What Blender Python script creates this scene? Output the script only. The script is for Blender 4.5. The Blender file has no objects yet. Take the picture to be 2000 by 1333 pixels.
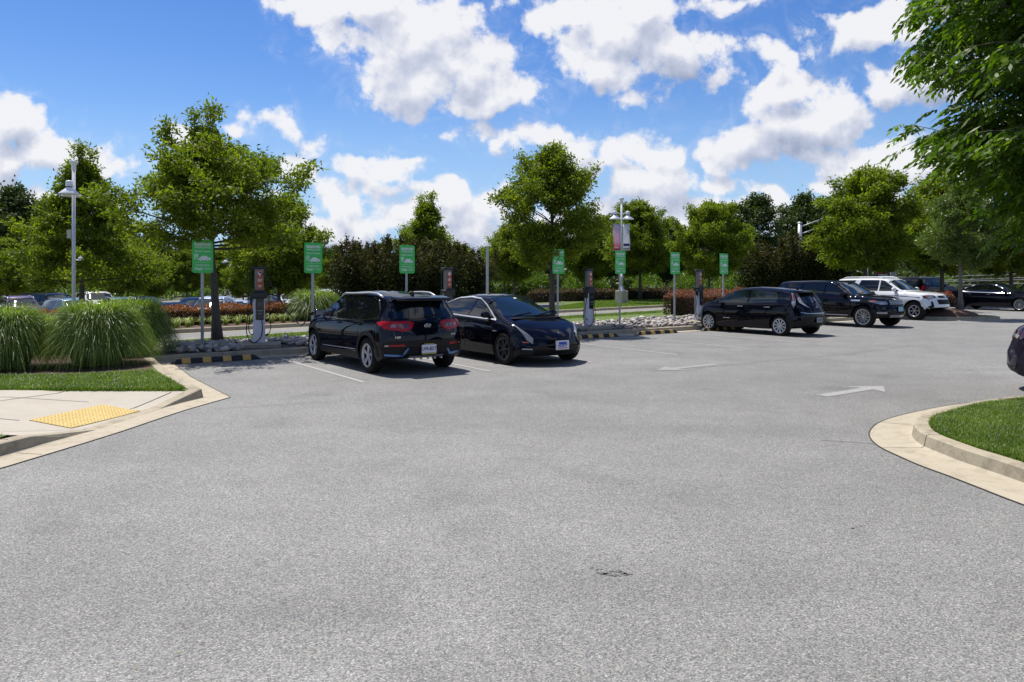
import bpy, bmesh, math, random
import numpy as np
from mathutils import Vector, Matrix
from mathutils.bvhtree import BVHTree
S = bpy.context.scene
COL = S.collection
rnd = random.Random(7)
R = math.radians

# ------------------------------------------------------------- survey
H = 1.82           # eye height
F = 1450.0         # focal length in pixels of the 2000 px wide photograph
def gp(px, py, z=0.0):
    """point of the horizontal plane z seen at a photograph pixel"""
    Y = F*(H-z)/(py-540.0)
    return Vector(((px-1000.0)*Y/F, Y, z))
def at(px, Y, z=0.0):
    return Vector(((px-1000.0)*Y/F, Y, z))
U = Vector((.8207, .5713, 0))      # along the row of stalls
N = Vector((.5713, -.8207, 0))     # out of the stalls towards the aisle
S0 = Vector((-7.09, 17.0, 0))      # first sign
def row(t, n=0.0, z=0.0):
    p = S0 + U*t + N*n
    return Vector((p.x, p.y, z))
PITCH = 2.59

# ------------------------------------------------------------- objects
def link(o, parent=None):
    COL.objects.link(o)
    if parent is not None: o.parent = parent
    return o
def tag(o, label=None, cat=None, group=None, kind=None):
    if label: o['label'] = label
    if cat: o['category'] = cat
    if group: o['group'] = group
    if kind: o['kind'] = kind
    return o
def empty(name, loc=(0,0,0), rz=0.0, label=None, cat=None, group=None, parent=None):
    o = bpy.data.objects.new(name, None)
    o.location = loc; o.rotation_euler = (0,0,rz)
    o.empty_display_size = .2
    link(o, parent)
    return tag(o, label, cat, group)
def mobj(name, verts, faces, mat, parent=None, smooth=False, loc=None):
    me = bpy.data.meshes.new(name)
    me.from_pydata([tuple(v) for v in verts], [], faces)
    me.update()
    mats = mat if isinstance(mat, (list, tuple)) else [mat]
    for m in mats: me.materials.append(m)
    if smooth: me.polygons.foreach_set('use_smooth', [True]*len(me.polygons))
    o = bpy.data.objects.new(name, me)
    if loc is not None: o.location = loc
    return link(o, parent)
def bobj(name, bm, mat, parent=None, smooth=False, loc=None, sharp=None):
    me = bpy.data.meshes.new(name)
    if sharp is not None:
        bm.normal_update()
        for e in bm.edges:
            if len(e.link_faces) == 2 and e.calc_face_angle(0) > sharp: e.smooth = False
    bm.to_mesh(me); bm.free()
    mats = mat if isinstance(mat, (list, tuple)) else [mat]
    for m in mats: me.materials.append(m)
    if smooth: me.polygons.foreach_set('use_smooth', [True]*len(me.polygons))
    o = bpy.data.objects.new(name, me)
    if loc is not None: o.location = loc
    return link(o, parent)
def quads_obj(name, V, mat, parent=None, tint=None, nper=4, smooth=False, loc=None):
    """many separate polygons of nper corners from an (n*nper,3) array"""
    V = np.asarray(V, dtype=np.float32).reshape(-1,3)
    n = len(V)//nper
    me = bpy.data.meshes.new(name)
    me.vertices.add(n*nper); me.vertices.foreach_set('co', V.ravel())
    me.loops.add(n*nper); me.loops.foreach_set('vertex_index', np.arange(n*nper, dtype=np.int32))
    me.polygons.add(n)
    me.polygons.foreach_set('loop_start', np.arange(0, n*nper, nper, dtype=np.int32))
    me.polygons.foreach_set('loop_total', np.full(n, nper, dtype=np.int32))
    if tint is not None:
        a = me.attributes.new('tint', 'FLOAT', 'POINT')
        a.data.foreach_set('value', np.repeat(np.asarray(tint, dtype=np.float32), nper))
    me.update(); me.validate()
    me.materials.append(mat)
    if smooth: me.polygons.foreach_set('use_smooth', [True]*len(me.polygons))
    o = bpy.data.objects.new(name, me)
    if loc is not None: o.location = loc
    return link(o, parent)

# --- bmesh shapes
def add_box(bm, c, s, rz=0.0, bevel=0.0, mi=0):
    r = bmesh.ops.create_cube(bm, size=1.0)
    M = Matrix.Translation(c) @ Matrix.Rotation(rz, 4, 'Z') @ Matrix.Diagonal((s[0], s[1], s[2], 1))
    bmesh.ops.transform(bm, matrix=M, verts=r['verts'])
    fs = set(f for v in r['verts'] for f in v.link_faces)
    for f in fs: f.material_index = mi
    if bevel:
        es = list(set(e for v in r['verts'] for e in v.link_edges))
        bmesh.ops.bevel(bm, geom=es, offset=bevel, segments=2, affect='EDGES', profile=.5)
def add_tube(bm, pts, rad, seg=8, cap=True, mi=0):
    pts = [Vector(p) for p in pts]
    rads = rad if isinstance(rad, (list, tuple)) else [rad]*len(pts)
    rings = []
    prev = None
    for i, p in enumerate(pts):
        d = (pts[min(i+1, len(pts)-1)] - pts[max(i-1, 0)])
        if d.length < 1e-9: d = Vector((0,0,1))
        d.normalize()
        if prev is None:
            a = Vector((0,0,1)) if abs(d.z) < .9 else Vector((1,0,0))
            x = d.cross(a).normalized()
        else:
            x = (prev - d*prev.dot(d))
            x = x.normalized() if x.length > 1e-6 else d.orthogonal().normalized()
        prev = x
        y = d.cross(x)
        rings.append([bm.verts.new(p + (x*math.cos(2*math.pi*k/seg) + y*math.sin(2*math.pi*k/seg))*rads[i]) for k in range(seg)])
    for a, b in zip(rings[:-1], rings[1:]):
        for k in range(seg):
            f = bm.faces.new((a[k], a[(k+1)%seg], b[(k+1)%seg], b[k])); f.material_index = mi; f.smooth = True
    if cap:
        for r_, rev in ((rings[0], True), (rings[-1], False)):
            f = bm.faces.new(r_[::-1] if rev else r_); f.material_index = mi
def add_lathe(bm, prof, seg=24, c=(0,0,0), axis='Z', mi=0, close=False):
    """profile of (radius, height) pairs turned about an axis"""
    rings = []
    c = Vector(c)
    for r_, h in prof:
        ring = []
        for k in range(seg):
            a = 2*math.pi*k/seg
            if axis == 'Z': v = Vector((r_*math.cos(a), r_*math.sin(a), h))
            elif axis == 'Y': v = Vector((r_*math.cos(a), h, r_*math.sin(a)))
            else: v = Vector((h, r_*math.cos(a), r_*math.sin(a)))
            ring.append(bm.verts.new(c+v))
        rings.append(ring)
    pr = list(zip(rings[:-1], rings[1:]))
    if close: pr.append((rings[-1], rings[0]))
    for a, b in pr:
        for k in range(seg):
            f = bm.faces.new((a[k], a[(k+1)%seg], b[(k+1)%seg], b[k])); f.material_index = mi; f.smooth = True
def add_prism(bm, poly, h0, h1, mi=0, M=None):
    """polygon in (x,y) extruded from z=h0 to h1, optional matrix"""
    a = [bm.verts.new((p[0], p[1], h0)) for p in poly]
    b = [bm.verts.new((p[0], p[1], h1)) for p in poly]
    n = len(poly)
    fs = [bm.faces.new(a[::-1]), bm.faces.new(b)]
    for i in range(n): fs.append(bm.faces.new((a[i], a[(i+1)%n], b[(i+1)%n], b[i])))
    for f in fs: f.material_index = mi
    if M is not None: bmesh.ops.transform(bm, matrix=M, verts=a+b)
    return fs
def fixn(bm): bmesh.ops.recalc_face_normals(bm, faces=bm.faces[:])
def sheet(name, poly, z, mat, parent=None, thick=0.0):
    """flat polygon (list of xy) as a horizontal sheet"""
    bm = bmesh.new()
    vs = [bm.verts.new((p[0], p[1], z)) for p in poly]
    f = bm.faces.new(vs)
    f.normal_update()
    if f.normal.z < 0: f.normal_flip()
    bmesh.ops.triangulate(bm, faces=[f])
    if thick:
        ext = bmesh.ops.extrude_face_region(bm, geom=bm.faces[:])
        for v in ext['geom']:
            if isinstance(v, bmesh.types.BMVert): v.co.z -= thick
        fixn(bm)
    return bobj(name, bm, mat, parent)
def text_obj(name, body, size, mat, M, parent=None, bold=0.0, align='CENTER', sx=1.0, depth=.0008):
    cu = bpy.data.curves.new(name, 'FONT')
    cu.body = body; cu.size = size; cu.align_x = align; cu.align_y = 'CENTER'
    cu.offset = bold; cu.extrude = depth; cu.resolution_u = 3
    t = bpy.data.objects.new(name, cu)
    COL.objects.link(t)
    bpy.context.view_layer.update()
    me = bpy.data.meshes.new_from_object(t.evaluated_get(bpy.context.evaluated_depsgraph_get()))
    bpy.data.objects.remove(t); bpy.data.curves.remove(cu)
    me.name = name
    me.transform(M @ Matrix.Diagonal((sx,1,1,1)))
    me.materials.clear(); me.materials.append(mat)
    o = bpy.data.objects.new(name, me)
    return link(o, parent)
def frame_matrix(o, right, up):
    right = Vector(right).normalized(); up = Vector(up).normalized(); n = right.cross(up)
    m = Matrix((( right.x, up.x, n.x, o[0]), (right.y, up.y, n.y, o[1]), (right.z, up.z, n.z, o[2]), (0,0,0,1)))
    return m
def copy_tree(o, parent=None):
    c = o.copy(); COL.objects.link(c); c.parent = parent
    for ch in list(o.children): copy_tree(ch, c)
    return c

# ------------------------------------------------------------- materials
MATS = {}
def nt(m): return m.node_tree.nodes, m.node_tree.links
def pmat(name, col, rough=.5, metal=0.0, coat=0.0, spec=.5, var=0.0, vscale=8.0, bump=0.0, bscale=60.0, col2=None, emis=None, estr=0.0, coatr=.03):
    if name in MATS: return MATS[name]
    m = bpy.data.materials.new(name); m.use_nodes = True
    ns, ls = nt(m)
    b = ns['Principled BSDF']
    b.inputs['Base Color'].default_value = (*col, 1)
    b.inputs['Roughness'].default_value = rough
    b.inputs['Metallic'].default_value = metal
    b.inputs['Coat Weight'].default_value = coat
    b.inputs['Coat Roughness'].default_value = coatr
    b.inputs['Specular IOR Level'].default_value = spec
    if emis: b.inputs['Emission Color'].default_value = (*emis, 1); b.inputs['Emission Strength'].default_value = estr
    tc = ns.new('ShaderNodeTexCoord')
    if var > 0 or col2:
        n1 = ns.new('ShaderNodeTexNoise'); n1.inputs['Scale'].default_value = vscale; n1.inputs['Detail'].default_value = 6
        n1.inputs['Roughness'].default_value = .65
        ls.new(tc.outputs['Object'], n1.inputs['Vector'])
        mr = ns.new('ShaderNodeMapRange'); mr.inputs[1].default_value = .3; mr.inputs[2].default_value = .7
        ls.new(n1.outputs['Fac'], mr.inputs[0])
        mx = ns.new('ShaderNodeMix'); mx.data_type = 'RGBA'
        c2 = col2 or tuple(max(0, c*(1+var)) for c in col)
        c1 = col if col2 else tuple(max(0, c*(1-var)) for c in col)
        mx.inputs[6].default_value = (*c1, 1); mx.inputs[7].default_value = (*c2, 1)
        ls.new(mr.outputs[0], mx.inputs[0]); ls.new(mx.outputs[2], b.inputs['Base Color'])
    if bump > 0:
        n2 = ns.new('ShaderNodeTexNoise'); n2.inputs['Scale'].default_value = bscale; n2.inputs['Detail'].default_value = 4
        ls.new(tc.outputs['Object'], n2.inputs['Vector'])
        bp = ns.new('ShaderNodeBump'); bp.inputs['Strength'].default_value = bump; bp.inputs['Distance'].default_value = .01
        ls.new(n2.outputs['Fac'], bp.inputs['Height']); ls.new(bp.outputs[0], b.inputs['Normal'])
    MATS[name] = m
    return m
def leafmat(name, dark, mid, light, trans=.35, rough=.45, spec=.5, woody=False):
    """foliage whose colour comes from each leaf's own tint"""
    if name in MATS: return MATS[name]
    m = bpy.data.materials.new(name); m.use_nodes = True
    ns, ls = nt(m)
    b = ns['Principled BSDF']; out = ns['Material Output']
    at_ = ns.new('ShaderNodeAttribute'); at_.attribute_name = 'tint'
    cr = ns.new('ShaderNodeValToRGB')
    cr.color_ramp.elements[0].color = (*dark, 1); cr.color_ramp.elements[1].color = (*light, 1)
    e = cr.color_ramp.elements.new(.5); e.color = (*mid, 1)
    ls.new(at_.outputs['Fac'], cr.inputs[0])
    ls.new(cr.outputs[0], b.inputs['Base Color'])
    b.inputs['Roughness'].default_value = rough
    b.inputs['Specular IOR Level'].default_value = spec
    if trans > 0:
        t = ns.new('ShaderNodeBsdfTranslucent')
        mulc = ns.new('ShaderNodeMix'); mulc.data_type = 'RGBA'; mulc.blend_type = 'MULTIPLY'; mulc.inputs[0].default_value = 1
        ls.new(cr.outputs[0], mulc.inputs[6]); mulc.inputs[7].default_value = (1.5, 1.75, .5, 1)
        ls.new(mulc.outputs[2], t.inputs[0])
        mx = ns.new('ShaderNodeMixShader'); mx.inputs[0].default_value = trans
        ls.new(b.outputs[0], mx.inputs[1]); ls.new(t.outputs[0], mx.inputs[2]); ls.new(mx.outputs[0], out.inputs['Surface'])
    MATS[name] = m
    return m
# ------------------------------------------------------------- camera, sun, sky
cam_d = bpy.data.cameras.new('camera'); cam = bpy.data.objects.new('camera', cam_d); COL.objects.link(cam)
cam.location = (0, 0, H); cam.rotation_euler = (R(90), 0, 0)
cam_d.sensor_width = 36; cam_d.lens = 36*F/2000.0; cam_d.shift_y = -126.5/2000.0
cam_d.clip_start = .1; cam_d.clip_end = 3000
S.camera = cam
S.view_settings.view_transform = 'Standard'; S.view_settings.look = 'None'; S.view_settings.gamma = 1
S.view_settings.exposure = 0.42
S.render.resolution_x = 1024; S.render.resolution_y = 682
S.cycles.max_bounces = 8; S.cycles.diffuse_bounces = 3; S.cycles.glossy_bounces = 3; S.cycles.transmission_bounces = 4; S.cycles.transparent_max_bounces = 6

SUN_EL = R(66); SHX, SHY = .62, -.78        # ground direction the shadows fall in
sl = bpy.data.lights.new('sun', 'SUN'); sl.energy = 5.0; sl.angle = R(.53); sl.color = (1, .955, .89)
sun = bpy.data.objects.new('sun', sl); COL.objects.link(sun)
sd = Vector((SHX*math.cos(SUN_EL), SHY*math.cos(SUN_EL), -math.sin(SUN_EL))).normalized()
sun.rotation_euler = sd.to_track_quat('-Z', 'Y').to_euler()

def build_world():
    w = bpy.data.worlds.new('World'); S.world = w; w.use_nodes = True
    ns, ls = w.node_tree.nodes, w.node_tree.links
    bg = ns['Background']; out = ns['World Output']
    sky = ns.new('ShaderNodeTexSky'); sky.sky_type = 'NISHITA'; sky.sun_disc = False
    sky.sun_elevation = SUN_EL
    sky.sun_rotation = math.atan2(-SHX, -SHY)
    sky.air_density = 1.0; sky.dust_density = .1; sky.ozone_density = 1.6; sky.altitude = 50
    # ---- cloud density group: gnomonic coordinates (x/y, z/y) of the view direction
    def math_(g, op, a=None, b=None, c=None, clamp=False):
        n = g.nodes.new('ShaderNodeMath'); n.operation = op; n.use_clamp = clamp
        for i, v in enumerate((a, b, c)):
            if v is None: continue
            if isinstance(v, (int, float)): n.inputs[i].default_value = v
            else: g.links.new(v, n.inputs[i])
        return n.outputs[0]
    def vmath(g, op, a=None, b=None, c=None):
        n = g.nodes.new('ShaderNodeVectorMath'); n.operation = op
        for i, v in enumerate((a, b, c)):
            if v is None: continue
            if isinstance(v, tuple): n.inputs[i].default_value = v
            else: g.links.new(v, n.inputs[i])
        return n.outputs['Value'] if op in ('LENGTH', 'DOT_PRODUCT') else n.outputs[0]
    g = bpy.data.node_groups.new('cloud_density', 'ShaderNodeTree')
    g.interface.new_socket('P', in_out='INPUT', socket_type='NodeSocketVector')
    g.interface.new_socket('D', in_out='OUTPUT', socket_type='NodeSocketFloat')
    gi = g.nodes.new('NodeGroupInput'); go = g.nodes.new('NodeGroupOutput')
    P = gi.outputs[0]
    # domain warp
    def noise(g, vec, scale, detail, rough, color=False, dist=0.0):
        n = g.nodes.new('ShaderNodeTexNoise'); n.inputs['Scale'].default_value = scale
        n.inputs['Detail'].default_value = detail; n.inputs['Roughness'].default_value = rough
        n.inputs['Distortion'].default_value = dist
        n.noise_dimensions = '2D'
        g.links.new(vec, n.inputs['Vector'])
        return n.outputs['Color' if color else 'Fac']
    Pw = P
    blobs = [ # px, py, rx, ry of the photograph's clouds
        (720,20,120,70),(800,80,150,90),(875,60,85,75),(900,130,140,80),(965,185,90,42),(800,160,110,55),(660,20,70,40),(590,0,60,25),(905,200,90,30),
        (1120,18,85,50),(1190,60,130,75),(1310,105,120,55),(1160,130,90,45),(1250,20,80,60),(1385,138,55,30),(975,15,18,22),
        (1262,190,30,14),(1500,110,45,28),(1450,10,60,14),
        (1560,235,130,80),(1480,285,90,60),(1630,225,90,60),(1525,170,70,45),(1425,318,55,26),(1600,290,100,30),
        (1700,60,105,42),(1585,88,60,26),(1780,40,60,35),(1740,175,75,55),(1820,150,80,60),
        (1700,325,130,42),(1600,355,60,22),(1800,330,90,50),
        (1030,262,105,32),(1115,295,60,48),(1195,300,42,30),(1290,320,75,60),(1300,370,95,48),(1215,360,60,40),(1150,330,50,35),
        (20,235,85,58),(80,300,110,50),(190,325,85,26),(260,340,50,12),(20,320,80,45),(-80,260,100,80),
        (537,250,40,40),(585,285,55,20),(470,257,26,11),(345,290,42,24),(560,335,58,20),(610,300,30,12),
        (640,400,75,42),(690,440,75,45),(620,455,80,40),(745,440,40,20),(560,400,50,20),
        (700,330,55,22),(770,348,60,26),(800,330,26,10),(775,385,45,24),
        (880,395,75,48),(960,400,50,32),(900,440,120,48),(800,425,70,38),
        (870,268,28,10),(1500,388,50,18),(1420,385,55,18),(1450,420,90,26),(1120,430,170,40),(1010,478,150,24),
        (1350,440,150,40),(1700,440,250,40),(100,400,120,30),(1900,430,200,60),(1950,60,80,50),(2050,250,120,80),
    ]
    m = None
    for (cx, cy, rx, ry) in blobs:
        a, b_ = (cx-1000)/F, (540-cy)/F
        sx, sy = F/(rx*1.16), F/(ry*1.16)
        q = vmath(g, 'MULTIPLY_ADD', Pw, (sx, sy, 0), (-a*sx, -b_*sy, 0))
        L = vmath(g, 'LENGTH', q)
        k = max(.38, min(1.0, min(rx, ry*1.4)/58.0))
        if k < .95: L = math_(g, 'MULTIPLY_ADD', L, k, 1.0-k-.03*(1-k))
        if m is None: m = L
        else: m = math_(g, 'SMOOTH_MIN', m, L, .16)
    blob = math_(g, 'SUBTRACT', 1.0, m)                 # 1 at centres, 0 at the rims
    blob = math_(g, 'MAXIMUM', blob, -1.2)
    g.links.new(blob, go.inputs[0])
    # ---- main tree
    tc = ns.new('ShaderNodeTexCoord'); t = w.node_tree
    sp = ns.new('ShaderNodeSeparateXYZ'); ls.new(tc.outputs['Generated'], sp.inputs[0])
    ay = math_(t, 'ABSOLUTE', sp.outputs[1]); ay = math_(t, 'MAXIMUM', ay, .02)
    gx = math_(t, 'DIVIDE', sp.outputs[0], ay); gz = math_(t, 'DIVIDE', sp.outputs[2], ay)
    # compress far-out coordinates so the free clouds do not stretch
    cb = ns.new('ShaderNodeCombineXYZ'); ls.new(gx, cb.inputs[0]); ls.new(gz, cb.inputs[1])
    Pt = cb.outputs[0]
    wv = vmath(t, 'SUBTRACT', noise(t, Pt, 9.0, 1, .5, True), (.5, .5, .5))
    Pw = vmath(t, 'MULTIPLY_ADD', wv, (.075, .055, 0), Pt)
    G1 = ns.new('ShaderNodeGroup'); G1.node_tree = g; ls.new(Pw, G1.inputs[0])
    off = vmath(t, 'ADD', Pw, (-.010, .032, 0))
    G2 = ns.new('ShaderNodeGroup'); G2.node_tree = g; ls.new(off, G2.inputs[0])
    ax = math_(t, 'ABSOLUTE', gx)
    front = math_(t, 'MULTIPLY_ADD', sp.outputs[1], -8.0, .8, clamp=True)
    outm = math_(t, 'MAXIMUM', math_(t, 'MULTIPLY_ADD', ax, 6.0, -4.8, clamp=True), math_(t, 'MULTIPLY_ADD', gz, 6.0, -2.7, clamp=True))
    outm = math_(t, 'MAXIMUM', outm, front)
    outm = math_(t, 'MAXIMUM', outm, math_(t, 'MULTIPLY_ADD', gz, -200.0, -1.0, clamp=True))
    B1 = G1.outputs[0]
    nz = math_(t, 'MULTIPLY_ADD', noise(t, Pt, 17.0, 8, .60), 2.0, -1.0)
    Po = vmath(t, 'ADD', Pt, (-.006, .010, 0))
    nzo = math_(t, 'MULTIPLY_ADD', noise(t, Po, 17.0, 4, .6), 2.0, -1.0)
    v = ns.new('ShaderNodeTexVoronoi'); v.voronoi_dimensions = '2D'; v.feature = 'SMOOTH_F1'; v.inputs['Scale'].default_value = 21; v.inputs['Smoothness'].default_value = .35
    ls.new(Pw, v.inputs['Vector'])
    puff = math_(t, 'MULTIPLY_ADD', v.outputs['Distance'], -1.0, .45)
    v2 = ns.new('ShaderNodeTexVoronoi'); v2.voronoi_dimensions = '2D'; v2.feature = 'SMOOTH_F1'; v2.inputs['Scale'].default_value = 58; v2.inputs['Smoothness'].default_value = .3
    wq = vmath(t, 'MULTIPLY_ADD', wv, (.03, .03, 0), Pt); ls.new(wq, v2.inputs['Vector'])
    puff = math_(t, 'MULTIPLY_ADD', v2.outputs['Distance'], -.42, puff); puff = math_(t, 'ADD', puff, .17)
    D1 = math_(t, 'MULTIPLY_ADD', nz, .80, B1)
    D1 = math_(t, 'MULTIPLY_ADD', puff, .44, D1)
    mr = ns.new('ShaderNodeMapRange'); mr.interpolation_type = 'SMOOTHSTEP'
    mr.inputs[1].default_value = .02; mr.inputs[2].default_value = .40; ls.new(D1, mr.inputs[0])
    wr = ns.new('ShaderNodeMapRange'); wr.interpolation_type = 'SMOOTHSTEP'; wr.inputs[1].default_value = -.50; wr.inputs[2].default_value = .25; ls.new(D1, wr.inputs[0])
    wn = math_(t, 'MULTIPLY_ADD', noise(t, Pw, 30.0, 5, .7, dist=.6), 3.2, -1.35, clamp=True)
    wisp = math_(t, 'MULTIPLY', math_(t, 'MULTIPLY', wr.outputs[0], wn), .26)
    mask = math_(t, 'MAXIMUM', math_(t, 'MULTIPLY', mr.outputs[0], .97), wisp)
    # thick above means the patch is in the cloud's own shade
    thick = math_(t, 'MINIMUM', math_(t, 'MAXIMUM', D1, 0.0), 1.0)
    vert = math_(t, 'SUBTRACT', G2.outputs[0], G1.outputs[0])
    rel = math_(t, 'SUBTRACT', nzo, nz)
    big = math_(t, 'MINIMUM', math_(t, 'MAXIMUM', G1.outputs[0], 0.0), .6)
    sh = math_(t, 'MULTIPLY', big, .62)
    sh = math_(t, 'MULTIPLY_ADD', vert, .95, sh)
    soft = math_(t, 'MULTIPLY_ADD', noise(t, Po, 7.0, 4, .55), 2.0, -1.0)
    sh = math_(t, 'MULTIPLY_ADD', soft, .45, sh)
    sh = math_(t, 'MULTIPLY_ADD', rel, .55, sh)
    sh = math_(t, 'MULTIPLY_ADD', puff, -.22, sh)
    sh = math_(t, 'MINIMUM', math_(t, 'MAXIMUM', sh, 0.0), 1.0)
    cc = ns.new('ShaderNodeValToRGB'); ls.new(sh, cc.inputs[0])
    cc.color_ramp.elements[0].position = .10; cc.color_ramp.elements[0].color = (.93, .93, .96, 1)
    cc.color_ramp.elements[1].position = 1.0; cc.color_ramp.elements[1].color = (.36, .42, .57, 1)
    e = cc.color_ramp.elements.new(.5); e.color = (.62, .66, .79, 1)
    # sky colour
    hs = ns.new('ShaderNodeHueSaturation'); hs.inputs['Saturation'].default_value = 1.34; hs.inputs['Value'].default_value = 1.32; hs.inputs['Hue'].default_value = .514
    ls.new(sky.outputs[0], hs.inputs['Color'])
    skm = vmath(t, 'MULTIPLY', hs.outputs[0], (.100, .100, .100))
    hz = math_(t, 'MULTIPLY_ADD', gz, -4.2, 1.0, clamp=True)
    hm = ns.new('ShaderNodeMix'); hm.data_type = 'RGBA'; ls.new(hz, hm.inputs[0]); ls.new(skm, hm.inputs[6]); hm.inputs[7].default_value = (.36, .57, .92, 1)
    skm = hm.outputs[2]
    mx = ns.new('ShaderNodeMix'); mx.data_type = 'RGBA'
    ls.new(mask, mx.inputs[0]); ls.new(skm, mx.inputs[6]); ls.new(cc.outputs[0], mx.inputs[7])
    ls.new(mx.outputs[2], bg.inputs['Color']); bg.inputs['Strength'].default_value = .73
    # the rest of the sky, never in the photograph's view: broken cumulus laid on a high plane
    el = math_(t, 'MAXIMUM', sp.outputs[2], .06)
    cx_ = math_(t, 'DIVIDE', sp.outputs[0], el); cy_ = math_(t, 'DIVIDE', sp.outputs[1], el)
    cb2 = ns.new('ShaderNodeCombineXYZ'); ls.new(cx_, cb2.inputs[0]); ls.new(cy_, cb2.inputs[1])
    f1 = noise(t, cb2.outputs[0], 1.3, 4, .6)
    mr2 = ns.new('ShaderNodeMapRange'); mr2.interpolation_type = 'SMOOTHSTEP'; mr2.inputs[1].default_value = .50; mr2.inputs[2].default_value = .60
    ls.new(f1, mr2.inputs[0])
    mx2 = ns.new('ShaderNodeMix'); mx2.data_type = 'RGBA'; ls.new(mr2.outputs[0], mx2.inputs[0]); ls.new(skm, mx2.inputs[6]); mx2.inputs[7].default_value = (.78, .81, .88, 1)
    bg2 = ns.new('ShaderNodeBackground'); ls.new(mx2.outputs[2], bg2.inputs['Color']); bg2.inputs['Strength'].default_value = .73
    ms = ns.new('ShaderNodeMixShader'); ls.new(outm, ms.inputs[0]); ls.new(bg.outputs[0], ms.inputs[1]); ls.new(bg2.outputs[0], ms.inputs[2])
    ls.new(ms.outputs[0], out.inputs['Surface'])
    w.cycles.sampling_method = 'NONE'
build_world()
# ------------------------------------------------------------- ground surfaces
def smooth(x, a, b):
    t = max(0.0, min(1.0, (x-a)/(b-a))); return t*t*(3-2*t)
FK0 = Vector((-10.6, 23.6)); FKD = Vector((.70, .714)).normalized(); FKN = Vector((-FKD.y, FKD.x))   # far kerb of the ring road
def gh(x, y):
    """ground level: flat around the aisle, a lower car park beyond the ring road on the left"""
    d = (x-FK0.x)*FKN.x + (y-FK0.y)*FKN.y
    s = (x-FK0.x)*FKD.x + (y-FK0.y)*FKD.y
    if d <= 0: return 0.0
    return -.88*smooth(d, 2.5, 8.0)*(1-smooth(s, 14, 36))
def asphalt_mat(name='asphalt', fine=1.0):
    m = bpy.data.materials.new(name); m.use_nodes = True
    ns, ls = nt(m); b = ns['Principled BSDF']
    tc = ns.new('ShaderNodeTexCoord')
    def voro(scale):
        v = ns.new('ShaderNodeTexVoronoi'); v.inputs['Scale'].default_value = scale; v.voronoi_dimensions = '2D'
        ls.new(tc.outputs['Object'], v.inputs['Vector']); return v
    def noise(scale, det=4, rough=.6, dist=0):
        n = ns.new('ShaderNodeTexNoise'); n.inputs['Scale'].default_value = scale; n.inputs['Detail'].default_value = det
        n.inputs['Roughness'].default_value = rough; n.noise_dimensions = '2D'; n.inputs['Distortion'].default_value = dist
        ls.new(tc.outputs['Object'], n.inputs['Vector']); return n
    def mix(kind, f, a, b_):
        x = ns.new('ShaderNodeMix'); x.data_type = 'RGBA'; x.blend_type = kind
        if isinstance(f, float): x.inputs[0].default_value = f
        else: ls.new(f, x.inputs[0])
        for i, v in ((6, a), (7, b_)):
            if isinstance(v, tuple): x.inputs[i].default_value = v
            else: ls.new(v, x.inputs[i])
        return x.outputs[2]
    v1 = voro(105*fine)
    sx = ns.new('ShaderNodeSeparateColor'); ls.new(v1.outputs['Color'], sx.inputs[0])
    cr = ns.new('ShaderNodeValToRGB'); ls.new(sx.outputs[0], cr.inputs[0])
    els = [(0, (.084,.084,.081)), (.22, (.146,.146,.140)), (.5, (.203,.202,.194)), (.8, (.258,.256,.246)), (.93, (.295,.262,.220)), (1, (.40,.395,.378))]
    cr.color_ramp.elements[0].color = (*els[0][1], 1); cr.color_ramp.elements[1].color = (*els[-1][1], 1)
    for p, c in els[1:-1]:
        e = cr.color_ramp.elements.new(p); e.color = (*c, 1)
    # mortar between the stones
    edge = ns.new('ShaderNodeMapRange'); edge.inputs[1].default_value = .35; edge.inputs[2].default_value = .75
    ls.new(v1.outputs['Distance'], edge.inputs[0])
    c = mix('MIX', edge.outputs[0], cr.outputs[0], (.142, .142, .137, 1))
    n1 = noise(1.1, 7, .68); r1 = ns.new('ShaderNodeMapRange'); r1.inputs[1].default_value = .3; r1.inputs[2].default_value = .72; r1.inputs[3].default_value = .90; r1.inputs[4].default_value = 1.08
    ls.new(n1.outputs['Fac'], r1.inputs[0])
    n2 = noise(.13, 4, .6, .6); r2 = ns.new('ShaderNodeMapRange'); r2.inputs[1].default_value = .3; r2.inputs[2].default_value = .7; r2.inputs[3].default_value = .90; r2.inputs[4].default_value = 1.09
    ls.new(n2.outputs['Fac'], r2.inputs[0])
    # oil spots
    n3 = noise(.85, 3, .55); r3 = ns.new('ShaderNodeMapRange'); r3.inputs[1].default_value = .60; r3.inputs[2].default_value = .80; r3.inputs[3].default_value = 1.0; r3.inputs[4].default_value = .84
    ls.new(n3.outputs['Fac'], r3.inputs[0])
    # long worn wheel tracks along the aisle
    mp = ns.new('ShaderNodeMapping'); mp.inputs['Rotation'].default_value = (0, 0, -math.atan2(U.y, U.x)); mp.inputs['Scale'].default_value = (.10, .75, 1)
    ls.new(tc.outputs['Object'], mp.inputs[0])
    n4 = ns.new('ShaderNodeTexNoise'); n4.noise_dimensions = '2D'; n4.inputs['Scale'].default_value = 1.0; n4.inputs['Detail'].default_value = 5; ls.new(mp.outputs[0], n4.inputs['Vector'])
    r4 = ns.new('ShaderNodeMapRange'); r4.inputs[1].default_value = .35; r4.inputs[2].default_value = .65; r4.inputs[3].default_value = .95; r4.inputs[4].default_value = 1.04
    ls.new(n4.outputs['Fac'], r4.inputs[0])
    mm = None
    for r_ in (r1, r2, r3, r4):
        if mm is None: mm = r_.outputs[0]
        else:
            x = ns.new('ShaderNodeMath'); x.operation = 'MULTIPLY'; ls.new(mm, x.inputs[0]); ls.new(r_.outputs[0], x.inputs[1]); mm = x.outputs[0]
    vm = ns.new('ShaderNodeVectorMath'); vm.operation = 'SCALE'; ls.new(c, vm.inputs[0]); ls.new(mm, vm.inputs['Scale'])
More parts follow.
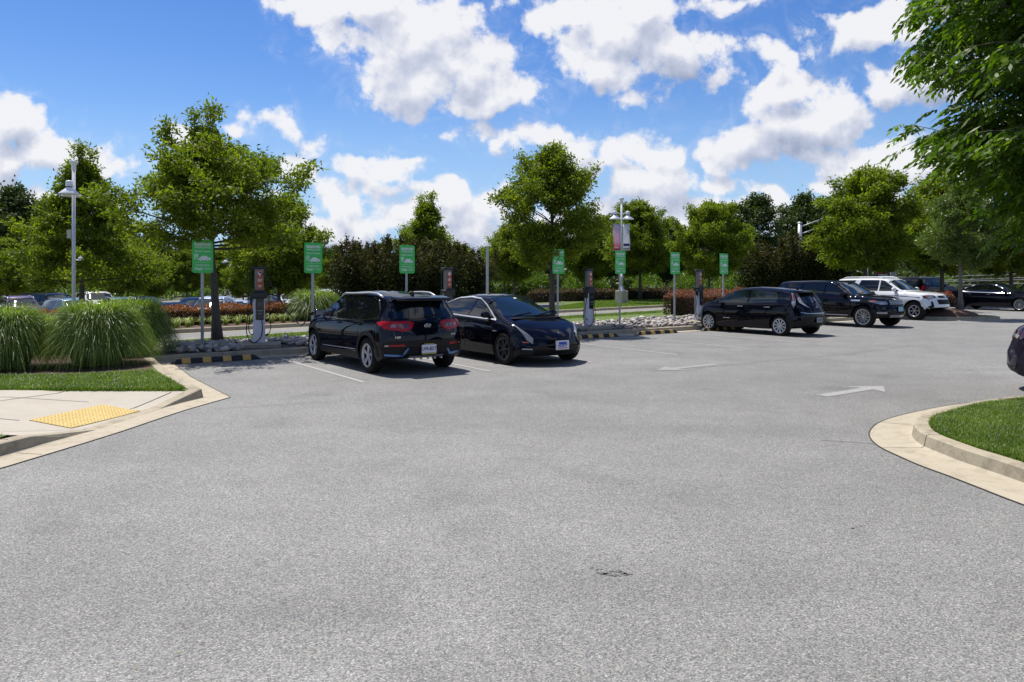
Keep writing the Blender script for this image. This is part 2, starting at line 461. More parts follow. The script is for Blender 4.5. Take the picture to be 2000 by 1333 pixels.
    ls.new(vm.outputs[0], b.inputs['Base Color'])
    b.inputs['Roughness'].default_value = .88; b.inputs['Specular IOR Level'].default_value = .3
    bp = ns.new('ShaderNodeBump'); bp.inputs['Strength'].default_value = .6; bp.inputs['Distance'].default_value = .003; bp.invert = True
    ls.new(v1.outputs['Distance'], bp.inputs['Height']); ls.new(bp.outputs[0], b.inputs['Normal'])
    return m
def concrete_mat(name, c1, c2, stain=(.25,.22,.17), s=.35):
    m = bpy.data.materials.new(name); m.use_nodes = True
    ns, ls = nt(m); b = ns['Principled BSDF']; tc = ns.new('ShaderNodeTexCoord')
    def noise(scale, det, rough=.6):
        n = ns.new('ShaderNodeTexNoise'); n.inputs['Scale'].default_value = scale; n.inputs['Detail'].default_value = det; n.inputs['Roughness'].default_value = rough
        ls.new(tc.outputs['Object'], n.inputs['Vector']); return n
    n1 = noise(1.6, 8, .7); x = ns.new('ShaderNodeMix'); x.data_type = 'RGBA'; ls.new(n1.outputs['Fac'], x.inputs[0])
    x.inputs[6].default_value = (*c1, 1); x.inputs[7].default_value = (*c2, 1)
    n2 = noise(5.0, 7, .72); r = ns.new('ShaderNodeMapRange'); r.inputs[1].default_value = .48; r.inputs[2].default_value = .72; r.inputs[4].default_value = s
    ls.new(n2.outputs['Fac'], r.inputs[0])
    y = ns.new('ShaderNodeMix'); y.data_type = 'RGBA'; ls.new(r.outputs[0], y.inputs[0]); ls.new(x.outputs[2], y.inputs[6]); y.inputs[7].default_value = (*stain, 1)
    n3 = noise(140, 3, .7); r3 = ns.new('ShaderNodeMapRange'); r3.inputs[3].default_value = .82; r3.inputs[4].default_value = 1.18; ls.new(n3.outputs['Fac'], r3.inputs[0])
    vm = ns.new('ShaderNodeVectorMath'); vm.operation = 'SCALE'; ls.new(y.outputs[2], vm.inputs[0]); ls.new(r3.outputs[0], vm.inputs['Scale'])
    ls.new(vm.outputs[0], b.inputs['Base Color']); b.inputs['Roughness'].default_value = .85; b.inputs['Specular IOR Level'].default_value = .3
    bp = ns.new('ShaderNodeBump'); bp.inputs['Strength'].default_value = .25; bp.inputs['Distance'].default_value = .004
    ls.new(n3.outputs['Fac'], bp.inputs['Height']); ls.new(bp.outputs[0], b.inputs['Normal'])
    return m
M_ASPH = asphalt_mat()
M_ASPH2 = asphalt_mat('asphalt_road', .6)
M_CONC = concrete_mat('kerb_concrete', (.27,.230,.160), (.385,.34,.257), (.12,.10,.072), .75)
M_GUT = concrete_mat('gutter_concrete', (.325,.28,.205), (.42,.37,.283), (.20,.168,.118), .6)
M_WALK = concrete_mat('sidewalk_concrete', (.34,.305,.248), (.41,.375,.313), (.28,.24,.183), .35)
M_LAWN = pmat('lawn_soil', (.050,.085,.008), .9, col2=(.095,.140,.012), vscale=9, bump=.6, bscale=50)
M_GRND = pmat('ground_grass', (.04,.06,.015), .9, col2=(.09,.11,.03), vscale=.6)
M_MULCH = pmat('mulch', (.045,.022,.016), .95, col2=(.14,.075,.055), vscale=38, bump=1.0, bscale=45)
M_SEAM = pmat('seam_dark', (.05,.045,.04), .95)
M_PAINT = pmat('road_paint', (.21,.205,.20), .85, col2=(.38,.37,.36), vscale=30)
M_ARROW = pmat('arrow_paint', (.195,.19,.185), .85, col2=(.32,.315,.30), vscale=30)

def kind(o, k='structure'): o['kind'] = k; return o
# ground sheet: a grid fine near the slope, stretching to the horizon
gx_ = [-1500,-700,-350,-200,-130] + [x for x in range(-100, 101, 4)] + [130,200,350,700,1500]
gy_ = [-600,-200,-60] + [y for y in range(-20, 121, 4)] + [150,220,400,800,1800]
V = [(x, y, gh(x, y)-.03) for y in gy_ for x in gx_]
nx = len(gx_)
Fc = [(j*nx+i, j*nx+i+1, (j+1)*nx+i+1, (j+1)*nx+i) for j in range(len(gy_)-1) for i in range(nx-1)]
kind(mobj('ground', V, Fc, M_GRND, smooth=True))
def fk(s, d=0.0): p = FK0 + FKD*s + FKN*d; return (p.x, p.y)
# car park and aisle asphalt, up to the far kerb of the ring road
kind(sheet('parking_lot_asphalt', [(-70,-30),(90,-30),(130,110),fk(110),fk(60),fk(-50),(-70,-5)], 0.0, M_ASPH))
# lower car park at the left, draped on the slope
xs = list(range(-72, 25, 3)); ys = list(range(14, 86, 3)); V = []; Fc = []; idx = {}
for j, y in enumerate(ys):
    for i, x in enumerate(xs):
        idx[(i,j)] = len(V); V.append((x, y, gh(x, y)+.012))
for j in range(len(ys)-1):
    for i in range(len(xs)-1):
        cx, cy = xs[i]+1.5, ys[j]+1.5
        d = (cx-FK0.x)*FKN.x + (cy-FK0.y)*FKN.y
        s_ = (cx-FK0.x)*FKD.x + (cy-FK0.y)*FKD.y
        if d > 8 and s_ < 30: Fc.append((idx[(i,j)], idx[(i+1,j)], idx[(i+1,j+1)], idx[(i,j+1)]))
kind(mobj('lower_parking_lot_asphalt', V, Fc, M_ASPH2, smooth=True))

# ------------------------------------------------------------- kerbs
def offset_path(path, d):
    out = []
    n = len(path)
    for i, p in enumerate(path):
        p = Vector(p[:2])
        a = (p - Vector(path[i-1][:2])).normalized() if i > 0 else None
        b = (Vector(path[i+1][:2]) - p).normalized() if i < n-1 else None
        if a is None: a = b
        if b is None: b = a
        na = Vector((a.y, -a.x)); nb = Vector((b.y, -b.x))       # right-hand normals
        m = (na+nb).normalized()
        k = 1.0/max(.45, m.dot(na))
        out.append(p + m*d*k)
    return out
def swept(name, path, prof, mat, zs=None, mats_idx=None, parent=None):
    """profile (offset to the right, z) carried along the path; zs scales z over .006"""
    cols = [offset_path(path, o) for o, z in prof]
    V = []; Fc = []
    n = len(path); k = len(prof)
    for i in range(n):
        sc = zs[i] if zs else 1.0
        for j, (o, z) in enumerate(prof):
            zz = z if z < .02 else .006 + (z-.006)*sc
            V.append((cols[j][i].x, cols[j][i].y, zz))
    for i in range(n-1):
        for j in range(k-1):
            Fc.append((i*k+j, (i+1)*k+j, (i+1)*k+j+1, i*k+j+1))
    o = mobj(name, V, Fc, mat, parent)
    bm = bmesh.new(); bm.from_mesh(o.data); fixn(bm)
    up = sum(f.normal.z for f in bm.faces)
    if up < 0: bmesh.ops.reverse_faces(bm, faces=bm.faces[:])
    bm.to_mesh(o.data); bm.free()
    if mats_idx:
        for i, p in enumerate(o.data.polygons): p.material_index = mats_idx[i % (k-1)]
    return o
def dense(path, step=.6):
    out = []
    for a, b in zip(path[:-1], path[1:]):
        a, b = Vector(a[:2]), Vector(b[:2]); n = max(1, int((b-a).length/step))
        for i in range(n): out.append(tuple(a.lerp(b, i/n)))
    out.append(tuple(path[-1][:2])); return out
KP = [(-.02, .0), (-.02, .145), (.0, .152), (.125, .152), (.148, .14), (.17, .03), (.20, .012), (.55, .006), (.55, -.02)]
KI = [0,0,0,0,0,1,1,1]
def kerb(name, path, zs=None, gut=.55, flip=False):
    prof = [(o if o < .3 else gut, z) for o, z in KP]
    if flip: path = path[::-1]
    return kind(swept(name, path, prof, [M_CONC, M_GUT], zs, KI))
def seam(name, path, off, w=.02, z=.009):
    return kind(swept(name, path, [(off-w/2, z), (off+w/2, z)], M_SEAM))
P2 = lambda v: (v.x, v.y)
C0 = row(-1.35, .85)
# front kerb of the planted median (walking with the aisle on the right-hand side)
fpath = [P2(row(28.4, .85)), P2(C0)]
fpath = dense(fpath, 3.0)
fpath = fpath[::-1]
corner = (-4.78, 11.02)
lpath = [P2(C0), (-6.2, 13.06), corner, (-4.86,10.62), (-4.95,10.15), (-5.02,9.5), (-5.08,8.8), (-5.14,8.35), (-5.22,7.85), (-5.33,7.2), (-5.6,5.9), (-6.1,4.4)]
lz = [1,1,1,.55,.06,.0,.0,.4,.92,1,1,1]
# one continuous kerb: front line then the island side; both keep the asphalt on the right when walked from right to left
whole = fpath[::-1] + lpath[1:]
wz = [1]*len(fpath) + lz[1:]
kerb('kerb', [tuple(p) for p in whole[::-1]], wz[::-1], .55) if False else None
def outward(path, ref):
    """returns path oriented so that its right-hand side faces the reference point"""
    a, b = Vector(path[0]), Vector(path[1]); d = (b-a).normalized(); n = Vector((d.y, -d.x))
    return path if (Vector(ref)-a).dot(n) > 0 else path[::-1]
wp = [tuple(p) for p in whole]
a, b = Vector(wp[0]), Vector(wp[1]); d_ = (b-a).normalized()
if (Vector((0,0))-a).dot(Vector((d_.y, -d_.x))) < 0:
    wp = wp[::-1]; wz = wz[::-1]
kerb('kerb', wp, wz, .52)
seam('asphalt_joint', wp, .525, .014)
# back edge strip of the gravel bed, near kerb of the ring road
near_edge = [(-17.5, 9.6), (-12.9, 14.8), (-8.9, 19.3), (-6.36, 22.4), (1.94, 31.2), (7.5, 36.7), (20, 49.5), (34, 63.8)]
kerb('kerb', outward(near_edge, (-12, 30)), None, .35)
far_edge = [fk(s_) for s_ in (-40, -20, 0, 10, 20, 35, 60, 80)]
kerb('kerb', outward(far_edge, (0, 0)), None, .35)
# ------------------------------------------------------------- raised ground of the median
med = [(-40, 10.9), (-4.95, 10.9), corner, P2(C0)] + [P2(row(t_, .86)) for t_ in (5, 12, 20, 28.4)] + [(22,40)] + [(34, 63.8), (20, 49.5), (7.5, 36.7), (1.94, 31.2), (-6.36, 22.4), (-8.9, 19.3), (-12.9, 14.8), (-17.5, 9.6), (-40,-6)]
med = [(-17, 10.9)] + med[1:-2]
kind(sheet('verge_ground', med, .135, M_LAWN))
far_verge = [fk(s_) for s_ in (-30, 90)] + [fk(90, 9.5), fk(30, 9.5), fk(22, 2.4), fk(-30, 2.4)]
kind(sheet('far_verge_ground', far_verge, .135, M_LAWN))
# small island with a tree at the right end of the stalls
isl = [(16.1, 34.9), (16.75,31.6), (17.2,30.9), (17.9,30.62), (19.6,30.72), (20.15,30.95), (20.35,31.5), (19.9,32.6), (18.6,35.6)]
kind(sheet('island_ground', isl, .135, M_LAWN))
kerb('kerb', outward(isl, (10, 25)), None, .35)
# mulch
mul = [(-16.5, 12.35), (-8.8,12.35), (-6.9,12.75), (-6.35,13.15), (-7.66,15.45), P2(row(-.6, .84)), P2(row(-.4, -1.1)), (-10.2, 17.6), (-14.6, 12.6)]
kind(sheet('mulch_bed', mul, .145, M_MULCH))
bm = bmesh.new()
r_ = bmesh.ops.create_uvsphere(bm, u_segments=24, v_segments=10, radius=1.0)
bmesh.ops.transform(bm, matrix=Matrix.Translation((18.55, 31.75, .10)) @ Matrix.Diagonal((1.35, 1.0, .34, 1)), verts=bm.verts[:])
kind(bobj('mulch_mound', bm, M_MULCH, smooth=True))
# far planting bed beyond the ring road, left
kind(sheet('far_mulch_bed', [fk(-14,.2), fk(9,.2), fk(9,3.0), fk(-14,3.0)], .142, M_MULCH))
# ------------------------------------------------------------- sidewalk with ramp
KZ = [(7.2,.152),(7.85,.140),(8.35,.064),(8.8,.006),(9.5,.006),(10.15,.015),(10.62,.086),(11.02,.152)]
def walk_z(x, y):
    yy = [p[0] for p in KZ]; kz = float(np.interp(y, yy, [p[1] for p in KZ]))
    r3 = max(0.0, min(1.0, (-5.05-x)/1.9))
    return max(kz, .006+.144*r3**1.1) - .001
def xk(y):
    pts = [(10.9,-4.80),(10.62,-4.86),(10.15,-4.95),(9.5,-5.02),(8.8,-5.08),(8.35,-5.14),(7.88,-5.215)]
    for (y1,x1),(y0,x0) in zip(pts[:-1], pts[1:]):
        if y0 <= y <= y1: return x0 + (x1-x0)*(y-y0)/(y1-y0)
    return pts[-1][1] if y < 8 else pts[0][1]
ysw = [7.88 + 3.02*i/24 for i in range(25)]
ss = [0,.15,.3,.5,.7,.9,1.1,1.3,1.5,1.7,1.9,2.1,2.5,3.5,6,12]
V = [(xk(y)-s_, y, walk_z(xk(y)-s_, y)) for y in ysw for s_ in ss]
k_ = len(ss)
Fc = [(j*k_+i, (j+1)*k_+i, (j+1)*k_+i+1, j*k_+i+1) for j in range(24) for i in range(k_-1)]
kind(mobj('sidewalk', V, [f[::-1] for f in Fc], M_WALK, smooth=True))
def walk_strip(bm, a, b, w=.014):
    a, b = Vector(a), Vector(b); d = (b-a).normalized(); n = Vector((d.y, -d.x))*w/2
    k = max(2, int((b-a).length/.15)); prev = None
    for i in range(k+1):
        p = a.lerp(b, i/k); q = []
        for s_ in (-1, 1):
            c = p + n*s_; q.append(bm.verts.new((c.x, c.y, walk_z(c.x, c.y)+.005)))
        if prev: bm.faces.new((prev[0], prev[1], q[1], q[0]))
        prev = q
bm = bmesh.new()
walk_strip(bm, (-7.6,8.0), (-6.55,10.9)); walk_strip(bm, (-5.22,9.95), (-4.98,10.85)); walk_strip(bm, (-9.4,8.0), (-8.4,10.9)); walk_strip(bm, (-16,9.5), (-5.9,10.35)); walk_strip(bm, (-5.09,8.7), (-6.6,8.02))
walk_strip(bm, (-5.97,9.0), (-16, 9.3))
kind(bobj('sidewalk_joints', bm, M_SEAM))
kind(sheet('corner_lawn_ground', [(-5.35,7.9), (-17,7.9), (-17,3), (-6.6,3), (-6.1,4.4), (-5.6,5.9), (-5.36,7.2)], .135, M_LAWN))
# tactile pad with truncated domes
M_TACT = pmat('tactile_yellow', (.42,.29,.075), .7, col2=(.50,.37,.125), vscale=6)
c4 = [gp(201.5,793.6,.03), gp(274,801,.03), gp(139.5,835,.03), gp(57,827,.03)]
c4 = [Vector((p.x, p.y)) for p in c4]
tp = empty('tactile_paving', (*((c4[0]+c4[2])/2), 0), 0, 'yellow tactile paving mat with raised dots on the concrete kerb ramp', 'tactile paving')
org = Vector(((c4[0]+c4[2])/2).to_tuple() + (0,))
def tq(u, v): return c4[0].lerp(c4[1], u).lerp(c4[3].lerp(c4[2], u), v)
bm = bmesh.new(); G_ = {}
for j in range(13):
    for i in range(9):
        p = tq(i/8, j/12); G_[(i,j)] = bm.verts.new((p.x-org.x, p.y-org.y, walk_z(p.x, p.y)+.010))
for j in range(12):
    for i in range(8): bm.faces.new((G_[(i,j)], G_[(i,j+1)], G_[(i+1,j+1)], G_[(i+1,j)]))
ext = bmesh.ops.extrude_face_region(bm, geom=bm.faces[:])
for v in ext['geom']:
    if isinstance(v, bmesh.types.BMVert): v.co.z -= .012
fixn(bm); bobj('mat', bm, M_TACT, tp)
bm = bmesh.new()
for j in range(22):
    for i in range(11):
        p = tq((i+.5)/11, (j+.5)/22); z = walk_z(p.x, p.y)+.009
        add_lathe(bm, [(.014,z),(.012,z+.005),(.008,z+.0065),(0.0005,z+.0065)], 7, (p.x-org.x, p.y-org.y, 0))
fixn(bm); tag(bobj('raised_dots', bm, M_TACT, tp), kind='stuff')

# ------------------------------------------------------------- foreground island at the right
topo = [gp(x, y, .15) for x, y in ((1999,913.6),(1942,895),(1885,878),(1842,862),(1805,848),(1787,834),(1787,822),(1800,809.5),(1842,797),(1913.6,782),(1999,772.5))]
topo = [Vector((4.70,5.2,0)), Vector((4.52,5.9,0))] + topo + [Vector((8.3,10.85,0)), Vector((9.2,11.0,0))]
topo = [Vector((6.2,3.6,0)), Vector((5.15,4.4,0))] + topo
# smooth the outline
def chaikin(p, n=2):
    for _ in range(n):
        q = [p[0]]
        for a, b in zip(p[:-1], p[1:]): q += [a.lerp(b, .25), a.lerp(b, .75)]
        q.append(p[-1]); p = q
    return p
topo = chaikin(topo, 2)
tp2 = [(p.x, p.y) for p in topo]
inner = [(v.x, v.y) for v in offset_path(tp2, .14)]
if inner[10][0] < tp2[10][0]: inner = [(v.x, v.y) for v in offset_path(tp2, -.14)]
ipath = inner
a, b = Vector(ipath[0]), Vector(ipath[1]); d_ = (b-a).normalized()
# the right-hand side must look away from the lawn centre
mid = len(ipath)//2
a, b = Vector(ipath[mid]), Vector(ipath[mid+1]); d_ = (b-a).normalized()
if (Vector((8,7))-a).dot(Vector((d_.y, -d_.x))) > 0: ipath = ipath[::-1]
kerb('kerb', ipath, None, .60)
seam('asphalt_joint', ipath, .606, .016)
ISL2 = [Vector(p) for p in ipath]
rl = [tuple(p) for p in inner] + [(12.5, 6.0), (9.0, 3.0)]
kind(sheet('island_lawn_ground', rl, .135, M_LAWN))
RIGHT_LAWN = rl

# ------------------------------------------------------------- painted markings
def mark(poly, name, mat=M_PAINT): return kind(sheet(name, poly, .005, mat))
for k in range(-0, 9):
    t_ = 1.295 + PITCH*k
    a, b = row(t_-.05, 1.5), row(t_+.05, 6.1)
    mark([P2(row(t_-.04,1.5)), P2(row(t_+.04,1.5)), P2(row(t_+.04,6.1)), P2(row(t_-.04,6.1))], 'stall_line')
for k in range(0, 6):      # opposite row, beyond the camera's right
    t_ = 14 + PITCH*k
def arrow(tip, d, n_):
    tip = Vector(tip); d = Vector(d).normalized(); n = Vector((-d.y, d.x))
    L, hl, hw, sw = 1.75, .62, .36, .10
    pts = [tip, tip-d*hl+n*hw, tip-d*(hl-.12)+n*sw, tip-d*L+n*sw, tip-d*L-n*sw, tip-d*(hl-.12)-n*sw, tip-d*hl-n*hw]
    mark([(p.x, p.y) for p in pts], n_, M_ARROW)
arrow((6.15,12.28), (U.x, U.y), 'lane_arrow')
M_ARROW = pmat('arrow_paint_worn', (.185,.18,.176), .85, col2=(.265,.26,.25), vscale=30)
arrow((2.80,14.35), (-U.x, -U.y), 'lane_arrow')
# hairline cracks
def crack(pts, w=.012):
    pts = [Vector(p) for p in pts]; out = []
    r_ = random.Random(int(pts[0].x*100))
    for a, b in zip(pts[:-1], pts[1:]):
        n = max(2, int((b-a).length/.12))
        for i in range(n):
            q = a.lerp(b, i/n); out.append((q.x+r_.uniform(-.02,.02), q.y+r_.uniform(-.02,.02)))
    out.append((pts[-1].x, pts[-1].y))
    kind(swept('asphalt_crack', out, [(-w/2,.004),(w/2,.004)], M_SEAM))
crack([P2(gp(1606,861)), P2(gp(1660,864)), P2(gp(1722,869))], .010)
crack([P2(gp(1360,720)), P2(gp(1500,706)), P2(gp(1640,694)), P2(gp(1780,676))], .012)
crack([P2(gp(420,800)), P2(gp(560,790)), P2(gp(640,786))], .008)

# expansion joints sawn across the kerbs
def kerb_joint(p, d, zk=1.0, gut=.52):
    """thin dark line over the kerb at p; d points from the lawn to the asphalt"""
    p = Vector((p[0], p[1])); d = Vector((d[0], d[1])).normalized(); t = Vector((-d.y, d.x))*.004
    V = []; 
    for o, z in ((-.015,.14),(-.002,.155),(.125,.155),(.150,.143),(.173,.033),(.20,.0145),(gut,.0085)):
        zz = z if z < .02 else .006+(z-.006)*zk
        c = p + d*o; V += [(c.x-t.x, c.y-t.y, zz), (c.x+t.x, c.y+t.y, zz)]
    kind(mobj('kerb_joint', V, [(2*i, 2*i+1, 2*i+3, 2*i+2) for i in range(6)], M_SEAM))
for t_ in (1.2, 4.3, 7.4, 10.6, 13.7, 16.8, 19.9, 23.0): kerb_joint(P2(row(t_, .85)), (N.x, N.y))
kerb_joint((-5.30, 7.62), (.99,-.12), .97); kerb_joint((-5.85, 12.55), (U.x, U.y))
for i in (10, 22, 34):
    if i+1 < len(ipath):
        a, b = Vector(ipath[i]), Vector(ipath[i+1]); d_ = (b-a).normalized(); kerb_joint(ipath[i], (d_.y, -d_.x), 1, .60)

# a few dry leaves and twigs blown onto the asphalt
_q = []; _t = []
_r = random.Random(41)
for px, py in ((265,1303),(348,1276),(135,1037),(1672,1030),(1560,925),(300,745),(402,723),(1745,905)):
    c = gp(px, py, .012); a = _r.uniform(0,6.28); L = _r.uniform(.012,.026); W = L*_r.uniform(.12,.35)
    d = Vector((math.cos(a), math.sin(a), 0)); n = Vector((-d.y, d.x, 0))
    _q += [c-d*L, c-n*W+Vector((0,0,.004)), c+d*L+Vector((0,0,.006)), c+n*W]; _t.append(_r.random())
_lm = bpy.data.materials.new('dry_leaf'); _lm.use_nodes = True
_a = _lm.node_tree.nodes.new('ShaderNodeAttribute'); _a.attribute_name = 'tint'; _c = _lm.node_tree.nodes.new('ShaderNodeValToRGB')
_c.color_ramp.elements[0].color = (.03,.022,.014,1); _c.color_ramp.elements[1].color = (.28,.24,.05,1)
_lm.node_tree.links.new(_a.outputs['Fac'], _c.inputs[0]); _lm.node_tree.links.new(_c.outputs[0], _lm.node_tree.nodes['Principled BSDF'].inputs['Base Color'])
tag(quads_obj('leaf_litter', np.array([tuple(v) for v in _q]), _lm, tint=_t), 'dry leaves and twigs scattered on the asphalt', 'litter', kind='stuff')

# old oil drips and scuffs in the bays and along the lane
_bm = bmesh.new(); _r = random.Random(8)
def _stain(c, rx, ry, a):
    n = 14; vs = []
    for k in range(n):
        t = 2*math.pi*k/n; q = _r.uniform(.65,1.15); x, y = rx*q*math.cos(t), ry*q*math.sin(t)
        vs.append(_bm.verts.new((c.x+x*math.cos(a)-y*math.sin(a), c.y+x*math.sin(a)+y*math.cos(a), .0032)))
    _bm.faces.new(vs)
for px, py, rx, ry in ((1190,1118,.10,.016),(1215,1122,.05,.02),(1160,1112,.03,.01),(1672,1030,.018,.012),(1055,766,.02,.05),(402,722,.03,.02),(1204,665,.03,.05)):
    for k in range(3):
        c = gp(px+_r.uniform(-14,14), py+_r.uniform(-4,4)); _stain(c, rx*_r.uniform(.4,1), ry*_r.uniform(.5,1), _r.uniform(0,3))
kind(bobj('asphalt_stain', _bm, pmat('oil_stain', (.07,.067,.064), .7, col2=(.15,.146,.14), vscale=70)))
# ------------------------------------------------------------- foliage
NR = np.random.default_rng(11)
def unit(a): return a/np.maximum(1e-9, np.linalg.norm(a, axis=-1, keepdims=True))
def leaf_quads(P, D, L, W, up=.35, rng=NR, fold=0.0):
    """rhombic leaves at P pointing along D, length L, width W"""
    n = len(P)
    D = unit(D); r = unit(rng.normal(size=(n,3)) + np.array([0,0,0]))
    Nn = unit(np.cross(D, r) + np.array([0,0,up])*np.sign(rng.random((n,1))-.12))
    Sd = unit(np.cross(D, Nn))
    L = (L*rng.uniform(.7, 1.25, (n,1))); W = (W*rng.uniform(.75, 1.2, (n,1)))
    a = P; c = P + D*L; m = P + D*L*.45
    q = np.stack([a, m + Sd*W*.5, c, m - Sd*W*.5], 1)
    return q.reshape(-1,3)
def tube_pts(bm, pts, r0, r1, seg=6):
    n = len(pts)
    add_tube(bm, pts, [r0+(r1-r0)*i/(n-1) for i in range(n)], seg, cap=True)
def make_tree(seed, H_, cb, Rm, prof, nb=34, twigs=7, per=10, L=.11, W=.05, tr=.09, e0=8, e1=62, sig=.10, lean=(0,0), droop=.0, spikes=2, tw=.40, clump=1.0, updir=.0, wood_seg=6):
    """returns (bmesh of wood, leaf corner array, leaf tints); base of trunk at the origin"""
    rg = np.random.default_rng(seed); rr = random.Random(seed)
    bm = bmesh.new()
    k = 9; tp_ = []
    for i in range(k):
        f = i/(k-1)
        tp_.append(Vector((lean[0]*f + rr.uniform(-.02,.02)*H_*.15*f, lean[1]*f + rr.uniform(-.02,.02)*H_*.15*f, H_*.97*f)))
    rads = [tr*(1.35 if i == 0 else 1)*(1-.93*(i/(k-1))**.85)+.006 for i in range(k)]
    add_tube(bm, tp_, rads, 10)
    def trunk_at(z):
        f = max(0, min(.999, z/(H_*.97)))*(k-1); i = int(f); return tp_[i].lerp(tp_[i+1], f-i)
    LP, LD, LT = [], [], []
    def clusters(pts, n, base_t, s):
        for j in range(n):
            f = rr.uniform(.15, 1.0)**.8*(len(pts)-1); i = min(int(f), len(pts)-2)
            p = pts[i].lerp(pts[i+1], f-i)
            m = max(2, int(per*rr.uniform(.6,1.4)))
            q = rg.normal(size=(m,3))*s*np.array([1,1,.75]) + np.array(p)
            dd = rg.normal(size=(m,3)) + np.array([0,0,updir-droop]) + unit(np.array([[p.x, p.y, .001]]))*.6
            LP.append(q); LD.append(dd)
            LT.append(np.clip(base_t + rg.normal(size=m)*.13 + rr.uniform(-.07,.07), 0, 1))
    for i in range(nb + spikes):
        sp = i >= nb
        f = (i+.5)/nb if not sp else rr.uniform(.78,.95)
        f = max(0, min(1, f + rr.uniform(-.03,.03)))
        z0 = cb + (H_*.90-cb)*f*.93
        az = i*2.39996 + rr.uniform(-.4,.4)
        ln = Rm*prof(f)*rr.uniform(.62,1.22)
        e = R(e0 + (e1-e0)*f**1.2 + rr.uniform(-8,8))
        if sp: e = R(74); ln = Rm*rr.uniform(.35,.62)
        d = Vector((math.cos(az)*math.cos(e), math.sin(az)*math.cos(e), math.sin(e)))
        p0 = trunk_at(z0); pts = [p0]
        for j in range(1, 6):
            d2 = d + Vector((rr.uniform(-.12,.12), rr.uniform(-.12,.12), rr.uniform(-.05,.16) + .05*j*(0 if droop else 1) - droop*.10*j))
            pts.append(pts[-1] + d2.normalized()*ln/5)
        tube_pts(bm, pts, max(.008, tr*.30*(1-.6*f)), .004, wood_seg-1)
        bt = .5 + rr.uniform(-.13,.13)
        nt_ = twigs if not sp else max(2, twigs//2)
        for j in range(nt_):
            s = rr.uniform(.22, .98); fi = s*5; ii = min(4, int(fi)); q0 = pts[ii].lerp(pts[ii+1], fi-ii)
            sgn = 1 if j % 2 else -1
            a2 = az + sgn*rr.uniform(.4,1.35); e2 = e + rr.uniform(-.45,.5)
            l2 = ln*tw*(1.15-.6*s)*rr.uniform(.6,1.3)
            dd = Vector((math.cos(a2)*math.cos(e2), math.sin(a2)*math.cos(e2), math.sin(e2)))
            tps = [q0]
            for _ in range(3): tps.append(tps[-1] + (dd + Vector((rr.uniform(-.25,.25), rr.uniform(-.25,.25), rr.uniform(-.2,.25)-droop*.3))).normalized()*l2/3)
            tube_pts(bm, tps, .006, .002, 3)
            clusters(tps, max(2, int(7*clump*l2/ (Rm*.3)+2)), bt, sig)
        clusters(pts[2:], 4, bt, sig)
    clusters(tp_[-2:], 4, .55, sig)
    P = np.concatenate(LP); D = np.concatenate(LD); T = np.concatenate(LT)
    return bm, leaf_quads(P, D, L, W, rng=rg), T
M_BARK = pmat('bark', (.055,.045,.037), .95, col2=(.13,.11,.09), vscale=22, bump=.9, bscale=60)
M_BARKL = pmat('bark_pale', (.10,.09,.08), .95, col2=(.20,.18,.16), vscale=22, bump=.9, bscale=60)
M_OAK = leafmat('oak_leaves', (.042,.064,.005), (.118,.156,.011), (.28,.30,.028), .42, .58, .25)
M_OAK2 = leafmat('oak_leaves_yellow', (.052,.076,.006), (.130,.170,.012), (.28,.30,.030), .44, .58, .25)
M_WOOD = leafmat('woodland_leaves', (.018,.032,.005), (.042,.064,.009), (.100,.128,.018), .25, .55)
M_SYC = leafmat('broad_leaves', (.040,.068,.010), (.085,.125,.018), (.17,.21,.035), .36, .42)
M_FORE = leafmat('narrow_leaves', (.026,.060,.004), (.070,.128,.008), (.19,.26,.018), .42, .50, .35)
M_CRAPE = leafmat('crape_myrtle_leaves', (.014,.022,.005), (.038,.044,.009), (.12,.062,.018), .25, .65, .2)
M_HEDGE = leafmat('barberry_leaves', (.034,.026,.010), (.13,.050,.014), (.40,.12,.025), .25, .6)
M_HEDGR = leafmat('red_hedge_leaves', (.034,.026,.012), (.10,.040,.022), (.36,.12,.085), .25, .6)
M_HEDGB = leafmat('brown_hedge_leaves', (.024,.018,.006), (.050,.036,.010), (.13,.070,.022), .2, .6)
M_REED = leafmat('fountain_grass', (.038,.075,.006), (.130,.200,.018), (.38,.42,.12), .42, .40)
M_BLADE = leafmat('lawn_blades', (.040,.075,.004), (.090,.150,.007), (.22,.26,.040), .38, .5)
M_LIRI = leafmat('liriope_leaves', (.04,.07,.01), (.16,.21,.035), (.55,.55,.22), .3, .5)
M_SHRUB = leafmat('shrub_leaves', (.045,.080,.008), (.095,.150,.016), (.18,.25,.030), .36, .45)

PROTO = {}
def proto(key, **kw):
    bm, q, t_ = make_tree(**kw)
    PROTO[key] = (bm, q, t_)
def put_tree(key, loc, label, sc=1.0, rz=0.0, leaf=M_OAK, bark=M_BARK, group=None, name='tree', sxy=None):
    """a thing: trunk mesh and crown mesh; repeats of a kind share their mesh data"""
    t_ = empty(name, loc, rz, label, 'tree', group)
    t_.scale = ((sxy or sc), (sxy or sc), sc)
    ck = key + leaf.name
    if ck not in MESHES:
        bm, q, tn = PROTO[key]
        b2 = bm.copy(); tr = bobj('trunk', b2, bark, t_, smooth=True)
        cr = quads_obj('crown', q, leaf, t_, tint=tn)
        MESHES[ck] = (tr.data, cr.data)
    else:
        for nm, me in zip(('trunk', 'crown'), MESHES[ck]): link(bpy.data.objects.new(nm, me), t_)
    return t_
MESHES = {}
oakp = lambda f: (.80+.45*f if f < .25 else (.95 - .05*f if f < .4 else 1.05*(1-f)**.72*1.28))
def oak_round(f): return max(.22, math.sin(math.pi*min(1, .22+.80*f))**.75)
def pin(f): return max(.10, 1.0-.88*f)
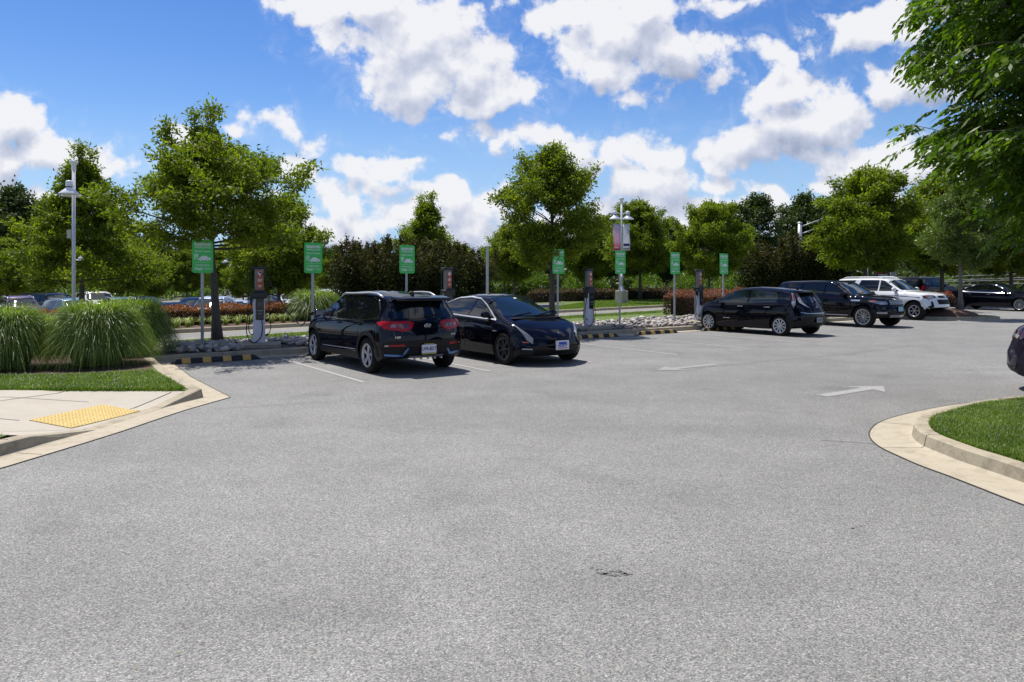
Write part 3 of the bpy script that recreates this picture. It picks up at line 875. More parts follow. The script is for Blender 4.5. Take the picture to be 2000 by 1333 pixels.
proto('oak_a', seed=3, H_=5.8, cb=2.45, Rm=2.38, prof=lambda f: (1.0 if f < .34 else max(.16, 1.0-1.05*(f-.34)/.66)), nb=62, twigs=10, per=12, L=.125, W=.05, tr=.115, e0=5, e1=60, sig=.105, spikes=5, lean=(-.30,0))
proto('oak_b', seed=8, H_=6.1, cb=2.1, Rm=1.85, prof=oak_round, nb=56, twigs=10, per=11, L=.125, W=.05, tr=.105, e0=4, e1=60, sig=.105, spikes=7)
proto('pin', seed=21, H_=7.0, cb=1.3, Rm=2.75, prof=pin, nb=76, twigs=10, per=11, L=.16, W=.065, tr=.11, e0=-6, e1=55, sig=.13, spikes=3)
proto('mid_a', seed=31, H_=7.5, cb=1.9, Rm=2.7, prof=oak_round, nb=60, twigs=10, per=12, L=.18, W=.085, tr=.13, e0=5, e1=60, sig=.145, spikes=5)
proto('mid_b', seed=37, H_=7.2, cb=1.6, Rm=2.4, prof=lambda f: max(.15, math.sin(math.pi*min(1,.30+.68*f))**.8), nb=64, twigs=10, per=12, L=.18, W=.085, tr=.12, e0=10, e1=65, sig=.18, spikes=4)
proto('wood_a', seed=51, H_=15, cb=3.0, Rm=4.6, prof=oak_round, nb=46, twigs=8, per=9, L=.42, W=.26, tr=.25, e0=10, e1=65, sig=.45, spikes=2, wood_seg=5)
proto('wood_b', seed=57, H_=14, cb=2.5, Rm=4.0, prof=lambda f: max(.3, math.sin(math.pi*min(1,.15+.78*f))**.7), nb=42, twigs=8, per=9, L=.42, W=.26, tr=.22, e0=15, e1=68, sig=.42, spikes=3, wood_seg=5)
proto('sparse', seed=61, H_=13, cb=4.0, Rm=4.2, prof=oak_round, nb=30, twigs=7, per=8, L=.34, W=.2, tr=.20, e0=20, e1=68, sig=.30, spikes=3, wood_seg=5)
# crape myrtles: several stems fanning up
def crape(seed, h, r, n=13, per=15):
    rg = np.random.default_rng(seed); rr = random.Random(seed); bm = bmesh.new(); LP=[]; LD=[]; LT=[]
    for i in range(n):
        az = i*2.4+rr.uniform(-.3,.3); out = r*rr.uniform(.15,.95); hh = h*rr.uniform(.74,1.10)*(1-.16*(out/r)**2)
        pts = []
        for j in range(9):
            f = j/8; pts.append(Vector((math.cos(az)*out*f**.75 + rr.uniform(-.03,.03), math.sin(az)*out*f**.75 + rr.uniform(-.03,.03), hh*f)))
        tube_pts(bm, pts, .03, .004, 5)
        for j in range(70):
            f = rr.uniform(.04, 1.0); fi = f*8; ii = min(7, int(fi)); p = pts[ii].lerp(pts[ii+1], fi-ii)
            s = .035 + .42*max(0,(.93-f))**.5
            m = per
            c = np.array(p) + rg.normal(size=3)*s
            LP.append(c + rg.normal(size=(m,3))*(np.array([.13,.13,.17]) if f < .88 else np.array([.05,.05,.12]))); LD.append(rg.normal(size=(m,3))+np.array([0,0,.7]))
            LT.append(np.clip(.30 + .28*(f > .78)*rg.random(m)*1.6 + rg.normal(size=m)*.15, 0, 1))
    return bm, leaf_quads(np.concatenate(LP), np.concatenate(LD), .12, .065, rng=rg), np.concatenate(LT)
PROTO['crape_a'] = crape(71, 3.4, 1.5); PROTO['crape_b'] = crape(72, 3.5, 1.7, 15)

# --- the trees one by one
put_tree('oak_a', at(425,18.3,.13), 'young green oak beside the first green parking sign on the left', .955, .6, sxy=1.0)
put_tree('oak_b', at(1078,23.9,.13), 'young oak rising directly behind the black sedan beside the fourth green sign', 1.0, 2.2)
put_tree('pin', at(160,33,.0), 'cone shaped oak with two tall leaders behind the near lamp post', 1.10, .3, M_OAK)
put_tree('mid_b', at(545,31,-.3), 'oak behind the second green sign, its crown half hidden by the oak in front', .78, 1.3, M_OAK)
put_tree('pin', at(832,41,.0), 'pointed pin oak standing out above the dark red crape myrtles', .93, 2.0, M_OAK2, sxy=.95)
put_tree('mid_a', at(1250,52,.1), 'rounded green tree just right of the banner pole', .98, .9, M_OAK)
put_tree('mid_a', at(1385,44,.1), 'yellow green tree behind the last two green signs', .86, 2.9, M_OAK2)
put_tree('mid_a', at(1690,41,.1), 'tall bright green tree rising behind the white and black parked off-road vehicles', 1.08, 4.0, M_OAK2)
put_tree('mid_b', at(1840,46,.1), 'yellow green tree between the white off-road vehicle and the black saloon', 1.15, 1.0, M_OAK2)
put_tree('oak_b', at(1876,31.8,.30), 'slim young maple planted in the mulched kerb island by the black saloon', .92, 5.0, M_SYC, M_BARKL)
put_tree('mid_a', at(1975,45,.1), 'green tree at the right edge behind the black saloon', .92, .2, M_OAK)
put_tree('mid_a', at(2120,44,.1), 'green tree beyond the right edge of the picture behind the black saloon', 1.0, 1.2, M_OAK)
put_tree('mid_b', at(1005,52,.1), 'low green tree between the crape myrtles and the oak behind the black sedan', .80, 1.7, M_OAK)
put_tree('mid_b', at(985,60,.1), 'pale green tree far behind the bare grey post', .78, 3.1, M_OAK2)
put_tree('mid_b', at(1150,58,.1), 'green tree seen below and behind the oak by the fourth sign', .85, 4.4, M_OAK)
# far car park trees at the left
farp = [(70,62,.75,'small tree beyond the far car park, left of the near lamp post'),(250,50,.78,'green tree beyond the grass clumps, right of the near lamp post'),(300,60,.60,'small yellow green tree beyond the black far saloon'),
        (365,62,.70,'bushy yellow green tree behind the first parking sign'),(475,58,.62,'low yellow green tree behind the first charging station'),(520,66,.66,'small green tree right of the first charging station in the distance'),
        (590,60,.55,'low green tree behind the second parking sign'),(15,48,.72,'green tree at the left edge behind the maroon vehicle'),(640,66,.55,'low tree behind the white vehicle in the far car park'),(425,72,.72,'distant tree seen just right of the near oak trunk')]
for i, (px, D_, s_, lb) in enumerate(farp):
    put_tree('mid_a' if i % 2 else 'mid_b', at(px, D_, gh(at(px,D_).x, D_)), lb, s_, i*1.1, M_OAK2 if i % 3 else M_OAK)
cr_spots = [(740,35,'crape_b',.92,'dark crape myrtle second from the left behind the black rear-facing car'),(830,36,'crape_a',1.0,'dark crape myrtle directly below the pointed pin oak'),(690,33,'crape_a',1.0,'dark crape myrtle at the left of the row behind the black rear-facing car'),(795,33.5,'crape_b',.98,'dark crape myrtle behind the third green sign'),(868,34.5,'crape_a',1.02,'dark red crape myrtle behind the second charging station'),
            (925,36,'crape_b',.90,'dark crape myrtle beside the bare grey post')]
for px, D_, k_, s_, lb in cr_spots:
    put_tree(k_, at(px, D_, .0), lb, s_, px*.1, M_CRAPE, M_BARK, group='crape myrtles behind the chargers', name='crape_myrtle')
for i, (px, D_, s_, lb) in enumerate([(1478,46,1.12,'dark crape myrtle behind the black hatchback roof'),(1535,47,1.18,'dark crape myrtle left of the traffic signal pole'),(1585,47.5,1.2,'dark reddish crape myrtle right of the traffic signal pole'),(1632,49,1.12,'dark crape myrtle at the right end of its row, behind the big black off-road vehicle')]):
    put_tree('crape_b' if i % 2 else 'crape_a', at(px, D_, .1), lb, s_, i*1.3, M_CRAPE, M_BARK, group='crape myrtles behind the black hatchback', name='crape_myrtle')
# taller single trees on the skyline
for px, D_, k_, s_, mt, lb in [(1480,75,'sparse',.80,M_WOOD,'airy tree with gaps in its crown behind the dark crape myrtles'),(1570,88,'wood_a',.80,M_WOOD,'tall dark tree standing up behind the traffic signal pole'),(1430,70,'wood_b',.62,M_WOOD,'dark tree on the skyline right of the last green signs'),
        (25,66,'wood_a',.74,M_WOOD,'dark green tree on the skyline at the far left'),(95,72,'wood_b',.74,M_WOOD,'dark green tree on the skyline left of the near lamp post'),(235,64,'wood_b',.52,M_WOOD,'dark tree on the skyline right of the near lamp post'),
        (1200,70,'wood_b',.55,M_WOOD,'dark tree on the skyline behind the banner pole'),(1310,82,'sparse',.60,M_WOOD,'thin dark tree on the skyline behind the sixth green sign'),(1760,80,'wood_a',.66,M_WOOD,'dark tree filling the gap behind the white off-road vehicle'),
        (455,80,'sparse',.50,M_WOOD,'distant thin tree behind the first charging station'),(385,85,'sparse',.52,M_WOOD,'distant thin tree showing sky through its crown')]:
    put_tree(k_, at(px, D_, gh(at(px,D_).x, D_)), lb, s_, px*.37, mt)
# woodland masses that read as one: joined crowns far behind
def woodland(name, spots, label, keys=('wood_a','wood_b')):
    Q = []; T = []; bm = bmesh.new(); rr = random.Random(len(spots))
    for i, (x, y, s_) in enumerate(spots):
        b_, q, t_ = PROTO[keys[i % len(keys)]]
        sel = np.random.default_rng(i).random(len(t_)) < .85
        qq = q.reshape(-1,4,3)[sel]; a = rr.uniform(0, 6.28); ca, sa = math.cos(a), math.sin(a)
        M = np.array([[ca,-sa,0],[sa,ca,0],[0,0,1]])*s_
        Q.append((qq.reshape(-1,3) @ M.T) + np.array([x, y, gh(x,y)])); T.append(np.clip(t_[sel]+rr.uniform(-.15,.12),0,1))
    return tag(quads_obj(name, np.concatenate(Q), M_WOOD, tint=np.concatenate(T)), label, 'woodland', kind='stuff')
rr = random.Random(5)
sp = []
for px in range(1180, 2500, 34):
    D_ = rr.uniform(86, 100); p = at(px+rr.uniform(-12,12), D_); sp.append((p.x, p.y, rr.uniform(.50,.66) if px < 1700 else rr.uniform(.56,.76)))
for px in range(960, 2500, 30):
    D_ = rr.uniform(68, 80); p = at(px+rr.uniform(-12,12), D_); sp.append((p.x, p.y, rr.uniform(.24,.36)))
woodland('woodland', sp, 'dark woodland filling the background on the right behind the parked cars')
sp = []
for px in range(-420, 330, 36):
    D_ = rr.uniform(88, 100); p = at(px+rr.uniform(-12,12), D_); sp.append((p.x, p.y, rr.uniform(.60,.74) if px < 130 else rr.uniform(.45,.58)))
for px in range(-400, 1180, 28):
    D_ = rr.uniform(84, 100); p = at(px+rr.uniform(-12,12), D_); sp.append((p.x, p.y, rr.uniform(.36,.44)))
woodland('woodland', sp, 'low dark woodland along the horizon behind the far car park on the left')
def undergrowth(px0, px1, Da, Db, n, label, seed, hmax=2.6):
    """leafy thicket at the foot of the woods, read as one mass"""
    rg = np.random.default_rng(seed); m = int(n)
    px = rg.uniform(px0, px1, m); D_ = Da + (Db-Da)*rg.random(m)
    hh = hmax*(.55+.25*np.sin(px*.021+seed)+.20*np.sin(px*.057+1))
    z = hh*rg.random(m)**.7
    D_ = D_ + z*.4
    X = (px-1000)*D_/F; G = np.array([gh(x,y) for x,y in zip(X[::50], D_[::50])]); G = np.repeat(G, 50)[:m] if len(G)*50 >= m else np.zeros(m)
    P = np.stack([X, D_, z+np.minimum(G,0)], 1)
    D = rg.normal(size=(m,3))+np.array([0,-.4,.7])
    t = np.clip(.45+.18*np.sin(px*.05+2)+rg.normal(size=m)*.17, 0, 1)
    tag(quads_obj('undergrowth', leaf_quads(P, D, .36, .22, rng=rg), M_WOOD if seed != 5 else M_SHRUB, tint=t), label, 'undergrowth', kind='stuff')
undergrowth(930, 1700, 62, 70, 26000, 'green thicket at the foot of the woods across the road', 3)
undergrowth(1650, 2300, 60, 68, 22000, 'dark thicket behind the black saloon and the overhead wires', 4, 3.4)
undergrowth(-250, 960, 76, 84, 26000, 'green thicket along the far side of the lower car park', 5, 3.4)
# rough shrubs at the wood's edge
def shrub_mesh(seed, r, h, n, L=.10, W=.05, tb=.5):
    rg = np.random.default_rng(seed)
    th = rg.uniform(0, 2*np.pi, n); u = rg.uniform(.0, 1, n); rad = (.62+.38*rg.random(n)**.5)*(1+.12*np.sin(th*5+seed)+.08*np.sin(th*9))
    ph = np.arccos(1-u)
    P = np.stack([r*rad*np.sin(ph)*np.cos(th), r*rad*np.sin(ph)*np.sin(th), .08*h + h*.92*rad*np.cos(ph)*1.0], 1)
    P += rg.normal(size=P.shape)*.07
    D = unit(P*np.array([1,1,1.2])) + rg.normal(size=P.shape)*.6
    return leaf_quads(P, D, L, W, rng=rg), np.clip(tb + rg.normal(size=n)*.16, 0, 1)
def shrub(px, D_, r, h, mat, label, n=3500, L=.10, name='shrub', group=None, seed=1, z=None):
    q, t_ = shrub_mesh(seed, r, h, n, L, L*.5)
    z = gh(at(px,D_).x, D_) if z is None else z
    return tag(quads_obj(name, q, mat, tint=t_, loc=at(px, D_, z)), label, 'shrub', group)
for i, (px, D_, r, h, lb) in enumerate([(1265,60,1.3,1.9,'round green shrub right of the banner pole foot'),(1345,58,1.5,2.0,'round green shrub between the last two green signs'),(1428,56,1.5,2.1,'round green shrub right of the last green sign'),(1160,62,1.4,1.9,'round green shrub seen behind the third charging station'),
      (1230,64,1.2,1.6,'small green shrub near the banner pole foot'),(985,66,1.6,2.0,'light green shrub left of the oak by the black sedan'),(1830,60,1.6,2.0,'light green shrub behind the black saloon at the right'),(1130,60,1.3,2.1,'leafy green shrub left of the third charging station'),(1045,64,1.6,2.2,'green shrub above the windscreen of the black sedan')]):
    shrub(px, D_, r, h, M_SHRUB, lb, 2600, .16, seed=i+3, z=.05)

# ------------------------------------------------------------- hedges
def hedge(name, a, b, w, h, mat, label, dens=900, L=.055, z=.14, cat='hedge'):
    """clipped hedge from a to b: leafy shell with a new-growth colour on top, and an added box inside that blocks light"""
    a = Vector(a); b = Vector(b); ln = (b-a).length; d = (b-a).normalized(); n_ = Vector((-d.y, d.x))
    rg = np.random.default_rng(int(abs(a.x*31+a.y*17)))
    n = int(dens*(ln*(w+2*h)+2*w*h))
    u = rg.uniform(0, ln, n); s = rg.uniform(0, w+2*h, n)
    top = (s > h) & (s < h+w)
    v = np.where(s < h, 0, np.where(top, s-h, w)); zz = np.where(s < h, s, np.where(top, h, w+2*h-s))
    endf = rg.random(n) < (2*w*h)/(ln*(w+2*h))
    ue = np.where(rg.random(n) < .5, 0, ln)
    u = np.where(endf, ue, u); v = np.where(endf, rg.uniform(0, w, n), v); zz = np.where(endf, rg.uniform(0, h, n), zz)
    # rounded shoulders and lumpy trim
    cv = (v-w/2)/(w/2); ce = np.clip(np.minimum(u, ln-u)/.35, 0, 1)
    zz = zz*(1-.10*np.abs(cv)**3)*(0.86+.14*ce)
    v = w/2 + (v-w/2)*(1-.12*(zz/h)**3)
    lump = .045*np.sin(u*3.1)+.035*np.sin(u*7.3+1)+.03*np.sin(v*6+u*2)
    inn = rg.random(n)**2*.14
    zz = zz + np.where(zz > h*.8, lump - inn + rg.normal(size=n)*.03, 0)
    v = v + np.where(zz < h*.85, (lump-inn)*np.sign(v-w/2), 0)
    P = np.stack([a.x + d.x*u + n_.x*(v-w/2), a.y + d.y*u + n_.y*(v-w/2), z + np.maximum(.03, zz)], 1)
    D = rg.normal(size=P.shape) + np.stack([np.zeros(n), np.zeros(n), .9*np.ones(n)], 1)
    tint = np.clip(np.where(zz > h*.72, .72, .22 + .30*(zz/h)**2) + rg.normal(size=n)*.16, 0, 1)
    r_ = empty(name, (0,0,0), 0, label, cat)
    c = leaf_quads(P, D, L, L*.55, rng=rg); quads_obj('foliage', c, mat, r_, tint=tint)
    bm = bmesh.new(); mid = (a+b)/2
    add_box(bm, (mid.x, mid.y, z+h*.40), (ln-.3, w*.62, h*.80), math.atan2(d.y, d.x))  # plain dark box added inside the foliage to stop light passing through
    bobj('light_block_core', bm, pmat('hedge_core', (.02,.016,.010), .95), r_)
    return r_
def F2(s, d): return fk(s, d)
# orange barberry hedge with liriope in front, beyond the ring road
def seg_fk(px0, px1, off, z):
    """points on the line parallel to the far kerb at distance off, between two picture columns"""
    out = []
    for px in (px0, px1):
        k = (px-1000)/F; o = FK0 + FKN*off
        s = (k*o.y - o.x)/(FKD.x - k*FKD.y); p = o + FKD*s; out.append((p.x, p.y))
    return out
a, b = seg_fk(300, 572, 2.1, .7)
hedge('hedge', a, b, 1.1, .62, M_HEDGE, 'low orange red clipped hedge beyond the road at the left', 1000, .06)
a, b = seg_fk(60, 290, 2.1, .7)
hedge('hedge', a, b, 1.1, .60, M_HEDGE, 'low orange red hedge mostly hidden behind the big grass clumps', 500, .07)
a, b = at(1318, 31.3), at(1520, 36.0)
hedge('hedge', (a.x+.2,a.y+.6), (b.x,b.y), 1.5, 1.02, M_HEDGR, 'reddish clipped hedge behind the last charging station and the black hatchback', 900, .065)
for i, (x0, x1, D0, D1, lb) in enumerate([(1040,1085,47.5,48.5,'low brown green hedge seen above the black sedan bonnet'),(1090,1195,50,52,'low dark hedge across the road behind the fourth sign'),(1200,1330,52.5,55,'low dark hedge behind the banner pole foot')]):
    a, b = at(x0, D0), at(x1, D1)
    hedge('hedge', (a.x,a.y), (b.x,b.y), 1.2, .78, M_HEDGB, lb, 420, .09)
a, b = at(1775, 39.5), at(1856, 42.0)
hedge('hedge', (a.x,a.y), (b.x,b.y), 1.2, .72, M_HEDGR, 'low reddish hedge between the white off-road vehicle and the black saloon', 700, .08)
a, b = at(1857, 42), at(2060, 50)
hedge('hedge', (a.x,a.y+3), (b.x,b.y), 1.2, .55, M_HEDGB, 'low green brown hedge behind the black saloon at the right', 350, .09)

# liriope ground cover
def blades(P0, az, reach, hgt, width, nseg, droop, rg, kink=1.0):
    """arching grass blades as ribbons; arrays of equal length; returns corner array"""
    n = len(P0)
    t = np.linspace(0, 1, nseg+1)
    out = []
    dx, dy = np.cos(az), np.sin(az)
    side = np.stack([-dy, dx, np.zeros(n)], 1)
    pts = []
    for tt in t:
        r = reach*(tt**1.35); z = hgt*(1.0-(1.0-tt*droop)**2)/(1.0 if droop <= 1 else 1.0)
        pts.append(P0 + np.stack([dx*r, dy*r, z], 1))
    for i in range(nseg):
        w0 = width*(1-.8*t[i]**2); w1 = width*(1-.8*t[i+1]**2)
        if i == nseg-1: w1 = width*.12
        a, b = pts[i], pts[i+1]
        w0 = w0[:,None] if hasattr(w0,'shape') and w0.shape else w0; w1 = w1[:,None] if hasattr(w1,'shape') and w1.shape else w1
        out.append(np.stack([a-side*w0/2, a+side*w0/2, b+side*w1/2, b-side*w1/2], 1))
    return np.concatenate(out).reshape(-1,3), nseg
rg = np.random.default_rng(77)
TU = []
a, b = seg_fk(285, 590, .85, 0); a, b = Vector(a), Vector(b); ln = (b-a).length; nn = Vector((-(b-a).normalized().y, (b-a).normalized().x))
for row_ in range(2):
    k_ = int(ln/.42)
    for i in range(k_):
        if rg.random() < .1: continue
        c = a.lerp(b, (i+.5*row_)/k_) + nn*(row_*.45 - .1 + rg.normal()*.05)
        n = 46; az = rg.uniform(0, 2*np.pi, n); P0 = np.stack([c.x+rg.normal(size=n)*.04, c.y+rg.normal(size=n)*.04, np.full(n,.14)], 1)
        q, s_ = blades(P0, az, rg.uniform(.10,.36,n), rg.uniform(.16,.34,n), np.full(n,.016), 3, 1.5, rg)
        TU.append((q, np.tile(np.clip(rg.normal(.5,.25,n),0,1), s_)))
tag(quads_obj('liriope_ground_cover', np.concatenate([q for q,_ in TU]), M_LIRI, tint=np.concatenate([t for _,t in TU])), 'tufts of yellow green striped leaves in front of the orange hedge', 'ground cover', kind='stuff')

# ------------------------------------------------------------- fountain grasses
def fountain(name, loc, Rr, Hh, n, label, seed, group=None, width=.013):
    rg = np.random.default_rng(seed)
    az = rg.uniform(0, 2*np.pi, n); u = rg.random(n)
    r0 = .42*Rr*np.sqrt(rg.random(n)); P0 = np.stack([r0*np.cos(az), r0*np.sin(az), np.zeros(n)], 1)
    az = az + rg.normal(size=n)*.35
    reach = Rr*(.22+.68*u**.8)*rg.uniform(.8,1.1,n)
    inner_ = 1-u
    hgt = Hh*(.46+.74*inner_**.8)*rg.uniform(.86,1.04,n)
    droop = np.clip(1.15+.85*u+rg.normal(size=n)*.12, 1.0, 1.98)
    nseg = 8; t = np.linspace(0,1,nseg+1); dx, dy = np.cos(az), np.sin(az)
    side = np.stack([-dy, dx, np.zeros(n)], 1) + rg.normal(size=(n,3))*.25; side = unit(side)
    pts = [P0 + np.stack([dx*reach*tt**1.25, dy*reach*tt**1.25, hgt*np.maximum(.02-P0[:,2], 1-(1-tt*droop)**2)], 1) for tt in t]
    for p in pts: p[:,2] = np.maximum(p[:,2], .02)
    out = []
    for i in range(nseg):
        w0 = width*(1-.75*t[i]); w1 = width*(1-.75*t[i+1]) if i < nseg-1 else .001
        out.append(np.stack([pts[i]-side*w0/2, pts[i]+side*w0/2, pts[i+1]+side*w1/2, pts[i+1]-side*w1/2], 1))
    tn = np.clip(rg.normal(.40,.24,n) + (rg.random(n) < .12)*.4, 0, 1)
    return tag(quads_obj(name, np.concatenate(out).reshape(-1,3), M_REED, tint=np.tile(tn, nseg), loc=loc), label, 'ornamental grass', group)
GG = 'big fountain grass clumps in the left bed'
fountain('fountain_grass', at(8, 13.4, .145), .92, .98, 7500, 'big fountain grass clump cut by the left edge of the picture', 1, GG)
fountain('fountain_grass', at(190, 14.0, .145), .95, 1.03, 9500, 'largest fountain grass clump, in the middle of the left bed', 2, GG)
fountain('fountain_grass', at(262, 16.0, .145), .82, 1.02, 7500, 'fountain grass clump at the right end of the left bed, beside the kerb', 3, GG)
fountain('fountain_grass', at(105, 16.6, .145), .85, .70, 4000, 'fountain grass clump behind and between the two front clumps', 4, GG)
fountain('fountain_grass', at(-20, 16.6, .145), .85, .75, 3000, 'fountain grass clump in the back row at the left edge', 5, GG)
a, b = seg_fk(612, 700, 1.6, 0)
fountain('fountain_grass', (a[0], a[1], .14), 1.25, 1.0, 4500, 'pale fountain grass clump beyond the road, right of the orange hedge', 6, None, .014)

# ------------------------------------------------------------- lawns
def inside(P, poly):
    x, y = P[:,0], P[:,1]; c = np.zeros(len(P), bool); n = len(poly)
    for i in range(n):
        x0, y0 = poly[i][:2]; x1, y1 = poly[(i+1)%n][:2]
        k = ((y0 > y) != (y1 > y)) & (x < (x1-x0)*(y-y0)/((y1-y0) if y1 != y0 else 1e-9)+x0)
        c ^= k
    return c
def lawn(name, poly, n, hgt, width, label, seed, z=.135, seg=2, bbox=None):
    rg = np.random.default_rng(seed)
    xs_ = [p[0] for p in poly]; ys_ = [p[1] for p in poly]
    x0, x1, y0, y1 = bbox or (min(xs_), max(xs_), min(ys_), max(ys_))
    P = np.stack([rg.uniform(x0,x1,n), rg.uniform(y0,y1,n), np.full(n, z)], 1); P = P[inside(P, poly)]
    n = len(P); h = hgt*rg.uniform(.5,1.2,n)*(1+.25*np.sin(P[:,0]*3.1)*np.sin(P[:,1]*2.3))
    q, s_ = blades(P, rg.uniform(0,2*np.pi,n), h*rg.uniform(.2,.9,n), h, np.full(n,width), seg, .85, rg)
    patch_ = .10*np.sin(P[:,0]*1.9+1)*np.sin(P[:,1]*2.7) + .12*(np.sin(P[:,0]*7.3)*np.sin(P[:,1]*6.1))
    tn = np.clip(rg.normal(.42,.17,n)+patch_+(rg.random(n) < .05)*.5, 0, 1)
    return tag(quads_obj(name, q, M_BLADE, tint=np.tile(tn, s_)), label, 'grass', kind='stuff')
lawn('grass', RIGHT_LAWN, 330000, .055, .0055, 'short green lawn inside the curved kerb at the right', 1, bbox=(4.4,8.6,5.0,11.3))
lawn('grass', [(-12.5,10.9),(-4.95,10.9),(-4.86,11.05),(-6.35,13.1),(-6.9,12.75),(-8.8,12.4),(-12.5,12.4)], 90000, .06, .007, 'strip of green lawn between the sidewalk and the mulch bed', 2)
lawn('grass', [(-5.38,7.85),(-7.2,7.85),(-7.2,6.6),(-5.5,6.6)], 9000, .05, .006, 'small corner of lawn beside the kerb ramp at the left edge', 3)
vg = [P2(row(-2,-1.55)), P2(row(0,-1.6)), (-6.0, 20.2), (1.2, 28.3), (6.8,34.0), (7.4, 36.3), (1.94, 30.8), (-6.36, 22.0), (-8.9, 18.9), (-11,16.6)]
lawn('grass', vg, 150000, .07, .016, 'narrow lawn strip between the river stones and the road', 4, seg=1)
lawn('grass', [fk(17,.3), fk(46,.3), fk(46,9), fk(34,9), fk(24,4)], 150000, .08, .03, 'bright green verge across the road in front of the dark hedges', 5, seg=1)
lawn('grass', isl, 9000, .05, .014, 'thin grass around the mulch mound on the small kerb island', 6, seg=1)

# ------------------------------------------------------------- near tree at the right with narrow drooping leaflets
def fore_tree():
    rg = np.random.default_rng(5); rr = random.Random(5)
    root = empty('tree', (8.35, 8.75, .13), 0, 'large dark green tree with long narrow leaflets at the right edge', 'tree')
    bm = bmesh.new(); Hh = 7.2
    tk = [Vector((.04*math.sin(i), .03*math.cos(i*1.7), Hh*i/8)) for i in range(9)]
    add_tube(bm, tk, [.15,.125,.11,.095,.08,.062,.045,.03,.01], 12)
    SP, SD, ST = [], [], []
    nb = 175
    for i in range(nb):
        f = (i+.5)/nb; z0 = 2.25 + 4.4*f; az = i*2.39996 + rr.uniform(-.3,.3)
        prof = (.62+1.55*f if f < .26 else (1.02 if f < .62 else max(.25, 1.02-1.3*(f-.62))))
        ln = 3.12*prof*rr.uniform(.88,1.05); e = R(9+42*f+rr.uniform(-10,8))
        d = Vector((math.cos(az)*math.cos(e), math.sin(az)*math.cos(e), math.sin(e)))
        pts = [Vector((0,0,z0))]
        for j in range(1, 8):
            d2 = d + Vector((rr.uniform(-.1,.1), rr.uniform(-.1,.1), .08-.045*j + rr.uniform(-.05,.05)))
            pts.append(pts[-1]+d2.normalized()*ln/7)
        tube_pts(bm, pts, .035*(1-.5*f), .006, 6)
        for j in range(19 if math.cos(az) < .35 else 8):
            s = rr.uniform(.30,1.0)**.8; fi = s*7; ii = min(6,int(fi)); q0 = pts[ii].lerp(pts[ii+1], fi-ii)
            a2 = az + (1 if j % 2 else -1)*rr.uniform(.3,1.3); l2 = rr.uniform(.35,.85)
            dd = Vector((math.cos(a2), math.sin(a2), rr.uniform(-.05,.45))); tps = [q0]
            for k in range(3): tps.append(tps[-1] + (dd + Vector((0,0,-.18*k))).normalized()*l2/3)
            tube_pts(bm, tps, .007, .003, 4)
            for k in range(9):
                g = rr.uniform(.1,1.0)*3; ii = min(2,int(g)); p = tps[ii].lerp(tps[ii+1], g-ii)
                a3 = a2 + rr.uniform(-1.2,1.2)
                SP.append(p + Vector((rr.gauss(0,.05), rr.gauss(0,.05), rr.gauss(0,.05)))); SD.append((math.cos(a3), math.sin(a3), rr.uniform(-.55,.15))); ST.append(rr.gauss(.42,.13))
    P, D, T = [], [], []
    for p, d, tt in zip(SP, SD, ST):
        d = Vector(d).normalized(); side = d.cross(Vector((0,0,1))).normalized(); L_ = rr.uniform(.20,.34); n = 4
        for k in range(n+1):
            f = (k+.6)/(n+1); c = p + d*L_*f + Vector((0,0,-.10*f*f))
            for sg in ((1,-1) if k < n else (0,)):
                v = d*.75 + side*sg*.9 + Vector((rr.uniform(-.15,.15), rr.uniform(-.15,.15), -.55+rr.uniform(-.25,.25)))
                P.append(c); D.append(v); T.append(tt+rr.gauss(0,.12))
    P = np.array([tuple(v) for v in P]); D = np.array([tuple(v) for v in D]); T = np.clip(np.array(T), 0, 1)
    bobj('trunk', bm, M_BARK, root, smooth=True)
    quads_obj('crown', leaf_quads(P, D, .130, .044, up=.7, rng=rg), M_FORE, root, tint=T)
    print('fore leaves', len(P))
fore_tree()
print('leaf counts', {k: len(v[2]) for k, v in PROTO.items()})
# ------------------------------------------------------------- street furniture
M_GREEN = pmat('sign_green', (.055,.52,.105), .45, col2=(.060,.55,.11), vscale=3)
M_WHITE = pmat('sign_white', (.75,.76,.75), .5)
M_STEEL = pmat('galvanised_steel', (.36,.37,.39), .45, metal=.35, col2=(.45,.46,.48), vscale=20)
M_POLEW = pmat('pole_paint', (.50,.51,.55), .45, col2=(.60,.61,.64), vscale=6)
M_LAMPW = pmat('lamp_enamel', (.74,.75,.77), .35)
M_BLK = pmat('black_plastic', (.012,.012,.014), .45)
M_RUB = pmat('black_rubber', (.016,.016,.017), .75)
M_YEL = pmat('stop_yellow', (.52,.29,.05), .7, col2=(.62,.40,.12), vscale=25)
M_ORNG = pmat('charger_orange', (.45,.07,.02), .45)
M_CHW = pmat('charger_white', (.60,.61,.66), .4, col2=(.68,.69,.73), vscale=4)
M_CHG = pmat('charger_screen', (.02,.02,.025), .15)
M_CABLE = pmat('cable_black', (.012,.012,.013), .5)
SGN_U = U.copy()
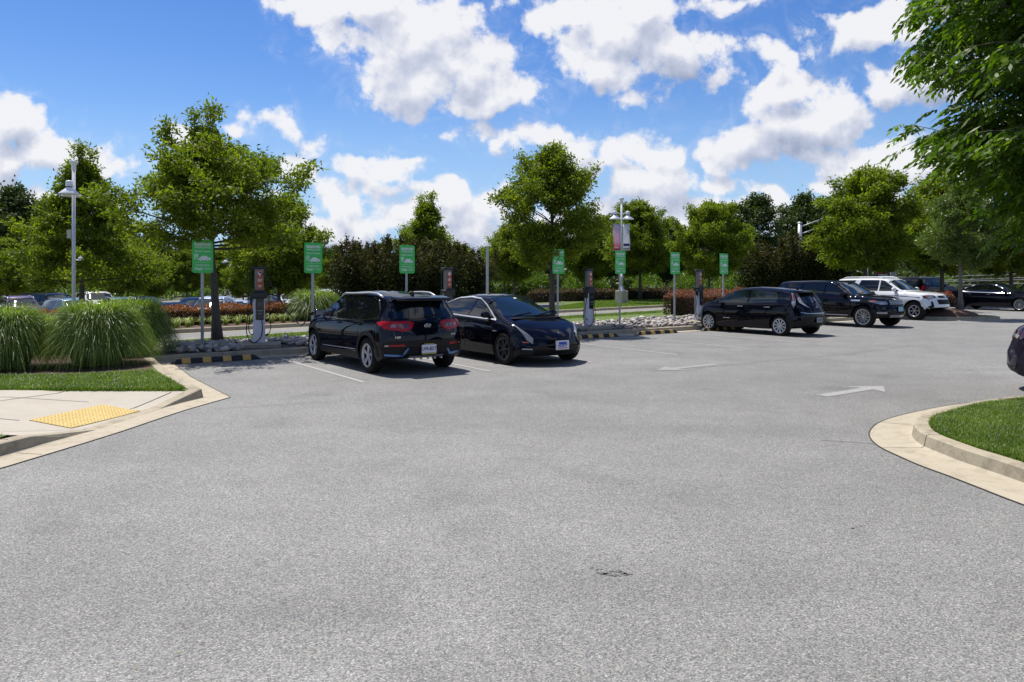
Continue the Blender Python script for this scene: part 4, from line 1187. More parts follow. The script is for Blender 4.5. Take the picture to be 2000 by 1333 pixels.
def make_sign(loc, label, panel=True, ph=2.53, rz=0.0):
    """parking sign: post, panel facing the bays, its lettering and the plug-in car symbol"""
    t_ = empty('parking_sign', loc, rz, label, 'parking sign', 'green reserved parking signs along the kerb')
    bm = bmesh.new(); top = ph - .16 if panel else ph
    add_box(bm, (0,0,top/2), (.055,.05,top)); bobj('post', bm, M_STEEL, t_)
    up = Vector((0,0,1)); n = N.copy(); rt = U.copy()
    zc = ph - .375; o = n*.034 + up*zc
    M = frame_matrix(o, rt, up)
    w, h, r = .455, .76, .055
    pts = []
    for cx, cy, a0 in ((w/2-r,h/2-r,0),(-w/2+r,h/2-r,90),(-w/2+r,-h/2+r,180),(w/2-r,-h/2+r,270)):
        for k in range(5): a = R(a0+k*22.5); pts.append((cx+r*math.cos(a), cy+r*math.sin(a)))
    bm = bmesh.new(); add_prism(bm, pts, -.004, .004, M=M); fixn(bm)
    p = bobj('sign_panel', bm, M_GREEN, t_)
    def tx(s, y, size, bold=.0, sx=1.0, x=0, al='CENTER'):
        m = text_obj('lettering', s, size, M_WHITE, M @ Matrix.Translation((x, y, .0052)), p, bold, al, sx)
        return m
    tx('RESERVED', .275, .082, .0035, .98); tx('PARKING', .205, .072, .0, 1.12)
    tx('Electric Vehicle', .115, .054, .0008, .98)
    tx('Charging Station', -.195, .046, .0006, 1.0)
    tx('Tanger', -.285, .062, .003, 1.0, -.175, 'LEFT'); tx('Outlets', -.285, .050, .0, 1.0, .035, 'LEFT')
    bm = bmesh.new()
    car = [(-.10,-.085),(-.085,-.045),(-.055,-.03),(-.02,.012),(.07,.015),(.115,-.02),(.165,-.035),(.175,-.06),(.17,-.085),(.14,-.088),(.13,-.062),(.105,-.055),(.08,-.068),(.072,-.09),(-.02,-.09),(-.03,-.066),(-.05,-.058),(-.072,-.068),(-.08,-.09)]
    add_prism(bm, [(x-.0, y-.0) for x, y in car], .0052, .0062, M=M)
    for cx in (-.05, .105):
        add_prism(bm, [(cx+.02*math.cos(a*.7854), -.088+.02*math.sin(a*.7854)) for a in range(8)], .0052, .0062, M=M)
    for q in ([(-.185,-.06),(-.185,.055),(-.172,.055),(-.172,-.06)], [(-.172,.055),(-.172,.043),(-.085,.043),(-.085,.055)], [(-.150,-.02),(-.150,.030),(-.105,.030),(-.105,-.02)], [(-.172,-.06),(-.172,-.047),(-.10,-.047),(-.10,-.06)], [(-.18,-.135),(-.18,-.139),(.18,-.139),(.18,-.135)], [(-.18,-.243),(-.18,-.247),(.18,-.247),(.18,-.243)], [(-.03,.16),(-.03,.163),(.03,.163),(.03,.16)]):
        add_prism(bm, q, .0052, .0062, M=M)
    fixn(bm); bobj('print', bm, M_WHITE, p)
    for zz in (.28, -.28):
        bm = bmesh.new(); add_box(bm, (n.x*.0405, n.y*.0405, zc+zz*.9), (.016,.016,.016), 0, .003); bobj('bolt', bm, M_STEEL, p)
    return t_
sl_ = ['green parking sign nearest the camera, just left of the young oak trunk',
       'green parking sign in front of the pale grass clump, left of the dark crossover',
       'green parking sign rising behind the roof of the rear-facing black car', None,
       'green parking sign beside the oak trunk behind the black sedan',
       'green parking sign directly below the lamp post banners',
       'green parking sign standing in the pale stones left of the reddish hedge',
       'green parking sign farthest away, behind the bonnet of the black hatchback']
first = None
ang = math.atan2(U.y, U.x)
for k, lb in enumerate(sl_):
    if lb is None: continue
    p = row(PITCH*k, .0, .12)
    if first is None: first = make_sign(p, lb); continue
    c = copy_tree(first); c.location = p; c['label'] = lb; c.rotation_euler.z = R(rnd.uniform(-1.5,1.5)); c.rotation_euler.x = R(rnd.uniform(-.8,.8))
bp_ = empty('bare_post', row(PITCH*3, 0, .12), 0, 'bare grey square post without a panel, behind the roof of the black sedan', 'post')
bm = bmesh.new(); add_box(bm, (0,0,1.27), (.06,.06,2.54), ang, .006); bobj('post', bm, M_STEEL, bp_)
bm = bmesh.new(); add_box(bm, (0,0,2.55), (.068,.068,.03), ang, .006); bobj('cap', bm, M_STEEL, bp_)

# charging stations
def tube_obj(name, pts, r, mat, parent=None, seg=6):
    bm = bmesh.new(); add_tube(bm, pts, r, seg); fixn(bm); return bobj(name, bm, mat, parent, smooth=True)
def spline(pts, n=8):
    pts = [Vector(p) for p in pts]; P = [pts[0]] + pts + [pts[-1]]; out = []
    for i in range(1, len(P)-2):
        for k in range(n):
            t = k/n; a, b, c, d = P[i-1:i+3]
            out.append(.5*((2*b) + (c-a)*t + (2*a-5*b+4*c-d)*t*t + (3*b-a-3*c+d)*t**3))
    out.append(pts[-1]); return out
def make_charger(loc, label, rz, left_loop=True):
    t_ = empty('charging_station', loc, rz, label, 'charging station', 'electric car charging stations'); t_.scale = (.86,.9,1)
    # local frame: x along the row, y back from the bays (front faces -y)
    bm = bmesh.new(); add_box(bm, (0,-.15,.03), (1.15,.95,.14), 0, .015); bobj('concrete_pad', bm, M_CONC, t_)
    bm = bmesh.new()
    a = [(-.155,-.11),(.155,-.11),(.155,.10),(-.155,.10)]
    vs0 = [bm.verts.new((x*1.08, y*1.05, .10)) for x, y in a]; vs1 = [bm.verts.new((x*.93, y*.85, 1.28)) for x, y in a]
    bm.faces.new(vs0[::-1]); bm.faces.new(vs1)
    for i in range(4): bm.faces.new((vs0[i], vs0[(i+1)%4], vs1[(i+1)%4], vs1[i]))
    bmesh.ops.bevel(bm, geom=bm.edges[:], offset=.018, segments=2, affect='EDGES'); fixn(bm)
    bobj('body', bm, M_CHW, t_)
    bm = bmesh.new(); add_box(bm, (0,-.02,1.235), (.42,.27,.16), 0, .03); add_box(bm, (0,-.06,1.335), (.28,.16,.05), 0, .015); bobj('holster_collar', bm, M_BLK, t_)
    bm = bmesh.new(); add_box(bm, (.02,-.118,.98), (.215,.035,.66), 0, .01); pn = bobj('front_panel', bm, M_CHG, t_)
    bm = bmesh.new(); add_box(bm, (.02,-.138,1.02), (.12,.006,.10)); bobj('screen', bm, pmat('lcd',(.05,.055,.05),.2), pn)
    bm = bmesh.new(); add_box(bm, (.02,-.139,.87), (.15,.006,.02)); add_box(bm, (.02,-.139,.80), (.10,.006,.016)); bobj('label_strip', bm, pmat('label_grey',(.25,.25,.26),.5), pn)
    bm = bmesh.new(); add_box(bm, (0,-.01,1.59), (.235,.13,.55), 0, .01); up_ = bobj('upper_display', bm, pmat('display_grey',(.16,.17,.17),.4), t_)
    bm = bmesh.new(); add_box(bm, (.02,-.078,1.60), (.15,.012,.44)); og = bobj('orange_label', bm, M_ORNG, up_)
    M = frame_matrix((.02,-.086,1.60), (1,0,0), (0,0,1))
    text_obj('lettering', 'EV', .10, M_WHITE, M @ Matrix.Translation((0,-.01,.0)), og, .002)
    bm = bmesh.new()
    add_box(bm, (.02,-.086,1.745), (.11,.003,.022)); add_box(bm, (.02,-.086,1.745), (.024,.0036,.11)); add_box(bm, (-.025,-.086,1.775),(.018,.0042,.05)); add_box(bm, (.065,-.086,1.775),(.018,.0042,.05)); add_box(bm, (.02,-.086,1.47),(.10,.003,.012)); add_box(bm, (.02,-.086,1.44),(.07,.003,.012))
    bobj('plug_symbol', bm, M_WHITE, og)
    bm = bmesh.new(); add_box(bm, (-.01,0,1.895), (.40,.20,.07), 0, .02); bobj('cap', bm, M_BLK, t_)
    # retractor arm and cables
    tube_obj('cable', spline([(-.20,-.02,1.88),(-.25,-.03,1.80),(-.28,-.05,1.25),(-.30,-.06,.75),(-.33,-.05,.38),(-.24,-.10,.16),(-.10,-.17,.12),(.05,-.17,.25),(.09,-.16,.50),(.06,-.15,.68)]), .014, M_CABLE, t_)
    tube_obj('cable', spline([(-.19,-.06,1.24),(-.21,-.08,.95),(-.26,-.06,.60),(-.27,-.06,.42),(-.22,-.08,.31),(-.14,-.09,.31)]), .013, M_CABLE, t_)
    tube_obj('cable', spline([(.19,0,1.86),(.24,-.03,1.5),(.26,-.04,1.0),(.29,-.04,.62),(.31,-.04,.48),(.27,-.05,.34),(.20,-.07,.30)]), .012, M_CABLE, t_)
    bm = bmesh.new(); add_tube(bm, [(.24,-.05,.30),(.16,-.08,.27)], [.03,.022], 8); bobj('plug', bm, M_BLK, t_); bm = bmesh.new(); add_box(bm, (-.215,-.08,1.10), (.07,.12,.20), .2, .02); bobj('plug', bm, M_BLK, t_)
    return t_
cl = [('white charging station with black cables between the first two parking signs', 1.295, 0), ('charging station showing its orange label behind the dark car roofs', 1.295+2*PITCH, .3), ('white charging station standing in stones right of the black sedan bonnet', 1.295+4*PITCH, .55), ('white charging station in front of the reddish hedge at the nose of the black hatchback', 1.295+6*PITCH, .7)]
chg = None
for lb, t_, tw_ in cl:
    p = row(t_, -.05, .13)
    if chg is None: chg = make_charger(p, lb, ang-.30)
    else:
        c = copy_tree(chg); c.location = p; c.rotation_euler.z = ang + .10; c['label'] = lb

# rubber wheel stops
def make_stop(loc, label):
    t_ = empty('wheel_stop', loc, ang, label, 'wheel stop', 'black and yellow wheel stops at the heads of the bays')
    L = 1.83; bm = bmesh.new()
    prof = [(-.076,0),(-.066,.03),(-.034,.10),(.034,.10),(.066,.03),(.076,0)]
    def pr(bm, x0, x1, s0, s1, g=0, mi=0):
        a = [bm.verts.new((x0, y*(1+g), z*s0*(1+g))) for y, z in prof]; b = [bm.verts.new((x1, y*(1+g), z*s1*(1+g))) for y, z in prof]
        for i in range(5): bm.faces.new((a[i], b[i], b[i+1], a[i+1]))
        bm.faces.new(a); bm.faces.new(b[::-1])
    pr(bm, -L/2, -L/2+.14, .12, 1); pr(bm, -L/2+.14, L/2-.14, 1, 1); pr(bm, L/2-.14, L/2, 1, .12)
    fixn(bm); bobj('rubber_body', bm, M_RUB, t_)
    for k in range(4):
        x = -L/2+.30 + k*(L-.60)/3; bm = bmesh.new()
        pr(bm, x-.085, x+.085, 1, 1, .035); fixn(bm); bobj('yellow_mark', bm, M_YEL, t_)
    bm = bmesh.new()
    for k in range(3): add_lathe(bm, [(.022,.1005),(.022,.104),(.0005,.104)], 10, (-.45+.45*k,0,0))
    bobj('anchor_cap', bm, M_RUB, t_)
    return t_
wl = ['whole wheel stop in the empty bay nearest the camera, below the first green sign','wheel stop under the front of the rear-facing black car','wheel stop hidden behind the dark sedan','wheel stop just right of the black sedan nose, in tree shade','whole wheel stop in the empty bay below the banner pole','wheel stop at the front wheel of the black hatchback']
ks = [None]*6; stop = None
for i, (lb, t_) in enumerate(zip(wl, [.08, 2.90, 2.59*2+.35, 10.72, 13.30, 16.30])):
    p = row(t_-.1, 1.42, .006)
    if stop is None: stop = make_stop(p, lb)
    else:
        c = copy_tree(stop); c.location = p; c['label'] = lb; c.rotation_euler.z = ang + R(rnd.uniform(-1.5,1.5))

# lamp posts
def make_lamp(loc, label, hgt=6.55, rz=0.0, arms=(0, math.pi), box=True, base=0.0, name='lamp_post'):
    t_ = empty(name, loc, rz, label, 'lamp post', None)
    bm = bmesh.new(); add_tube(bm, [(0,0,base),(0,0,hgt)], [.072,.062], 14); bobj('pole', bm, M_POLEW, t_, smooth=True)
    bm = bmesh.new(); add_lathe(bm, [(.085,hgt-.35),(.09,hgt-.12),(.15,hgt-.05),(.16,hgt+.0),(.15,hgt+.03),(.0005,hgt+.03)], 16); add_tube(bm, [(0,0,hgt+.02),(0,0,hgt+.16)], .012, 6); add_box(bm, (.1,0,hgt-.02), (.12,.05,.05)); fixn(bm); bobj('finial', bm, M_LAMPW, t_)
    for a in arms:
        c, s = math.cos(a), math.sin(a); d = .43; z = hgt-1.12
        bm = bmesh.new(); add_tube(bm, [(0,0,z+.12),(c*d*.6,s*d*.6,z+.20),(c*d,s*d,z+.20)], .028, 8); arm = bobj('arm', bm, M_POLEW, t_, smooth=True)
        bm = bmesh.new()
        add_lathe(bm, [(.0005,z+.34),(.10,z+.33),(.125,z+.28),(.13,z+.13),(.12,z+.11)], 18, (c*d,s*d,0)); fixn(bm); bobj('ballast_housing', bm, M_LAMPW, arm, smooth=True)
        bm = bmesh.new(); add_lathe(bm, [(.11,z+.12),(.105,z+.06),(.115,z+.05)], 18, (c*d,s*d,0)); bobj('neck', bm, pmat('lamp_neck',(.12,.12,.14),.5), arm)
        bm = bmesh.new(); add_lathe(bm, [(.10,z+.07),(.14,z+.02),(.37,z-.17),(.375,z-.20),(.36,z-.195),(.13,z),(.0005,z+.01)], 28, (c*d,s*d,0)); fixn(bm); bobj('lamp_shade', bm, M_LAMPW, arm, smooth=True)
    if box:
        bm = bmesh.new(); add_box(bm, (-.16,0,4.35), (.16,.12,.34), 0, .01); add_tube(bm, [(-.10,0,4.1),(-.10,0,4.5)], .012, 6); bobj('junction_box', bm, pmat('box_beige',(.45,.43,.38),.5), t_)
        bm = bmesh.new(); add_tube(bm, spline([(.08,0,3.35),(.2,0,3.32),(.28,0,3.42),(.26,0,3.5)],4), .02, 6); add_lathe(bm, [(.0005,3.46),(.07,3.44),(.08,3.38),(.0005,3.30)], 10, (.26,0,0)); bobj('camera_bracket', bm, M_LAMPW, t_, smooth=True)
    return t_
def lampz(px, D, top_px, label, **k):
    p = at(px, D); z0 = gh(p.x, D); top = H + (540-top_px)*D/F
    return make_lamp((p.x, D, z0), label, hgt=top-z0-.05, **k)
lampz(144, 29, 314, 'tall pale grey lamp post with two bell shades rising above the grass clumps', rz=0, arms=(R(-80), R(128)), name='lamp_post')
lampz(21, 60, 486, 'small distant lamp post at the far left edge', arms=(R(90), R(-90)), box=False)
L3 = at(1214, 46.5); t3 = 6.45
lp = make_lamp((L3.x, L3.y, .13), 'lamp post with two hanging banners on a square concrete base', hgt=H+(540-388)*46.5/F-.13, arms=(R(15), R(195)), box=False, base=.9)
bm = bmesh.new(); add_box(bm, (0,0,.36), (.58,.58,.86), ang, .03); bobj('concrete_base', bm, concrete_mat('base_concrete',(.42,.38,.28),(.55,.50,.40)), lp)
bm = bmesh.new(); add_lathe(bm, [(.20,.79),(.20,.86),(.13,.92),(.11,1.05),(.09,1.1)], 14); add_box(bm, (0,-.09,1.55), (.14,.06,.6)); fixn(bm); bobj('base_cover', bm, M_POLEW, lp, smooth=True)
# banners
M_BAN1 = bpy.data.materials.new('banner_pink'); M_BAN1.use_nodes = True
ns, ls = nt(M_BAN1); tc = ns.new('ShaderNodeTexCoord'); sp_ = ns.new('ShaderNodeSeparateXYZ'); ls.new(tc.outputs['Generated'], sp_.inputs[0])
cr = ns.new('ShaderNodeValToRGB'); ls.new(sp_.outputs[2], cr.inputs[0]); cr.color_ramp.elements[0].color = (.75,.07,.16,1); cr.color_ramp.elements[1].color = (.78,.68,.86,1)
e = cr.color_ramp.elements.new(.35); e.color = (.88,.55,.66,1)
ls.new(cr.outputs[0], ns['Principled BSDF'].inputs['Base Color']); ns['Principled BSDF'].inputs['Roughness'].default_value = .7
M_BAN2 = pmat('banner_white', (.88,.87,.90), .7); M_PURP = pmat('banner_purple', (.05,.03,.18), .6); M_PINKW = pmat('banner_pale', (.75,.66,.72), .6)
px_m = F/46.5
for side, mt, lb in ((-1, M_BAN1, 'pink and lilac banner hanging on the left of the lamp post'), (1, M_BAN2, 'white banner with a purple stripe hanging on the right of the lamp post')):
    zt = H+(540-439)*46.5/F; zb = H+(540-489)*46.5/F
    b_ = empty('banner', (L3.x, L3.y, 0), .12, lb, 'banner', 'banners on the lamp post')
    V = []; 
    for j in range(9):
        for i in range(4):
            x = side*(.09 + .44*i/3); V.append((x + (0.02*math.sin(j*.8) if i else 0), .025*math.sin(j*.9+i), zb+(zt-zb)*j/8))
    Fc = [(j*4+i, j*4+i+1, (j+1)*4+i+1, (j+1)*4+i) for j in range(8) for i in range(3)]
    
    if not any(n.type == 'BSDF_TRANSLUCENT' for n in mt.node_tree.nodes):      # thin vinyl glows a little against the sun
        ns, ls = nt(mt); tr_ = ns.new('ShaderNodeBsdfTranslucent'); mx_ = ns.new('ShaderNodeMixShader'); mx_.inputs[0].default_value = .4
        bc = ns['Principled BSDF'].inputs['Base Color']
        if bc.is_linked: ls.new(bc.links[0].from_socket, tr_.inputs[0])
        else: tr_.inputs[0].default_value = bc.default_value
        ls.new(ns['Principled BSDF'].outputs[0], mx_.inputs[1]); ls.new(tr_.outputs[0], mx_.inputs[2]); ls.new(mx_.outputs[0], ns['Material Output'].inputs['Surface'])
    cl_ = mobj('cloth', V, Fc, mt, b_, smooth=True); cl_.modifiers.new('s', 'SOLIDIFY').thickness = .006
    for zz in (zt+.02, zb-.02): tube_obj('bracket', [(side*.05,0,zz),(side*.56,0,zz)], .015, M_POLEW, b_)
    bm = bmesh.new(); y0 = -.035
    if side > 0:
        add_box(bm, (.31,y0,zb+.33), (.40,.004,.16)); bobj('stripe', bm, M_PURP, b_)
        bm = bmesh.new()
        for k in range(7): add_box(bm, (.16+.05*k,y0,zb+.72+.10*k), (.03,.004,.05))
        for k in range(6): add_box(bm, (.16+.06*k,y0,zb+.10), (.03,.004,.07))
        bobj('print', bm, M_PURP, b_)
    else:
        add_lathe(bm, [(.03,-.04),(.11,-.041),(.11,-.046),(.03,-.045)], 14, (-.31,0,zb+.48), 'Y'); add_box(bm, (-.31,y0-.005,zb+.15), (.26,.004,.07)); fixn(bm); bobj('print', bm, M_PINKW, b_)
# plain tall poles in the far car park
for px, D, tp_, lb in [(449,62,512,'slim pale lamp post seen right of the near oak trunk'),(458,60,505,'slim pale lamp post just left of the first charging station')]:
    p = at(px, D); z0 = gh(p.x, D); h_ = H+(540-tp_)*D/F-z0
    t_ = empty('lamp_post', (p.x, D, z0), 0, lb, 'lamp post'); bm = bmesh.new(); add_tube(bm, [(0,0,0),(0,0,h_)], [.10,.08], 10); bobj('pole', bm, M_POLEW, t_, smooth=True)
    bm = bmesh.new(); add_lathe(bm, [(.05,h_+.2),(.1,h_+.1),(.42,h_-.08),(.0005,h_-.05)], 16, (-.35,0,0)); add_tube(bm, [(0,0,h_),(-.35,0,h_+.12)], .03, 6); bobj('lamp_shade', bm, M_LAMPW, t_, smooth=True)
# blue information pillar and sign far left of centre
p = at(565, 58); z0 = gh(p.x, 58); t_ = empty('information_pillar', (p.x, 58, z0), 0, 'narrow blue pillar in the far car park between the second sign and the charging station', 'pillar')
bm = bmesh.new(); add_box(bm, (0,0,1.25), (.30,.30,2.5), 0, .02); bobj('body', bm, pmat('pillar_blue',(.02,.09,.35),.4), t_)
bm = bmesh.new(); add_box(bm, (0,0,2.62), (.2,.2,.25), 0, .03); add_box(bm, (0,-.155,2.1), (.16,.01,.2)); bobj('beacon', bm, M_LAMPW, t_)
# traffic signal mast behind the dark shrubs
p = at(1562, 62); t_ = empty('traffic_signal_mast', (p.x, 62, 0), 0, 'grey traffic signal pole with long arms above the dark shrubs', 'signal mast')
zt = H+(540-436)*62/F
bm = bmesh.new(); add_tube(bm, [(0,0,0),(0,0,zt)], [.19,.16], 12); add_lathe(bm, [(.2,zt-.05),(.2,zt+.05),(.0005,zt+.12)], 12); bobj('pole', bm, M_STEEL, t_, smooth=True)
bm = bmesh.new(); add_tube(bm, [(0,0,zt-.35),(1.9,0,zt+.35)], .05, 8); add_tube(bm, [(0,0,zt-.95),(1.4,0,zt-.45)], .04, 8); add_tube(bm, [(0,0,H+(540-482)*62/F),(6.5,0,H+(540-476)*62/F)], [.09,.06], 8); bobj('mast_arm', bm, M_STEEL, t_, smooth=True)
bm = bmesh.new(); add_box(bm, (1.6,0,H+(540-470)*62/F), (.10,.10,.9)); add_box(bm, (5.4,0,H+(540-484)*62/F), (.34,.3,.9)); bobj('signal_head', bm, pmat('signal_black',(.05,.05,.04),.6), t_)
# small far signs behind the white vehicle
def flat_sign(px, D, ptop, pbot, w, mat, name, label, post=True, extra=None):
    p = at(px, D); z1 = H+(540-ptop)*D/F; z0_ = H+(540-pbot)*D/F
    t_ = empty(name, (p.x, D, 0), 0, label, 'sign')
    bm = bmesh.new(); add_box(bm, (0,0,(z0_+z1)/2), (w,.06,z1-z0_)); pn = bobj('sign_panel', bm, mat, t_)
    bm = bmesh.new()
    for x in ((-w*.3, w*.3) if w > 1 else (0,)): add_tube(bm, [(x,.06,0),(x,.06,z1-.05)], .035, 6)
    bobj('post', bm, M_STEEL, t_)
    return t_, pn, z0_, z1
t_, pn, z0_, z1 = flat_sign(1724, 55, 531.5, 543, 1.0, pmat('sign_navy',(.02,.025,.12),.5), 'roadside_sign', 'dark blue roadside sign with a red header behind the white vehicle roof')
bm = bmesh.new(); add_box(bm, (0,-.04,z1-.06), (.96,.02,.12)); bobj('header', bm, pmat('sign_red',(.30,.02,.04),.5), pn)
M = frame_matrix((0,-.045,z0_+.16), (1,0,0), (0,0,1)); text_obj('lettering', 'OPEN', .26, M_WHITE, M, pn, .004)
flat_sign(1745, 54, 532, 546, .46, M_STEEL, 'roadside_sign', 'blank grey back of a roadside sign behind the white vehicle')
flat_sign(1657, 60, 529, 537, .55, pmat('street_teal',(.03,.20,.17),.5), 'street_name_sign', 'small teal street name sign left of the tall tree trunk')
p = at(1694, 50); t_ = empty('utility_post', (p.x, 50, 0), 0, 'slim grey post with a cross bar behind the white vehicle', 'post')
bm = bmesh.new(); add_tube(bm, [(0,0,0),(0,0,H+(540-512)*50/F)], .06, 8); bobj('pole', bm, M_STEEL, t_, smooth=True)
bm = bmesh.new(); add_tube(bm, [(-.7,0,2.15),(0,0,2.0)], .03, 6); bobj('cross_bar', bm, M_STEEL, t_, smooth=True)
p = at(921, 55); t_ = empty('utility_post', (p.x, 55, 0), 0, 'thin pale post far behind the black sedan roof', 'post')
bm = bmesh.new(); add_tube(bm, [(0,0,0),(0,0,H-.6*0+(540-561)*55/F)], .05, 6); bobj('pole', bm, M_POLEW, t_)
# overhead wires beyond the cars
def wire(a, b, sag, label, r=.022):
    a, b = Vector(a), Vector(b); n = 20; pts = []
    for i in range(n+1):
        f = i/n; p = a.lerp(b, f); p.z -= sag*4*f*(1-f); pts.append(p)
    o = tube_obj('overhead_wire', pts, r, pmat('wire_grey',(.30,.30,.31),.5), None, 4)
    tag(o, label, 'wire', 'overhead wires behind the parked cars')
for i, (y0, y1, lb) in enumerate([(542,530,'topmost overhead wire behind the black saloon'),(549,538,'second overhead wire from the top behind the black saloon'),(551,543,'third overhead wire from the top behind the black saloon'),(558,551,'lowest overhead wire behind the black saloon')]):
    a = at(1745, 56, H+(540-y0)*56/F); b = at(2150, 56, H+(540-y1+4)*56/F)
    wire(a, b, .12, lb, .020)
for y, lb in [(483,'upper overhead wire crossing the airy tree behind the last green sign'),(491,'lower overhead wire crossing the airy tree behind the last green sign')]:
    wire(at(1425,66,H+(540-y)*66/F), at(1522,66,H+(540-y-1)*66/F), .02, lb, .03)
# river stones
def stones():
    rg = np.random.default_rng(9); rr = random.Random(9)
    ico = bmesh.new(); bmesh.ops.create_icosphere(ico, subdivisions=2, radius=1.0)
    base = np.array([v.co[:] for v in ico.verts]); fc = np.array([[v.index for v in f.verts] for f in ico.faces]); ico.free()
    V = []; Fc = []; T = []; n = 0
    def reg(k, t0, t1, n0, n1f, smin, smax, layers=1):
        nonlocal n
        for _ in range(k):
            t = rr.uniform(t0, t1); nn = rr.uniform(n0, n1f(t) if callable(n1f) else n1f)
            if any(abs(t-(1.295+2*PITCH*q)) < .62 and nn > -.50 for q in range(4)) : continue
            p = row(t, nn)
            r = rr.uniform(smin, smax)*(1.5 if rr.random() < .08 else 1)
            sc = np.array([r*rr.uniform(.8,1.5), r*rr.uniform(.7,1.2), r*rr.uniform(.5,.85)])
            a = rr.uniform(0, 6.28); ca, sa = math.cos(a), math.sin(a)
            b = base*(1+.16*np.sin(base[:, [1,2,0]]*3.1+rr.uniform(0,6)) + .07*np.sin(base[:, [2,0,1]]*6.3+rr.uniform(0,6)))*sc
            til = rr.uniform(-.4,.4); ct, st_ = math.cos(til), math.sin(til)
            b = b @ np.array([[1,0,0],[0,ct,-st_],[0,st_,ct]]).T @ np.array([[ca,-sa,0],[sa,ca,0],[0,0,1]]).T
            b += np.array([p.x, p.y, .15 + sc[2]*rr.uniform(.2,.9) + (rr.uniform(0,.06))])
            V.append(b); Fc.append(fc+n); n += len(base)
            c = rr.choice([.15,.3,.45,.6,.75,.9]); T.append(np.full(len(base), c+rr.uniform(-.07,.07)))
    back = lambda t: -1.35 - max(0, (t-4))*.145
    reg(3000, -.7, 24.5, .82, lambda t: -1.25 - max(0, t-6)*.12, .036, .078)
    reg(160, -.7, 3.0, .80, -1.2, .06, .10)
    me = bpy.data.meshes.new('river_stones'); me.from_pydata(np.concatenate(V).tolist(), [], np.concatenate(Fc).tolist())
    a = me.attributes.new('tint', 'FLOAT', 'POINT'); a.data.foreach_set('value', np.concatenate(T).astype(np.float32))
    me.polygons.foreach_set('use_smooth', [True]*len(me.polygons))
    m = bpy.data.materials.new('river_stone'); m.use_nodes = True; ns, ls = nt(m); b = ns['Principled BSDF']
    at_ = ns.new('ShaderNodeAttribute'); at_.attribute_name = 'tint'; cr = ns.new('ShaderNodeValToRGB'); ls.new(at_.outputs['Fac'], cr.inputs[0])
    E = [(0,(.10,.095,.095)),(.3,(.20,.19,.18)),(.55,(.31,.28,.245)),(.75,(.38,.31,.26)),(1,(.50,.475,.43))]
    cr.color_ramp.elements[0].color = (*E[0][1],1); cr.color_ramp.elements[1].color = (*E[-1][1],1)
    for p_, c in E[1:-1]: e = cr.color_ramp.elements.new(p_); e.color = (*c,1)
    ls.new(cr.outputs[0], b.inputs['Base Color']); b.inputs['Roughness'].default_value = .7
    me.materials.append(m)
    o = link(bpy.data.objects.new('river_stones', me)); tag(o, 'bed of pale rounded river stones behind the kerb', 'stones', kind='stuff')
    kind(sheet('stone_bed_soil', [P2(row(-.75,.84)), P2(row(24.5,.84)), P2(row(24.5,-3.6)), P2(row(6,-1.4)), P2(row(-.75,-1.35))], .147, pmat('bed_soil',(.05,.045,.04),.95,col2=(.10,.09,.08),vscale=14)))
    kind(swept('concrete_strip', [P2(row(-.75,-1.42)), P2(row(6,-1.47)), P2(row(24.5,-3.67))], [(-.06,.135),(-.06,.165),(.06,.165),(.06,.135)], M_CONC))
stones()
# ------------------------------------------------------------- cars
def paint(name, col, metal=0.0, rough=.28):
    m = pmat(name, col, rough, metal=metal, coat=(1.0 if max(col) > .08 else .62), spec=(.5 if max(col) > .08 else .0), coatr=.015)
    return m
P_NAVY = paint('paint_midnight_blue', (.003,.003,.008), .0, .25)
P_BLACK = paint('paint_black', (.003,.003,.007))
P_BLK2 = paint('paint_black_plain', (.005,.005,.006))
P_WHITE = paint('paint_white', (.62,.63,.65))
P_PURP = paint('paint_dark_grey', (.020,.016,.028), .3)
P_MAROON = paint('paint_maroon', (.10,.008,.020), .2)
P_SILV = paint('paint_silver', (.42,.45,.50), .5, .3)
P_DKBL = paint('paint_dark_blue', (.010,.018,.050), .2)
P_TEAL = paint('paint_teal_grey', (.10,.17,.18), .3)
P_CREAM = paint('paint_cream', (.60,.58,.50))
P_RED = paint('paint_red', (.25,.015,.01))
M_GLASS = pmat('car_glass', (.004,.005,.006), .03, spec=.6)
M_GLASS2 = pmat('windscreen_glass', (.005,.010,.012), .03, spec=.6, coat=.15)
M_TRIM = pmat('trim_black', (.009,.009,.010), .55, spec=.22)
M_CHROME = pmat('chrome', (.62,.63,.65), .14, metal=1.0)
M_SATIN = pmat('satin_silver', (.50,.51,.53), .35, metal=.5)
M_ALLOY = pmat('alloy', (.42,.42,.44), .32, metal=.75)
M_ALLOYD = pmat('alloy_dark', (.07,.07,.075), .35, metal=.6)
M_TYRE = pmat('tyre', (.010,.010,.010), .8, spec=.2)
M_LRED = pmat('lens_red', (.34,.003,.010), .25, coat=.25, spec=.2)
M_LCLR = pmat('lens_clear', (.30,.32,.35), .14, metal=.4, coat=1.0)
M_LAMB = pmat('lens_amber', (.50,.10,.02), .15, coat=1.0)
M_LDRK = pmat('lens_dark', (.03,.03,.035), .1, coat=1.0)
M_LBLUE = pmat('lens_blue', (.18,.27,.45), .12, metal=.4, coat=1.0)
M_BLUET = pmat('trim_blue', (.10,.20,.45), .2, metal=.7)
M_PLATE = pmat('plate_white', (.60,.60,.66), .4)
M_PBLUE = pmat('plate_blue', (.03,.06,.40), .4)
M_PRED = pmat('plate_red', (.40,.04,.05), .4)
M_PINK = pmat('plate_ink', (.02,.02,.10), .5)
M_PYEL = pmat('plate_yellow', (.35,.30,.03), .5)

